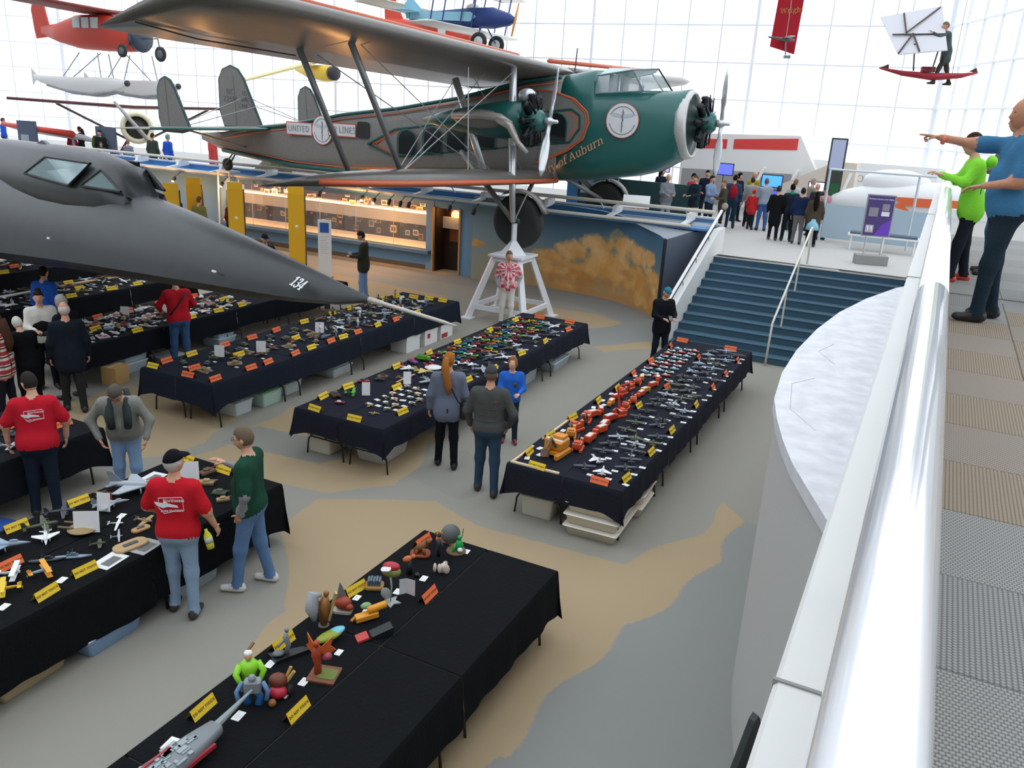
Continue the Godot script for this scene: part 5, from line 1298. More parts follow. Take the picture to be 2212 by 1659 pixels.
func bin(at: Vector3, size: Vector3, turn: float, lid: String, label: String, group := "", body := "c7d0d4"):
	var t = thing("storage_bin", label, "storage bin", at, turn, group)
	var b := mb(); b.soft()
	var rings = []
	for q in [[0.0, 0.86], [0.04, 0.88], [0.8, 0.97], [0.86, 1.0]]:
		var h = V(size.x * q[1] / 2, 0, size.z * q[1] / 2)
		var ring = PackedVector3Array()
		for c in 4:
			var sx = 1 if c == 0 or c == 3 else -1; var sz = 1 if c < 2 else -1
			for k in 3:
				var a = (c + k / 2.0) * PI / 2
				ring.append(V(sx * (h.x - 0.03) + cos(a) * 0.03, size.y * q[0], sz * (h.z - 0.03) + sin(a) * 0.03))
		rings.append(ring)
	b.loft(rings); obj("tub", b, mat("tub" + body, Color(body), 0.35), t)
	b = mb(); b.slab(V(0, size.y * 0.92, 0), V(size.x * 1.04, size.y * 0.12, size.z * 1.04), 0.035, Basis(), 0.01); obj("lid", b, col(lid, 0.4), t)
	b = mb(); b.slab(V(0, size.y * 0.99, 0), V(size.x * 0.8, 0.012, size.z * 0.78), 0.03); obj("lid_panel", b, col(lid, 0.5), t)

func bins():
	for q in [
		[-7.42, 0, -9.1, 0.42, 0.34, 0.5, "2f9e5a", "tall tan tub with green lid under the table end", "d6d2bf"],
		[-6.62, 0, -9.35, 0.5, 0.22, 0.7, "e3e6e6", "lower white lidded bin under the ponytail woman's table end", "d3d7d6"], [-6.6, 0.225, -9.42, 0.5, 0.2, 0.72, "e3e6e6", "upper white lidded bin under the ponytail woman's table end", "d3d7d6"],
		[-3.05, 0, -9.0, 0.68, 0.15, 0.86, "e6e0d2", "bottom wide cream bin stacked under the stairs table end", "d9d0bd"], [-3.05, 0.155, -9.0, 0.68, 0.15, 0.86, "e6e0d2", "middle wide cream bin stacked under the stairs table end", "d9d0bd"], [-3.05, 0.31, -9.02, 0.68, 0.15, 0.86, "e6e0d2", "top wide cream bin stacked under the stairs table end", "d9d0bd"],
		[-2.98, 0, -9.75, 0.6, 0.15, 0.6, "eadfd0", "lower cream bin behind the cream stack", "ddd2c2"], [-2.98, 0.155, -9.8, 0.6, 0.15, 0.6, "eadfd0", "upper cream bin behind the cream stack", "ddd2c2"],
		[-3.85, 0, -9.0, 0.45, 0.3, 0.5, "d9d4c8", "squat pale bin beside the cream stack", "cfc9bb"],
		[-9.66, 0, -12.0, 0.52, 0.18, 0.62, "c7d6da", "pale blue lidded bin alone under boom tip table", "cdd6d8"],
		[-9.6, 0, -9.45, 0.4, 0.24, 0.42, "c4d2d6", "pale bin with paper label under table corner", "cfd8da"], [-9.55, 0, -10.05, 0.42, 0.26, 0.5, "8fc2a0", "pale bin with green contents under boom tip table", "b9d4c4"], [-9.66, 0, -10.7, 0.4, 0.22, 0.46, "c4d2d6", "small pale bin next to green contents bin", "cfd8da"],
		[-6.46, 0, -14.95, 0.55, 0.2, 0.85, "c9dbe2", "long pale blue bin under the ponytail woman's table far end", "c3d2d9"],
		[-6.5, 0, -13.75, 0.42, 0.34, 0.55, "c5d0d4", "deep grey bin under table by blue jacket girl", "c0cbd0"],
		[-6.5, 0, -11.75, 0.45, 0.26, 0.55, "cfe0e6", "white bin with blue lidded neighbour under table middle", "d5e0e4"], [-6.55, 0, -12.4, 0.42, 0.36, 0.5, "2a4fa8", "bin with a bright blue lid under table middle", "7f93c4"],
		[-12.75, 0, -9.95, 0.5, 0.2, 0.55, "cbd6da", "lower clear bin of a stack behind bald man", "b9c9d2"], [-12.75, 0.205, -9.97, 0.5, 0.2, 0.55, "cbd6da", "upper clear bin of a stack behind bald man", "b9c9d2"],
		[-12.6, 0, -10.75, 0.45, 0.14, 0.5, "d7dcde", "flat silver bin between stack and red jacket visitor", "aab4bb"],
		[-12.7, 0, -12.15, 0.5, 0.2, 0.5, "cfdde4", "lower pale blue bin behind red jacket visitor", "b5cbd8"], [-12.7, 0.205, -12.15, 0.48, 0.18, 0.48, "cfdde4", "upper pale blue bin behind red jacket visitor", "b5cbd8"],
		[-6.3, 0, -4.35, 0.45, 0.2, 0.62, "bcd0e2", "clear bin with blue contents at black cloth hem", "8fb0d6"], [-6.38, 0, -3.6, 0.45, 0.2, 0.66, "d2d4c4", "clear bin with tan contents at black cloth hem", "c9b48a"],
		[-6.35, 0, -5.4, 0.45, 0.24, 0.6, "c2cdd2", "grey bin behind the black cap man's legs", "b4bfc4"]]:
		bin(V(q[0], q[1] + 0.001, q[2]), V(q[3], q[4], q[5]), 0.04, q[6], q[7], "", q[8])
	# white cardboard boxes
	for q in [[-9.45, -14.15, "white carton with plain sides under the boom tip table"], [-9.45, -14.85, "white carton with a red dot under the boom tip table"], [-9.45, -15.5, "white carton with a maroon label under boom tip table"]]:
		var b := mb(); b.slab(V(0, 0.17, 0), V(0.4, 0.34, 0.5), 0.005, Basis(), 0.004); var o = tag(obj("carton", b, col("e4e2df", 0.7)), q[2], "box"); o.position = V(q[0], 0.001, q[1])
		b = mb(); b.span(V(-0.21, 0.27, -0.255), V(0.21, 0.345, 0.255)); obj("carton_lid", b, col("ebe9e6", 0.7), o)
		if q[1] < -14.5:
			b = mb(); b.box(V(0.203, 0.2 if q[1] > -15.2 else 0.08, 0.1), V(0.012, 0.1, 0.1 if q[1] > -15.2 else 0.24)); obj("mark", b, col("a83238", 0.7), o)
	var cb = thing("cardboard_box", "small brown cardboard box behind the bald man's legs", "box", V(-12.3, 0, -9.35), 0.2)
	var b2 := mb(); b2.slab(V(0, 0.16, 0), V(0.3, 0.32, 0.34), 0.004, Basis(), 0.004); obj("carton", b2, col("c09a63", 0.8), cb)
	b2 = mb(); b2.span(V(-0.02, 0.318, -0.17), V(0.02, 0.323, 0.17)); obj("tape", b2, col("d9c39a", 0.6), cb)
	# blue lid lying on the floor and a brass floor socket
	var bl = thing("blue_tub_lid", "round blue plastic lid lying on the carpet", "lid", V(-9.0, 0.0, -4.95))
	b2 = mb(); b2.soft(); b2.lathe([[0.0, 0.0], [0.34, 0.0], [0.36, 0.03], [0.3, 0.07], [0.1, 0.1], [0.0, 0.1]], 24); obj("lid_shell", b2, col("3a63b0", 0.25), bl)
	b2 = mb(); b2.soft(); b2.lathe([[0.0, 0.095], [0.06, 0.095], [0.05, 0.12], [0.0, 0.125]], 14); obj("knob", b2, col("86a8d8", 0.3), bl)
	var fs = thing("floor_socket", "round brass floor socket in the carpet aisle", "socket", V(-8.35, 0.0, -10.1))
	b2 = mb(); b2.soft(); b2.lathe([[0.0, 0.0], [0.09, 0.0], [0.085, 0.008], [0.0, 0.01]], 20); obj("plate", b2, col("6d5a2e", 0.4, 0.5), fs)
	b2 = mb(); b2.soft(); b2.lathe([[0.0, 0.009], [0.05, 0.009], [0.045, 0.014], [0.0, 0.015]], 16); obj("cover", b2, col("54451f", 0.4, 0.5), fs)
	# yellow banner panels and a white text board in front of the display wall
	for q in [[-16.95, -19.5, 2.42, "single tall yellow banner panel with a round logo"], [-19.35, -19.5, 2.34, "tall yellow banner panel between the case visitors"], [-21.2, -19.6, 2.32, "tall yellow banner panel standing behind a shorter one"], [-21.55, -19.0, 2.15, "shorter yellow banner panel overlapping a taller one"], [-24.0, -19.7, 2.30, "tall yellow banner panel beside the jet canopy"], [-24.4, -19.2, 2.15, "short yellow banner panel partly behind jet canopy"]]:
		var t = thing("yellow_banner", q[3], "banner", V(q[0], 0, q[1]), 0.44)
		b2 = mb(); b2.slab(V(0, 0.02, 0), V(0.5, 0.04, 0.4), 0.02); obj("foot", b2, col("4a4a4c", 0.5), t)
		b2 = mb(); b2.span(V(-0.25, 0.04, -0.05), V(0.25, q[2] - 0.2, -0.02)); obj("panel", b2, mat("banner_yellow", Color("d9a514"), 0.7), t)
		b2 = mb(); b2.span(V(-0.25, q[2] - 0.22, -0.07), V(0.22, q[2], -0.04)); obj("head_panel", b2, mat("banner_yellow2", Color("e0ad18"), 0.7), t)
		b2 = mb(); b2.span(V(0.25, 0.04, -0.06), V(0.275, q[2] - 0.2, -0.01)); obj("edge_strip", b2, col("3c3a36", 0.6), t)
		b2 = mb(); b2.soft(); b2.lathe([[0, 0], [0.05, 0.0], [0.05, 0.006], [0, 0.006]], 16, Transform3D(rot(90, 0, 0), V(0, 1.25, -0.02))); obj("round_logo", b2, col("e9e4d0", 0.6), t)
	var wb = thing("text_board", "narrow white text board with a blue square", "sign", V(-15.45, 0, -18.95), 0.42)
	b2 = mb(); b2.span(V(-0.19, 0.03, -0.02), V(0.19, 1.66, 0.02)); obj("board", b2, col("d8d6d2", 0.6), wb)
	b2 = mb(); b2.span(V(-0.13, 1.3, 0.02), V(0.13, 1.58, 0.026)); obj("blue_square", b2, col("27509c", 0.6), wb)
	b2 = mb()
	for i in 9: b2.span(V(-0.13, 1.18 - i * 0.06, 0.02), V(0.13 - (i * 37 % 5) * 0.02, 1.192 - i * 0.06, 0.023))
	obj("text_lines", b2, col("b3afae", 0.6), wb)
	b2 = mb(); b2.slab(V(0, 0.015, 0), V(0.42, 0.03, 0.3), 0.02); obj("foot", b2, col("7b7d80", 0.5), wb)

# ---------------------------------------------------------------- scale models, cards and figures on the tables
var shapes := {}   # kind -> [[part, mesh, which colour]]

func quick(f: Callable) -> Mesh:
	var b := mb(); f.call(b); return b.mesh()

func make_shapes():
	var P = func(pts: Array) -> PackedVector2Array:
		var r = PackedVector2Array()
		for p in pts: r.append(Vector2(p[0], p[1]))
		return r
	var flat = Transform3D(Basis(V(1, 0, 0), V(0, 0, 1), V(0, -1, 0)))   # polygon (x, z) laid level
	var at = func(y: float) -> Transform3D: return Transform3D(flat.basis, V(0, y, 0))
	var gear = func(b: Mb, x: float, z: float, y: float):
		for s in [-1, 1]: b.tube([V(x, y, z * s), V(x, 0.006, z * s)], 0.004, 4)
		b.tube([V(-x - 0.06, y, 0), V(-x - 0.06, 0.004, 0)], 0.004, 4)
	shapes.fighter = [
		["fuselage", quick(func(b): hull(b, [[-0.1, 0.045, 0.006, 0.005], [-0.05, 0.042, 0.014, 0.011], [0.03, 0.04, 0.02, 0.016], [0.08, 0.04, 0.017, 0.015], [0.1, 0.04, 0.007, 0.007]], 0.9, 8); b.ball(V(0.01, 0.06, 0), V(0.025, 0.012, 0.009), 8); gear.call(b, 0.04, 0.04, 0.04)), 0],
		["wing", quick(func(b): b.prism(P.call([[0.06, 0], [0.045, 0.13], [0.01, 0.135], [-0.005, 0], [0.01, -0.135], [0.045, -0.13]]), 0.006, at.call(0.036))), 0],
		["tail", quick(func(b): b.prism(P.call([[-0.07, 0.005], [-0.08, 0.045], [-0.1, 0.045], [-0.1, -0.045], [-0.08, -0.045], [-0.07, -0.005]]), 0.004, at.call(0.047)); b.prism(P.call([[-0.06, 0.045], [-0.1, 0.045], [-0.105, 0.085], [-0.09, 0.085]]), 0.004)), 1],
		["propeller", quick(func(b): b.tube([V(0.103, 0.0, 0.01), V(0.104, 0.04, 0), V(0.103, 0.08, -0.01)], 0.0035, 4)), 1]]
	shapes.jet = [
		["fuselage", quick(func(b): hull(b, [[-0.13, 0.04, 0.012, 0.014], [-0.05, 0.042, 0.017, 0.018], [0.05, 0.042, 0.015, 0.014], [0.1, 0.042, 0.01, 0.009], [0.14, 0.04, 0.002, 0.002]], 0.9, 8); b.ball(V(0.06, 0.058, 0), V(0.025, 0.01, 0.008), 8); gear.call(b, 0.02, 0.03, 0.035)), 0],
		["wing", quick(func(b): b.prism(P.call([[0.04, 0.012], [-0.05, 0.11], [-0.08, 0.11], [-0.06, 0.012], [-0.06, -0.012], [-0.08, -0.11], [-0.05, -0.11], [0.04, -0.012]]), 0.005, at.call(0.04))), 0],
		["tail", quick(func(b): b.prism(P.call([[-0.09, 0.01], [-0.125, 0.05], [-0.14, 0.05], [-0.13, 0.01], [-0.13, -0.01], [-0.14, -0.05], [-0.125, -0.05], [-0.09, -0.01]]), 0.004, at.call(0.044)); b.prism(P.call([[-0.07, 0.05], [-0.13, 0.05], [-0.145, 0.105], [-0.12, 0.105]]), 0.004)), 1]]
	shapes.bomber = [
		["fuselage", quick(func(b): hull(b, [[-0.19, 0.06, 0.008, 0.007], [-0.08, 0.055, 0.02, 0.018], [0.1, 0.055, 0.023, 0.02], [0.15, 0.055, 0.018, 0.016], [0.165, 0.055, 0.004, 0.004]], 0.9, 8); gear.call(b, 0.05, 0.07, 0.05)), 0],
		["wing", quick(func(b): b.prism(P.call([[0.07, 0], [0.045, 0.24], [0.02, 0.245], [-0.01, 0], [0.02, -0.245], [0.045, -0.24]]), 0.008, at.call(0.055))), 0],
		["engine", quick(func(b):
			for z in [-0.13, -0.07, 0.07, 0.13]: hull(b, [[0.0, 0.053, 0.006, 0.006], [0.05, 0.053, 0.011, 0.011], [0.085, 0.053, 0.01, 0.01]], 1.0, 6)
			for z in [-0.13, -0.07, 0.07, 0.13]: b.tube([V(0.02, 0.053, z), V(0.088, 0.053, z)], 0.011, 6)), 1],
		["tail", quick(func(b): b.prism(P.call([[-0.14, 0.0], [-0.155, 0.09], [-0.185, 0.09], [-0.18, 0.0], [-0.185, -0.09], [-0.155, -0.09]]), 0.005, at.call(0.064)); b.prism(P.call([[-0.12, 0.06], [-0.19, 0.06], [-0.195, 0.125], [-0.165, 0.125]]), 0.005)), 1]]
	shapes.biplane = [
		["fuselage", quick(func(b): hull(b, [[-0.1, 0.05, 0.006, 0.005], [-0.04, 0.046, 0.014, 0.012], [0.05, 0.045, 0.018, 0.015], [0.085, 0.045, 0.015, 0.013]], 0.9, 8); gear.call(b, 0.05, 0.03, 0.04)), 1],
		["wing", quick(func(b):
			for y in [0.034, 0.085]: b.prism(P.call([[0.065, 0.14], [0.02, 0.14], [0.02, -0.14], [0.065, -0.14]]), 0.005, at.call(y))
			for z in [-0.1, -0.02, 0.02, 0.1]: b.tube([V(0.045, 0.034, z), V(0.045, 0.085, z)], 0.003, 4)), 0],
		["tail", quick(func(b): b.prism(P.call([[-0.07, 0.05], [-0.105, 0.05], [-0.105, -0.05], [-0.07, -0.05]]), 0.004, at.call(0.053)); b.prism(P.call([[-0.07, 0.05], [-0.105, 0.05], [-0.11, 0.085], [-0.09, 0.09]]), 0.004)), 0]]
	shapes.glider = [
		["fuselage", quick(func(b): hull(b, [[-0.11, 0.03, 0.004, 0.004], [-0.02, 0.028, 0.009, 0.008], [0.05, 0.026, 0.011, 0.01], [0.075, 0.024, 0.003, 0.003]], 0.9, 8); b.tube([V(0.02, 0.0, 0), V(0.02, 0.03, 0)], 0.006, 5)), 0],
		["wing", quick(func(b): b.prism(P.call([[0.03, 0.22], [0.008, 0.22], [-0.005, 0], [0.008, -0.22], [0.03, -0.22], [0.035, 0]]), 0.005, at.call(0.037))), 0],
		["tail", quick(func(b): b.prism(P.call([[-0.09, 0.05], [-0.11, 0.05], [-0.11, -0.05], [-0.09, -0.05]]), 0.004, at.call(0.034)); b.prism(P.call([[-0.08, 0.03], [-0.11, 0.03], [-0.115, 0.06]]), 0.004)), 1]]
	shapes.car = [
		["body", quick(func(b): b.slab(V(0, 0.026, 0), V(0.16, 0.028, 0.064), 0.014, Basis(), 0.006)), 0],
		["cabin", quick(func(b): b.soft(); b.loft([b.ring(V(-0.008, 0.038, 0), V(0.045, 0, 0), V(0, 0, -0.03), 8), b.ring(V(-0.012, 0.058, 0), V(0.026, 0, 0), V(0, 0, -0.023), 8)])), 1],
		["wheel", quick(func(b):
			for x in [-0.048, 0.048]:
				for z in [-0.03, 0.03]: b.lathe([[0.004, -0.006], [0.015, -0.006], [0.015, 0.006], [0.004, 0.006]], 10, Transform3D(rot(90, 0, 0), V(x, 0.015, z)))), 2]]
	shapes.tank = [
		["hull", quick(func(b): b.slab(V(0, 0.034, 0), V(0.17, 0.03, 0.075), 0.01, Basis(), 0.008)), 0],
		["track", quick(func(b):
			for z in [-0.038, 0.038]: b.slab(V(0, 0.018, z), V(0.18, 0.036, 0.02), 0.009, rot(90, 0, 0) * rot(-90, 0, 0), 0.008)), 1],
		["turret", quick(func(b): b.slab(V(0.0, 0.058, 0), V(0.075, 0.022, 0.06), 0.02, Basis(), 0.006); b.tube([V(0.03, 0.058, 0), V(0.13, 0.062, 0)], 0.005, 6)), 0]]
	shapes.digger = [
		["track", quick(func(b):
			for z in [-0.06, 0.06]: b.slab(V(0, 0.028, z), V(0.24, 0.056, 0.04), 0.012, Basis(), 0.012)
			b.span(V(-0.08, 0.03, -0.05), V(0.08, 0.06, 0.05))), 0],
		["house", quick(func(b): b.slab(V(-0.03, 0.1, 0), V(0.17, 0.07, 0.13), 0.012, Basis(), 0.006); b.slab(V(-0.06, 0.15, 0.0), V(0.09, 0.03, 0.1), 0.008)), 0],
		["roof_plate", quick(func(b): b.span(V(-0.11, 0.135, -0.055), V(0.02, 0.139, 0.055)); b.span(V(0.06, 0.15, 0.022), V(0.085, 0.175, 0.06))), 1],
		["cab", quick(func(b): b.slab(V(0.07, 0.12, 0.04), V(0.06, 0.1, 0.05), 0.008, Basis(), 0.004)), 0],
		["boom", quick(func(b): b.tube([V(0.05, 0.1, -0.02), V(0.14, 0.2, -0.02), V(0.22, 0.13, -0.02)], [0.016, 0.014, 0.01], 5); b.box(V(0.225, 0.1, -0.02), V(0.04, 0.05, 0.06), rot(0, 0, 20))), 2]]
	shapes.truck = [
		["chassis", quick(func(b): b.span(V(-0.15, 0.03, -0.035), V(0.14, 0.045, 0.035))), 2],
		["cab", quick(func(b): b.slab(V(0.11, 0.075, 0), V(0.07, 0.075, 0.085), 0.01, Basis(), 0.006)), 0],
		["bed", quick(func(b): b.slab(V(-0.045, 0.09, 0), V(0.2, 0.09, 0.1), 0.008, Basis(), 0.006)), 0],
		["bed_top", quick(func(b): b.span(V(-0.13, 0.134, -0.035), V(0.04, 0.139, 0.035))), 1],
		["wheel", quick(func(b):
			for x in [-0.12, -0.07, 0.1]:
				for z in [-0.042, 0.042]: b.lathe([[0.004, -0.01], [0.026, -0.01], [0.026, 0.01], [0.004, 0.01]], 10, Transform3D(rot(90, 0, 0), V(x, 0.026, z)))), 2]]
	shapes.figure = [
		["base", quick(func(b): b.soft(); b.lathe([[0.0, 0.0], [0.03, 0.0], [0.028, 0.008], [0.0, 0.009]], 12)), 2],
		["figure_body", quick(func(b): b.soft(); b.tube([V(-0.008, 0.008, 0), V(-0.008, 0.05, 0), V(0, 0.06, 0)], [0.007, 0.008, 0.011], 6); b.tube([V(0.01, 0.008, 0.004), V(0.008, 0.05, 0.002), V(0, 0.06, 0)], [0.007, 0.008, 0.011], 6); b.tube([V(0, 0.05, 0), V(0, 0.075, 0), V(0, 0.1, 0)], [0.012, 0.016, 0.012], 8); b.tube([V(-0.014, 0.096, 0), V(-0.024, 0.075, 0.006), V(-0.018, 0.058, 0.016)], [0.006, 0.005, 0.004], 5); b.tube([V(0.014, 0.096, 0), V(0.028, 0.08, 0.01), V(0.03, 0.1, 0.02)], [0.006, 0.005, 0.004], 5)), 0],
		["head", quick(func(b): b.soft(); b.ball(V(0, 0.116, 0.001), V(0.011, 0.014, 0.012), 8)), 1]]
	shapes.ship = [
		["hull", quick(func(b): hull(b, [[-0.17, 0.016, 0.014, 0.014], [-0.1, 0.014, 0.014, 0.024], [0.08, 0.014, 0.014, 0.024], [0.18, 0.02, 0.01, 0.002]], 0.6, 8)), 0],
		["deckhouse", quick(func(b): b.span(V(-0.06, 0.026, -0.012), V(0.05, 0.045, 0.012)); b.span(V(-0.02, 0.045, -0.009), V(0.03, 0.062, 0.009)); b.tube([V(0, 0.06, 0), V(0, 0.11, 0)], 0.003, 4); b.tube([V(-0.04, 0.045, 0), V(-0.045, 0.075, 0)], 0.008, 6)), 1]]
	shapes.diorama = [
		["base", quick(func(b): b.slab(V(0, 0.012, 0), V(0.26, 0.024, 0.2), 0.01, Basis(), 0.004)), 1],
		["ground", quick(func(b): b.soft(); b.ball(V(-0.03, 0.02, 0.02), V(0.09, 0.02, 0.06), 10); b.ball(V(0.06, 0.02, -0.03), V(0.05, 0.018, 0.05), 10)), 2],
		["vehicle", quick(func(b): b.slab(V(0.0, 0.05, 0), V(0.1, 0.03, 0.05), 0.01, Basis(), 0.006); b.slab(V(0.0, 0.072, 0), V(0.05, 0.02, 0.035), 0.012); b.tube([V(0.02, 0.07, 0), V(0.09, 0.075, 0)], 0.004, 5)), 0]]
	shapes.saucer = [
		["disc", quick(func(b): b.soft(); b.lathe([[0.02, 0.0], [0.05, 0.012], [0.13, 0.03], [0.13, 0.036], [0.06, 0.055], [0.02, 0.062], [0.0, 0.063]], 20)), 0],
		["engine_pod", quick(func(b):
			for s in [-0.05, 0.05]: b.tube([V(-0.2, 0.05, s), V(-0.05, 0.05, s)], 0.012, 8)
			b.tube([V(-0.12, 0.03, 0), V(0.0, 0.03, 0)], 0.016, 8)), 1]]

var room := []
const REACH := {"fighter": 0.125, "jet": 0.125, "bomber": 0.2, "biplane": 0.13, "glider": 0.19, "car": 0.085, "tank": 0.11, "digger": 0.16, "truck": 0.13, "figure": 0.035, "ship": 0.13, "diorama": 0.15, "saucer": 0.15}
func model(kind: String, what: String, hue: String, key: String, x: float, z: float, turn: float, sc: float, c: Array):
	var R: float = REACH[kind] * sc
	var ok := false
	for tries in 14:
		var nx := x + rng.randf_range(-0.02, 0.02) * tries; var nz := z + rng.randf_range(-0.022, 0.022) * tries
		var far: float = minf(0.72 - minf(R, 0.14), absf(nx - blocks[key][0]))
		if tries: nx = blocks[key][0] + signf(nx - blocks[key][0]) * far
		ok = true
		for q in room:
			if absf(q.y - nz) < 0.5 and Vector2(q.x - nx, q.y - nz).length() < (q.z + R) * 0.88: ok = false; break
		if ok: x = nx; z = nz; break
	if not ok: return null
	room.append(V(x, z, R))
	var t = thing("model_" + what.replace(" ", "_"), "%s model %s on %s" % [hue, what, blocks[key][3]], "model", V(x, TOP + 0.003, z), turn, "%s model %ss on %s" % [hue, what, blocks[key][3]])
	t.scale = Vector3.ONE * sc
	for p in shapes[kind]:
		put(p[0], p[1], col(c[mini(p[2], c.size() - 1)], 0.5), t)
	return t

var card_mesh: Mesh
var ink_mesh: Mesh
func card(key: String, x: float, z: float, turn := 0.0, sc := 1.0):
	if card_mesh == null:
		card_mesh = quick(func(b): b.slab(V(0, 0.002, 0), V(0.075, 0.003, 0.05), 0.003))
		ink_mesh = quick(func(b):
			for i in 3: b.span(V(-0.028, 0.0034, -0.014 + i * 0.012), V(0.024 - i * 0.008, 0.004, -0.011 + i * 0.012)))
	var t = thing("entry_card", "small white entry card lying on " + blocks[key][3], "card", V(x, TOP + 0.003, z), turn, "entry cards on " + blocks[key][3])
	t.scale = Vector3.ONE * sc
	put("card", card_mesh, mat("card_white", Color("f1f1ee"), 0.7), t)
	put("print", ink_mesh, col("b9b9b6", 0.8), t)

func sign_card(key: String, x: float, z: float, turn: float, w: float, h: float, label: String, top := "IPMS"):
	var t = thing("sign_card", label, "sign", V(x, TOP + 0.004, z), turn)
	var b := mb(); b.box(V(0, h / 2 + 0.01, 0), V(w, h, 0.004), rot(-8, 0, 0)); obj("card", b, col("ececec", 0.6), t)
	b = mb(); b.prism(PackedVector2Array([Vector2(-0.03, 0), Vector2(0.03, 0), Vector2(0, h * 0.7)]), 0.003, Transform3D(rot(24, 0, 0), V(0, 0, -h * 0.32))); obj("prop_strut", b, col("d9d9d9", 0.6), t)
	if top:
		write(top, h * 0.22, col("c2302c"), t, V(w * 0.12, h * 0.82, -h * 0.115 + 0.008), rot(-8, 0, 0), false, true)
		b = mb(); b.soft(); b.ball(V(0, h * 0.4, -h * 0.05 + 0.004), V(w * 0.33, h * 0.12, 0.003), 14, rot(-8, 0, 0)); obj("shark_mouth", b, col("2b1416", 0.6), t)
		b = mb()
		for i in 7: b.prism(PackedVector2Array([Vector2(-0.008, 0), Vector2(0.008, 0), Vector2(0, h * 0.09)]), 0.002, Transform3D(rot(-8, 0, 0), V((i - 3) * w * 0.085, h * 0.33, -h * 0.045 + 0.009)))
		obj("teeth", b, col("e4e4e4", 0.6), t)
		b = mb(); b.tube([V(-w * 0.34, h * 0.42, -h * 0.045 + 0.007), V(0, h * 0.53, -h * 0.065 + 0.008), V(w * 0.34, h * 0.42, -h * 0.045 + 0.007)], 0.004, 5); obj("red_lip", b, col("b32a28", 0.6), t)

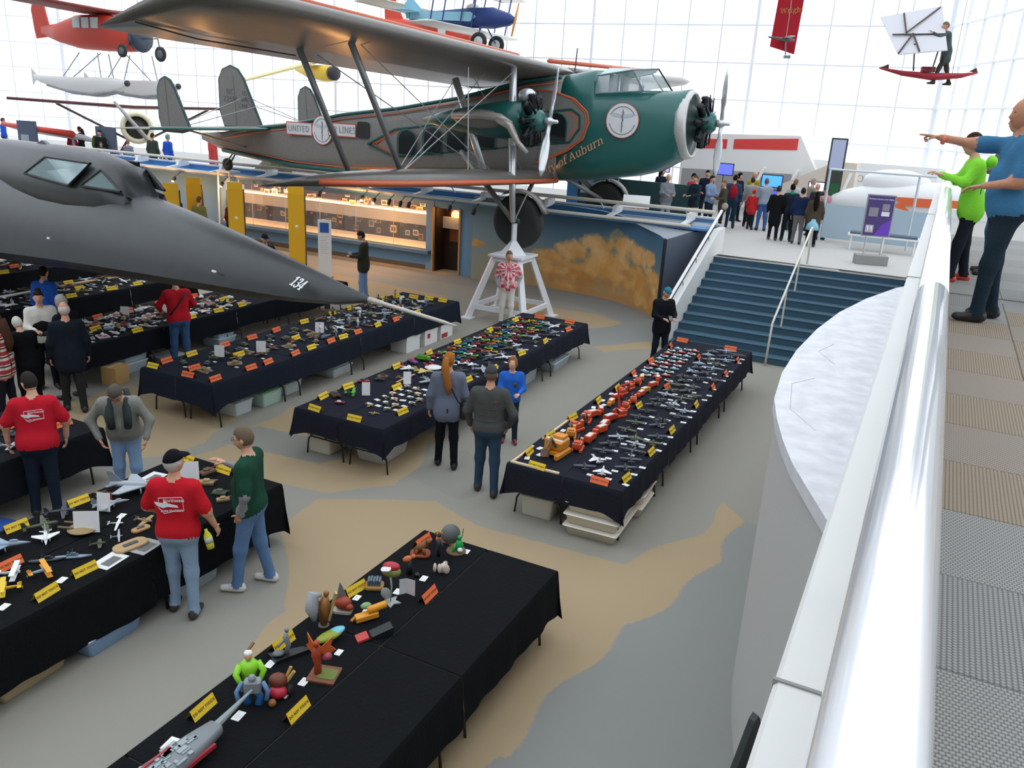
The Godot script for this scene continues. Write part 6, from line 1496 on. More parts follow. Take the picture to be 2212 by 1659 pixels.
func build_models():
	make_shapes()
	rng.seed = 99
	var K = {"olive": ["4f5540", "3c4130"], "dark grey": ["3f444a", "2c3036"], "silver": ["a9b0b5", "7d858b"], "white": ["e4e5e3", "b8bcbf"], "sand": ["a38a5e", "6d5a3c"], "pale blue": ["8fa3b3", "5f7486"], "brown": ["6a4a30", "3f2d1e"], "black": ["202226", "151619"]}
	# --- table by the stairs: orange machines on one half, dark aircraft on the other
	var orange = ["d4512a", "d9d5cc", "3a3431"]; var amber = ["d98a2a", "d9d5cc", "6a5a48"]; var redish = ["c23a26", "cfd2d2", "34302e"]
	var seqk = ["digger", "truck", "digger", "truck", "truck", "digger", "truck"]
	for i in 26:
		var z = -9.2 - (i / 2) * 0.31 + rng.randf_range(-0.05, 0.05)
		var x = (-3.88 if i % 2 else -3.60) + rng.randf_range(-0.03, 0.03)
		if i == 0: x = -3.78
		if i == 1: continue
		var k = seqk[i % 7]
		var c = orange if i % 5 else amber
		if i % 7 == 3: c = redish
		var hue = "orange" if c == orange else ("amber" if c == amber else "red")
		model(k, "excavator" if k == "digger" else "dump truck", hue, "stairs", x, z, PI / 2 * (1 if i % 3 else -1) + rng.randf_range(-0.5, 0.5), (1.55 if i == 0 else (0.9 if z > -11 else 0.72)), c)
	var cr = thing("model_crane", "tall red model crane with a right angled boom", "model", V(-3.62, TOP + 0.003, -11.1))
	var b := mb(); b.slab(V(0, 0.03, 0), V(0.2, 0.06, 0.14), 0.01); obj("base", b, col("c8371f", 0.5), cr)
	b = mb(); b.tube([V(0, 0.05, 0), V(-0.06, 0.42, 0.02)], [0.02, 0.014], 5); obj("mast", b, col("cb3a22", 0.5), cr)
	b = mb(); b.tube([V(-0.06, 0.42, 0.02), V(0.1, 0.47, -0.2)], 0.012, 5); obj("boom", b, col("cb3a22", 0.5), cr)
	for i in 24: card("stairs", -4.05 + (i % 2) * 0.09, -8.86 - i * 0.19, rng.randf_range(-0.4, 0.4) + PI / 2, 1.25)
	for s in [[-4.17, -8.95, 0.025, 0.6, "pale wood strip along table edge near its corner"], [-4.17, -10.0, 0.025, 0.9, "pale wood strip along table edge behind signs"]]:
		b = mb(); b.box(V(0, 0.01, 0), V(s[2] + 0.01, 0.02, s[3])); var o = tag(obj("wood_strip", b, col("d8c2a0", 0.7)), s[4], "strip"); o.position = V(s[0] + 0.02, TOP + 0.002, s[1])
	b = mb(); b.box(V(0, 0.01, 0), V(0.66, 0.02, 0.04)); tag(obj("wood_strip", b, col("d8c2a0", 0.7)), "pale wood strip across the front table edge", "strip").position = V(-3.84, TOP + 0.002, -8.635 - 0.005)
	for i in 30:
		var z = -13.1 - (i / 3) * 0.23; var x = -3.98 + (i % 3) * 0.19 + rng.randf_range(-0.02, 0.02)
		var c = [["d9d8d4", "2f3a3f", "1b1b1b"], ["b3392e", "e4e4e0", "1b1b1b"], ["cfd3d4", "7a2430", "1b1b1b"], ["6f97a6", "dfe2e0", "1b1b1b"]][i % 4]
		if z < -15.5: continue
		model("car", "car", ["white", "red", "silver", "pale blue"][i % 4], "stairs", x, z, rng.randf_range(-0.3, 0.3), 0.95, c)
	var dark = ["dark grey", "olive", "dark grey", "black", "olive", "silver", "dark grey"]
	for i in 66:
		var row = i / 3
		var z = -8.95 - row * 0.305 + rng.randf_range(-0.04, 0.04); var x = -3.30 + (i % 3) * 0.235 + rng.randf_range(-0.02, 0.02)
		if z < -15.5: continue
		var k = ["fighter", "bomber", "fighter", "jet", "fighter", "fighter"][(i * 5 + row) % 6]
		if z < -13: k = ["jet", "bomber", "fighter"][i % 3]
		var hue = dark[(i * 3 + row) % 7]
		if i in [1, 3]: hue = "white"; k = "jet"
		if z < -13.4 and i % 2 == 0: hue = "pale blue"
		model(k, {"fighter": "fighter airplane", "bomber": "bomber airplane", "jet": "jet airplane"}[k], hue, "stairs", x, z, rng.randf_range(-0.5, 0.5) + PI * 0.6, (0.8 if k == "bomber" else 1.05), K[hue])
		if i % 4 != 3: card("stairs", x + 0.12, z + 0.12, rng.randf_range(-0.25, 0.25), 1.1)
	model("glider", "glider", "white", "stairs", -3.43, -10.8, 0.3, 1.25, ["e6e4e0", "c9c4bd"])
	# --- table by the ponytail woman: cars, aircraft, many cards
	var paint = [["red", "b02a2e"], ["white", "e2e2de"], ["green", "3f8a3c"], ["blue", "2f5d9a"], ["teal", "2f8a8a"], ["yellow", "d8a52a"], ["orange", "d9622a"], ["black", "25272b"], ["lime", "8fb83a"], ["maroon", "6a1f2c"]]
	for i in 84:
		var z = -11.85 - (i / 4) * 0.175 + rng.randf_range(-0.03, 0.03); var x = -7.36 + (i % 4) * 0.2 + rng.randf_range(-0.03, 0.03)
		if z < -15.5: continue
		var p = paint[(i * 7 + i / 4) % 10]
		model("car", "car", p[0], "middle", x, z, rng.randf_range(-0.4, 0.4) + 0.3, 1.0, [p[1], "20262b", "141414"])
		if i % 2 == 0: card("middle", x + 0.1, z + 0.085, rng.randf_range(-0.3, 0.3), 0.8)
	for i in 30:
		var z = -10.9 - (i / 2) * 0.32 + rng.randf_range(-0.05, 0.05); var x = -6.55 + (i % 2) * 0.2 + rng.randf_range(-0.04, 0.04)
		if z < -15.4: continue
		var hue = ["silver", "dark grey", "olive", "white", "dark grey"][(i * 3) % 5]
		var k = ["jet", "fighter", "bomber"][i % 3]
		model(k, {"fighter": "fighter airplane", "bomber": "bomber airplane", "jet": "jet airplane"}[k], hue, "middle", x, z, rng.randf_range(-0.8, 0.8), 0.85, K[hue])
		if i % 2: card("middle", x + 0.13, z + 0.1, rng.randf_range(-0.3, 0.3), 0.9)
	for i in 24:
		var z = -9.35 - (i / 4) * 0.2; var x = -6.86 + (i % 4) * 0.16
		card("middle", x, z, rng.randf_range(-0.35, 0.35), 1.25)
		if i % 3 != 1: model(["fighter", "tank", "fighter"][i % 3], ["fighter airplane", "tank", "fighter airplane"][i % 3], ["sand", "brown", "olive"][i % 3], "middle", x + 0.07, z + 0.09, rng.randf() * 6.0, 0.6, K[["sand", "brown", "olive"][i % 3]])
	for q in [["tank", "tank", "brown", -7.5, -9.32, 1.2], ["biplane", "biplane", "green", -7.3, -9.5, 0.9], ["car", "car", "red", -7.5, -10.08, 1.1], ["car", "car", "black", -7.35, -10.3, 1.0], ["jet", "jet airplane", "white", -7.35, -11.05, 1.2], ["jet", "jet airplane", "yellow", -7.12, -11.0, 1.2], ["saucer", "starship", "white", -7.0, -11.3, 1.1], ["truck", "dump truck", "green", -7.38, -11.62, 0.8], ["car", "car", "purple", -7.46, -11.4, 1.4], ["glider", "glider", "sand", -7.05, -10.55, 1.2], ["car", "car", "maroon", -7.2, -9.1, 0.9], ["diorama", "diorama", "brown", -7.2, -10.6, 0.7], ["fighter", "fighter airplane", "silver", -6.85, -10.72, 1.3]]:
		var cc = {"brown": ["5a4632", "3a2f25", "6a5a40"], "green": ["5aa82e", "2f6b2a", "23272b"], "red": ["a82a33", "1f2328", "141414"], "black": ["25272b", "3a3f44", "141414"], "white": ["e6e6e3", "b9302f", "cfd3d4"], "yellow": ["d9c07a", "c9a74a", "8a6a2a"], "purple": ["6a4a86", "b9342e", "141414"], "sand": ["c0a173", "8a6c44", "5a4632"], "maroon": ["7a2230", "d9d9d6", "141414"], "silver": K.silver}[q[2]]
		model(q[0], q[1], q[2], "middle", q[3], q[4], rng.randf_range(-0.6, 0.6), q[5], cc)
	for q in [[-7.1, -9.6, "white standing info card beside green model biplane"], [-6.9, -10.4, "white standing info card among the entry cards"]]:
		sign_card("middle", q[0], q[1], 0.6, 0.12, 0.2, q[2], "")
	# --- table under the boom tip: tanks, dioramas, then dense aircraft and figures
	for i in 26:
		var z = -9.15 - (i / 2) * 0.22 + rng.randf_range(-0.04, 0.04); var x = -10.38 + (i % 2) * 0.32 + (i % 3) * 0.16
		var hue = ["olive", "sand", "dark grey", "brown"][i % 4]
		model(["tank", "diorama", "tank", "fighter"][i % 4], ["tank", "diorama", "tank", "fighter airplane"][i % 4], hue, "nose", x, z, rng.randf() * 6.0, 0.9, K[hue] + ["5a5a3a"])
		card("nose", x + 0.14, z + 0.1, rng.randf_range(-0.3, 0.3), 0.9)
	for i in 96:
		var z = -11.4 - (i / 5) * 0.215 + rng.randf_range(-0.05, 0.05); var x = -10.5 + (i % 5) * 0.235 + rng.randf_range(-0.05, 0.05)
		if z < -15.45: continue
		if z > -12.6 and i % 5 < 2: continue
		var k = ["jet", "fighter", "figure", "bomber", "figure", "ship", "tank"][(i * 5) % 7]
		var hue = ["silver", "sand", "dark grey", "white", "pale blue", "brown", "olive"][(i * 3 + i / 5) % 7]
		model(k, {"jet": "jet airplane", "fighter": "fighter airplane", "bomber": "bomber airplane", "figure": "figure", "ship": "ship", "tank": "tank"}[k], hue, "nose", x, z, rng.randf() * 6.0, (1.6 if k == "figure" else 0.75), K[hue] + ["2a2a2a"])
		if i % 4 == 0: card("nose", x + 0.1, z + 0.09, rng.randf_range(-0.3, 0.3), 0.9)
	for q in [[-10.2, -9.75, "white upright notice by tanks on boom tip table"], [-9.85, -10.35, "white upright notice past tanks on boom tip table"], [-9.9, -11.95, "white upright notice amid small models on boom tip table"]]:
		sign_card("nose", q[0], q[1], 0.6, 0.16, 0.2, q[2], "")
	# --- table by the red jacket visitor and those beyond
	for i in 84:
		var z = -9.2 - (i / 5) * 0.23 + rng.randf_range(-0.05, 0.05); var x = -13.72 + (i % 5) * 0.26 + rng.randf_range(-0.05, 0.05)
		if z < -12.9: continue
		var k = ["car", "tank", "jet", "ship", "fighter", "car", "diorama"][(i * 3) % 7]
		var hue = ["white", "black", "silver", "sand", "white", "brown"][(i * 5 + i / 5) % 6]
		model(k, {"jet": "jet airplane", "fighter": "fighter airplane", "car": "car", "diorama": "diorama", "ship": "ship", "tank": "tank"}[k], hue, "redjacket", x, z, rng.randf() * 6.0, 0.95, K[hue] + ["b0483a"])
		if i % 2 == 0: card("redjacket", x + 0.12, z + 0.1, rng.randf_range(-0.3, 0.3))
	for q in [[-13.5, -10.6, "white upright notice on red jacket visitor's table"], [-13.3, -11.3, "second white upright notice on red jacket visitor's table"]]:
		sign_card("redjacket", q[0], q[1], 0.6, 0.16, 0.2, q[2], "")
	for i in 40:
		var z = -9.4 - (i / 4) * 0.36 + rng.randf_range(-0.05, 0.05); var x = -16.8 + (i % 4) * 0.33 + rng.randf_range(-0.06, 0.06)
		var k = ["ship", "jet", "fighter", "ship", "glider"][(i * 3) % 5]
		var hue = ["white", "brown", "silver", "sand", "dark grey"][(i * 2 + i / 4) % 5]
		if z < -14.0: continue
		model(k, {"jet": "jet airplane", "fighter": "fighter airplane", "ship": "ship", "glider": "glider"}[k], hue, "far", x, z, rng.randf() * 6.0, 1.15, K[hue] + ["9c2a2a"])
		card("far", x + 0.14, z + 0.12, rng.randf_range(-0.3, 0.3), 1.1)
	for q in [["rocket", -16.5, -10.6, 1.25, "f0efec"], ["rocket", -16.55, -11.9, 1.0, "c9a57a"]]:
		b = mb(); b.soft(); b.tube([V(0, 0.04, q[3] / 2), V(0, 0.04, -q[3] / 2 + 0.2), V(0, 0.04, -q[3] / 2)], [0.03, 0.03, 0.004], 12); var o = tag(obj("model_rocket", b, col(q[4], 0.5)), "long %s model rocket lying on the table beyond" % ("white" if q[3] > 1.1 else "tan"), "model"); o.position = V(q[1], TOP + 0.003, q[2])
		b = mb(); b.span(V(-0.05, 0, -0.02), V(0.05, 0.02, 0.02)); b.span(V(-0.07, 0.03, q[3] / 2 - 0.1), V(0.07, 0.05, q[3] / 2)); obj("cradle", b, col("8a8782", 0.6), o)
	for i in 14:
		model("ship" if i % 2 else "jet", "ship" if i % 2 else "jet airplane", ["white", "sand"][i % 2], "back", -19.9 + (i % 4) * 0.3, -11.2 - (i / 4) * 0.5, rng.randf() * 6.0, 1.2, K[["white", "sand"][i % 2]] + ["9c2a2a"])
	# --- table by the black cap man
	for q in [["bomber", "bomber airplane", "olive", -7.3, -4.55, 1.1, 0.9], ["jet", "jet airplane", "white", -7.05, -4.42, -0.6, 1.1], ["saucer", "starship", "sand", -7.02, -4.68, 0.4, 1.1], ["glider", "glider", "white", -6.85, -4.95, 0.7, 0.8], ["fighter", "fighter airplane", "sand", -6.65, -5.0, 0.3, 0.9], ["fighter", "fighter airplane", "olive", -6.58, -4.62, 0.9, 0.7], ["glider", "glider", "silver", -6.56, -4.83, 0.9, 0.6], ["biplane", "biplane", "white", -6.78, -3.88, 0.8, 1.0], ["biplane", "biplane", "amber", -6.55, -4.02, 1.2, 1.0], ["biplane", "biplane", "yellow", -6.6, -3.78, -2.2, 0.95], ["jet", "jet airplane", "pale blue", -7.22, -4.1, 0.8, 1.7], ["jet", "jet airplane", "silver", -7.2, -5.62, 0.5, 2.3], ["jet", "jet airplane", "silver", -7.15, -5.3, 1.0, 1.3], ["bomber", "bomber airplane", "dark grey", -7.42, -4.85, 0.9, 0.8], ["fighter", "fighter airplane", "brown", -7.42, -5.35, 2.0, 0.9], ["ship", "ship", "dark grey", -6.72, -4.2, 0.8, 0.9], ["ship", "ship", "pale blue", -6.58, -4.36, 0.7, 0.9], ["tank", "tank", "sand", -6.75, -6.15, 0.5, 1.0], ["tank", "tank", "olive", -6.45, -6.05, 0.4, 0.9], ["tank", "tank", "brown", -6.95, -6.35, 1.4, 1.1], ["diorama", "diorama", "olive", -6.82, -4.36, 0.5, 0.8], ["diorama", "diorama", "brown", -6.76, -4.57, 0.8, 0.85], ["tank", "tank", "sand", -6.3, -5.95, 0.9, 0.8], ["fighter", "fighter airplane", "sand", -7.3, -5.0, 0.2, 0.9], ["fighter", "fighter airplane", "silver", -7.0, -3.6, 0.2, 1.0], ["bomber", "bomber airplane", "silver", -7.2, -2.6, 0.2, 1.0]]:
		var cc = {"amber": ["e09a22", "8fa3b3"], "yellow": ["e0bb2a", "c99a1c"]}
		model(q[0], q[1], q[2], "cap", q[3], q[4], q[5], q[6], cc[q[2]] if cc.has(q[2]) else K[q[2]] + ["6a5a40"])
	for q in [[-6.33, -4.06, 0.3], [-6.36, -3.55, 0.3], [-6.9, -5.15, 0.4], [-7.0, -3.3, 0.4]]: card("cap", q[0], q[1], q[2] + PI / 2, 1.3)
	sign_card("cap", -6.88, -4.74, 0.62, 0.24, 0.22, "white IPMS card with a shark mouth among model aircraft")
	sign_card("cap", -7.12, -5.12, 0.4, 0.14, 0.2, "narrow white IPMS notice by a silver jet model", "IPMS")
	sign_card("cap", -6.98, -6.1, 0.8, 0.24, 0.22, "white IPMS card behind the black cap man")
	for q in [[-6.32, -4.78, 0.16, "oval beige wooden base with a dark insignia plate", "b89a6e"], [-6.5, -5.05, 0.09, "small oval tan wooden base", "b0895a"]]:
		b = mb(); b.slab(V(0, 0.014, 0), V(q[2] * 1.1, 0.026, q[2] * 2.1), q[2] * 0.5, rot(0, -10, 0), 0.006, 6); var o = tag(obj("wooden_plaque", b, col(q[4], 0.7)), q[3], "base"); o.position = V(q[1 - 1], TOP + 0.003, q[1])
		b = mb(); b.slab(V(0, 0.03, 0), V(q[2] * 0.3, 0.008, q[2] * 0.9), 0.01, rot(0, -10, 0)); obj("plate", b, col("4a4a4c", 0.5), o)
	for q in [[-6.26, -4.5, "white printed sheet with a grey photograph"], [-6.2, -4.85, "grey photograph sheet under the oval base"], [-7.38, -5.95, "large pale photograph panel by the hooded visitor"]]:
		b = mb(); b.box(V(0, 0.0015, 0), V(0.2, 0.002, 0.28), rot(0, 8, 0)); var o = tag(obj("printed_sheet", b, col("e3e3e1" if q[0] != -6.2 else "a9a9a7", 0.6)), q[2], "paper"); o.position = V(q[0], TOP + 0.003, q[1])
		b = mb(); b.box(V(0.02, 0.0032, 0), V(0.1, 0.001, 0.17), rot(0, 8, 0)); obj("photograph", b, col("6c6c6a", 0.6), o)
	# --- table behind the red shirt man
	for q in [["tank", "tank", "dark grey", -9.75, -5.85], ["ship", "ship", "white", -9.6, -6.1], ["fighter", "fighter airplane", "silver", -9.4, -5.6], ["car", "car", "black", -10.0, -6.2]]:
		model(q[0], q[1], q[2], "corner", q[3], q[4], 0.6, 1.0, K[q[2]] + ["222222"])
	show_figures()

# the odd pieces on the half empty black table
func show_figures():
	var Y := TOP + 0.003
	var put_thing = func(called: String, label: String, x: float, z: float, turn := 0.0): return thing(called, label, "model", V(x, Y, z), turn)
	for q in [[-3.94, -3.13, 1.6], [-3.75, -3.56, 1.3], [-3.96, -4.11, 1.2], [-3.60, -4.08, 1.2], [-3.6, -4.5, 1.0], [-3.99, -5.06, 0.9], [-3.95, -5.2, 1.1], [-3.76, -5.1, 1.2], [-3.70, -5.47, 1.2], [-3.62, -5.78, 1.2], [-3.53, -6.42, 1.1], [-3.62, -3.9, 1.0]]: card("empty", q[0], q[1], PI / 2 + 0.15, q[2])
	# long grey spacecraft lying on its cradle
	var t = put_thing.call("model_spacecraft", "long grey model spacecraft with red stripe on stands", -3.72, -3.05, PI / 2)
	var b := mb(); b.soft(); hull(b, [[-0.75, 0.09, 0.05, 0.16], [-0.4, 0.09, 0.055, 0.13], [0.1, 0.09, 0.05, 0.09], [0.28, 0.09, 0.04, 0.06], [0.3, 0.09, 0.02, 0.03]], 0.5, 12); obj("hull", b, col("7d8386", 0.5), t)
	b = mb()
	var r := RandomNumberGenerator.new(); r.seed = 5
	for i in 60: b.box(V(r.randf_range(-0.7, 0.1), 0.142, r.randf_range(-0.1, 0.1)), V(r.randf_range(0.02, 0.08), 0.012, r.randf_range(0.01, 0.04)))
	obj("surface_detail", b, col("9aa3a6", 0.5), t)
	b = mb(); b.box(V(-0.3, 0.146, -0.07), V(0.5, 0.012, 0.016)); b.box(V(0.02, 0.07, 0.1), V(0.3, 0.03, 0.02)); obj("red_stripe", b, col("a8323a", 0.5), t)
	b = mb(); b.tube([V(0.26, 0.1, 0), V(0.62, 0.16, 0.0)], [0.03, 0.008], 8); obj("prow", b, col("8f979a", 0.5), t)
	b = mb(); b.box(V(-0.3, 0.03, 0), V(0.1, 0.06, 0.12)); b.box(V(0.1, 0.03, 0), V(0.08, 0.06, 0.1)); obj("stand", b, col("1d1f20", 0.5), t)
	b = mb(); b.box(V(-0.1, 0.03, 0.24), V(0.16, 0.003, 0.05), rot(-35, 0, 0)); obj("name_plate", b, col("d9dcda", 0.6), t)
	# blue hunched figure
	t = put_thing.call("blue_robot_figure", "small blue and grey robot figure", -3.76, -3.72, 0.6)
	b = mb(); b.soft(); b.tube([V(-0.04, 0, 0), V(-0.05, 0.06, 0), V(-0.02, 0.11, 0)], [0.03, 0.024, 0.03], 8); b.tube([V(0.04, 0, 0.02), V(0.05, 0.06, 0), V(0.02, 0.11, 0)], [0.03, 0.024, 0.03], 8); obj("legs", b, col("2f6fb0", 0.4), t)
	b = mb(); b.slab(V(0, 0.15, 0), V(0.12, 0.1, 0.08), 0.02, Basis(), 0.01); b.ball(V(0, 0.22, 0.01), V(0.03, 0.03, 0.03), 10); obj("torso", b, col("8a8f94", 0.4), t)
	b = mb(); b.soft(); b.tube([V(-0.07, 0.18, 0), V(-0.11, 0.12, 0.03), V(-0.09, 0.07, 0.07)], 0.018, 7); b.tube([V(0.07, 0.18, 0), V(0.11, 0.12, 0.03), V(0.1, 0.06, 0.05)], 0.018, 7); obj("arm_pair", b, col("5d7fa6", 0.4), t)
	b = mb(); b.soft(); b.ball(V(0.14, 0.03, 0.05), V(0.03, 0.03, 0.03), 10); obj("brown_ball", b, col("8a5a2c", 0.5), t)
	# lime green jacket bust
	t = put_thing.call("lime_rider_figure", "lime green jacketed rider figure with silver engine", -3.97, -3.9, 0.9)
	b = mb(); b.soft(); b.tube([V(0, 0.0, 0), V(0, 0.08, 0), V(0, 0.13, 0), V(0, 0.17, 0)], [0.05, 0.06, 0.075, 0.04], 12); b.tube([V(0.06, 0.14, 0), V(0.1, 0.08, 0.04), V(0.06, 0.03, 0.09)], [0.03, 0.026, 0.02], 8); b.tube([V(-0.06, 0.14, 0), V(-0.1, 0.09, 0.04), V(-0.08, 0.05, 0.09)], [0.03, 0.026, 0.02], 8); obj("jacket", b, col("8fd62a", 0.5), t)
	b = mb(); b.soft(); b.ball(V(0, 0.205, 0.0), V(0.03, 0.036, 0.032), 12); obj("head", b, col("d6a27a", 0.6), t)
	b = mb(); b.soft(); b.ball(V(0, 0.23, -0.005), V(0.033, 0.022, 0.034), 12); obj("cap", b, col("e6e2da", 0.6), t)
	b = mb(); b.box(V(-0.02, 0.03, 0.11), V(0.12, 0.05, 0.06)); b.tube([V(-0.08, 0.05, 0.12), V(0.06, 0.05, 0.12)], 0.018, 8); obj("engine", b, col("b9bcc0", 0.3, 0.5), t)
	b = mb(); b.tube([V(0.0, 0.24, -0.02), V(0.05, 0.28, -0.05)], 0.012, 6); obj("brown_bundle", b, col("8a6030", 0.6), t)
	# red and brown cart
	t = put_thing.call("red_cart_figure", "red model cart with a brown domed hood", -3.66, -3.88, 0.4)
	b = mb(); b.soft(); b.ball(V(0, 0.05, 0.03), V(0.07, 0.05, 0.06), 12); obj("red_body", b, col("b3203a", 0.4), t)
	b = mb(); b.soft(); b.ball(V(-0.01, 0.12, -0.01), V(0.07, 0.055, 0.06), 12); obj("hood", b, col("6d3420", 0.5), t)
	b = mb(); b.tube([V(0.05, 0.1, -0.03), V(0.1, 0.18, -0.05)], 0.014, 6); b.tube([V(0.03, 0.1, -0.05), V(0.07, 0.2, -0.07)], 0.012, 6); obj("levers", b, col("c9a25a", 0.4), t)
	for s in [-0.07, 0.07]:
		b = mb(); b.soft(); b.lathe([[0.005, -0.015], [0.035, -0.015], [0.035, 0.015], [0.005, 0.015]], 14, Transform3D(rot(0, 0, 90), V(s, 0.036, -0.02))); obj("wheel", b, col("1d1e20", 0.7), t)
	# black dragster with a grey figure
	t = put_thing.call("black_boat_figure", "grey figure standing on a black tapered base", -3.92, -4.25, 1.0)
	b = mb(); b.prism(PackedVector2Array([Vector2(-0.13, -0.06), Vector2(0.14, -0.03), Vector2(0.2, 0.03), Vector2(-0.1, 0.07)]), 0.03, Transform3D(Basis(V(1, 0, 0), V(0, 0, 1), V(0, -1, 0)), V(0, 0.016, 0))); obj("base", b, col("1a1c1d", 0.4), t)
	b = mb(); b.soft(); b.ball(V(-0.06, 0.05, 0.0), V(0.05, 0.02, 0.04), 10); obj("round_shield", b, col("6b7072", 0.5), t)
	b = mb(); b.soft(); b.tube([V(0.0, 0.03, 0.0), V(0.02, 0.1, 0.0), V(0.0, 0.18, 0), V(0.01, 0.22, 0)], [0.02, 0.02, 0.024, 0.012], 8); b.tube([V(0, 0.18, 0), V(-0.07, 0.12, 0.02)], 0.011, 6); b.ball(V(0.01, 0.245, 0), V(0.02, 0.024, 0.02), 8); obj("figure_body", b, col("8c8f92", 0.5), t)
	# leaf winged creature on a patterned base
	t = put_thing.call("orange_creature_figure", "orange winged creature figure on a square base", -3.52, -4.22, 0.3)
	b = mb(); b.slab(V(0, 0.008, 0), V(0.22, 0.016, 0.2), 0.008); obj("base", b, col("7a4a32", 0.7), t)
	b = mb(); b.slab(V(0.03, 0.018, 0.0), V(0.14, 0.006, 0.12), 0.02); obj("moss_patch", b, col("6a7a3a", 0.8), t)
	b = mb(); b.soft(); b.tube([V(-0.05, 0.015, 0), V(-0.05, 0.1, 0), V(-0.06, 0.18, 0), V(-0.05, 0.26, 0)], [0.03, 0.028, 0.04, 0.022], 10); b.ball(V(-0.05, 0.29, 0.02), V(0.026, 0.03, 0.03), 10); obj("creature_body", b, col("a8401f", 0.5), t)
	for s in [-1, 1]:
		b = mb(); b.prism(PackedVector2Array([Vector2(0, 0), Vector2(s * 0.12, 0.1), Vector2(s * 0.1, 0.02), Vector2(s * 0.14, -0.02), Vector2(s * 0.06, -0.06)]), 0.008, Transform3D(rot(0, 30 * s, 0), V(-0.05, 0.22, 0))); obj("leaf_wing", b, col("d0602a", 0.5), t)
	b = mb(); b.soft(); b.tube([V(0.0, 0.16, 0.0), V(0.05, 0.2, 0.02)], [0.02, 0.03], 8); obj("pink_pouch", b, col("a5485a", 0.5), t)
	# olive and blue shell
	t = put_thing.call("shell_boat_model", "olive and sky blue shell shaped model", -3.76, -4.58, 1.0)
	b = mb(); b.soft(); b.ball(V(0, 0.05, 0), V(0.12, 0.03, 0.06), 14, rot(0, 0, 12)); obj("olive_shell", b, col("8d9a2a", 0.4), t)
	b = mb(); b.soft(); b.ball(V(0.06, 0.07, -0.01), V(0.08, 0.022, 0.05), 14, rot(0, 0, 12)); obj("blue_top", b, col("6fc0cf", 0.4), t)
	b = mb(); b.rod(V(0, 0, 0), V(0, 0.05, 0), 0.008); b.slab(V(0, 0.004, 0), V(0.06, 0.008, 0.06), 0.01); obj("stand", b, col("3a3a38", 0.5), t)
	# tall bronze figure with grey plume
	t = put_thing.call("bronze_warrior_figure", "tall bronze warrior figure with grey plume", -3.93, -4.72, 0.8)
	b = mb(); b.soft(); b.lathe([[0, 0], [0.05, 0.0], [0.045, 0.02], [0, 0.02]], 12); obj("base", b, col("5a5650", 0.6), t)
	b = mb(); b.soft(); b.tube([V(0, 0.02, 0), V(0.01, 0.12, 0), V(0.0, 0.2, 0.0), V(0.02, 0.28, 0)], [0.03, 0.045, 0.06, 0.025], 10); b.ball(V(0.025, 0.31, 0), V(0.025, 0.03, 0.025), 10); obj("figure_body", b, col("9a6a3a", 0.4, 0.3), t)
	b = mb(); b.soft(); b.tube([V(-0.02, 0.3, 0), V(-0.08, 0.33, 0.02), V(-0.1, 0.2, 0.04), V(-0.08, 0.1, 0.05)], [0.02, 0.05, 0.055, 0.02], 10); obj("grey_plume", b, col("9a9ea2", 0.7), t)
	b = mb(); b.box(V(0.07, 0.2, 0.03), V(0.02, 0.26, 0.04), rot(0, 0, -14)); obj("gold_blade", b, col("d3b070", 0.3, 0.4), t)
	# brown lump with grey fin
	t = put_thing.call("rust_creature_model", "rust brown creature with grey fin on pale base", -3.93, -4.98, 0.4)
	b = mb(); b.slab(V(0, 0.012, 0), V(0.16, 0.024, 0.12), 0.03); obj("base", b, col("b3aea4", 0.7), t)
	b = mb(); b.soft(); b.ball(V(0, 0.08, 0), V(0.075, 0.06, 0.06), 12); b.ball(V(0.06, 0.06, 0.03), V(0.04, 0.03, 0.03), 10); obj("creature_body", b, col("9a3d1f", 0.5), t)
	b = mb(); b.prism(PackedVector2Array([Vector2(-0.05, 0), Vector2(0.05, 0), Vector2(-0.01, 0.15)]), 0.015, Transform3D(rot(0, 40, 0), V(-0.02, 0.12, -0.02))); obj("grey_fin", b, col("73777b", 0.6), t)
	# stone diorama
	t = put_thing.call("stone_diorama_model", "grey vehicle diorama on a tan stone base", -3.92, -5.42, 0.5)
	b = mb(); b.slab(V(0, 0.02, 0), V(0.17, 0.04, 0.14), 0.04, Basis(), 0.01); obj("base", b, col("a8824a", 0.7), t)
	b = mb()
	for i in 5: b.box(V(-0.05 + i * 0.025, 0.06 + 0.006 * (i % 2), 0), V(0.018, 0.06, 0.09))
	obj("vehicle", b, col("5b6a74", 0.5), t)
	# black and red wedge, orange machine
	t = put_thing.call("red_wedge_model", "black model wedge with a red front plate", -3.52, -4.78, 0.9)
	b = mb(); b.prism(PackedVector2Array([Vector2(0, 0), Vector2(0.2, 0.0), Vector2(0.2, 0.08), Vector2(0.02, 0.03)]), 0.1); obj("wedge", b, col("1b2021", 0.4), t)
	b = mb(); b.box(V(-0.05, 0.015, 0), V(0.1, 0.02, 0.1), rot(0, 0, 12)); obj("red_plate", b, col("c2413c", 0.5), t)
	t = put_thing.call("orange_machine_model", "orange tubular machine model with green end", -3.66, -5.0, 0.9)
	b = mb(); b.slab(V(-0.03, 0.04, 0), V(0.2, 0.05, 0.08), 0.012, rot(0, 0, 6), 0.006); obj("body", b, col("e09a2a", 0.4), t)
	b = mb(); b.soft(); b.tube([V(-0.02, 0.09, 0), V(0.14, 0.12, 0)], 0.032, 12); obj("barrel", b, col("ea9a22", 0.35), t)
	b = mb(); b.tube([V(-0.13, 0.05, 0), V(-0.17, 0.03, 0.02)], 0.014, 6); obj("nozzle", b, col("b9791c", 0.4), t)
	b = mb(); b.soft(); b.ball(V(-0.02, 0.1, -0.06), V(0.05, 0.03, 0.03), 10); obj("green_tank", b, col("7fae7a", 0.4), t)
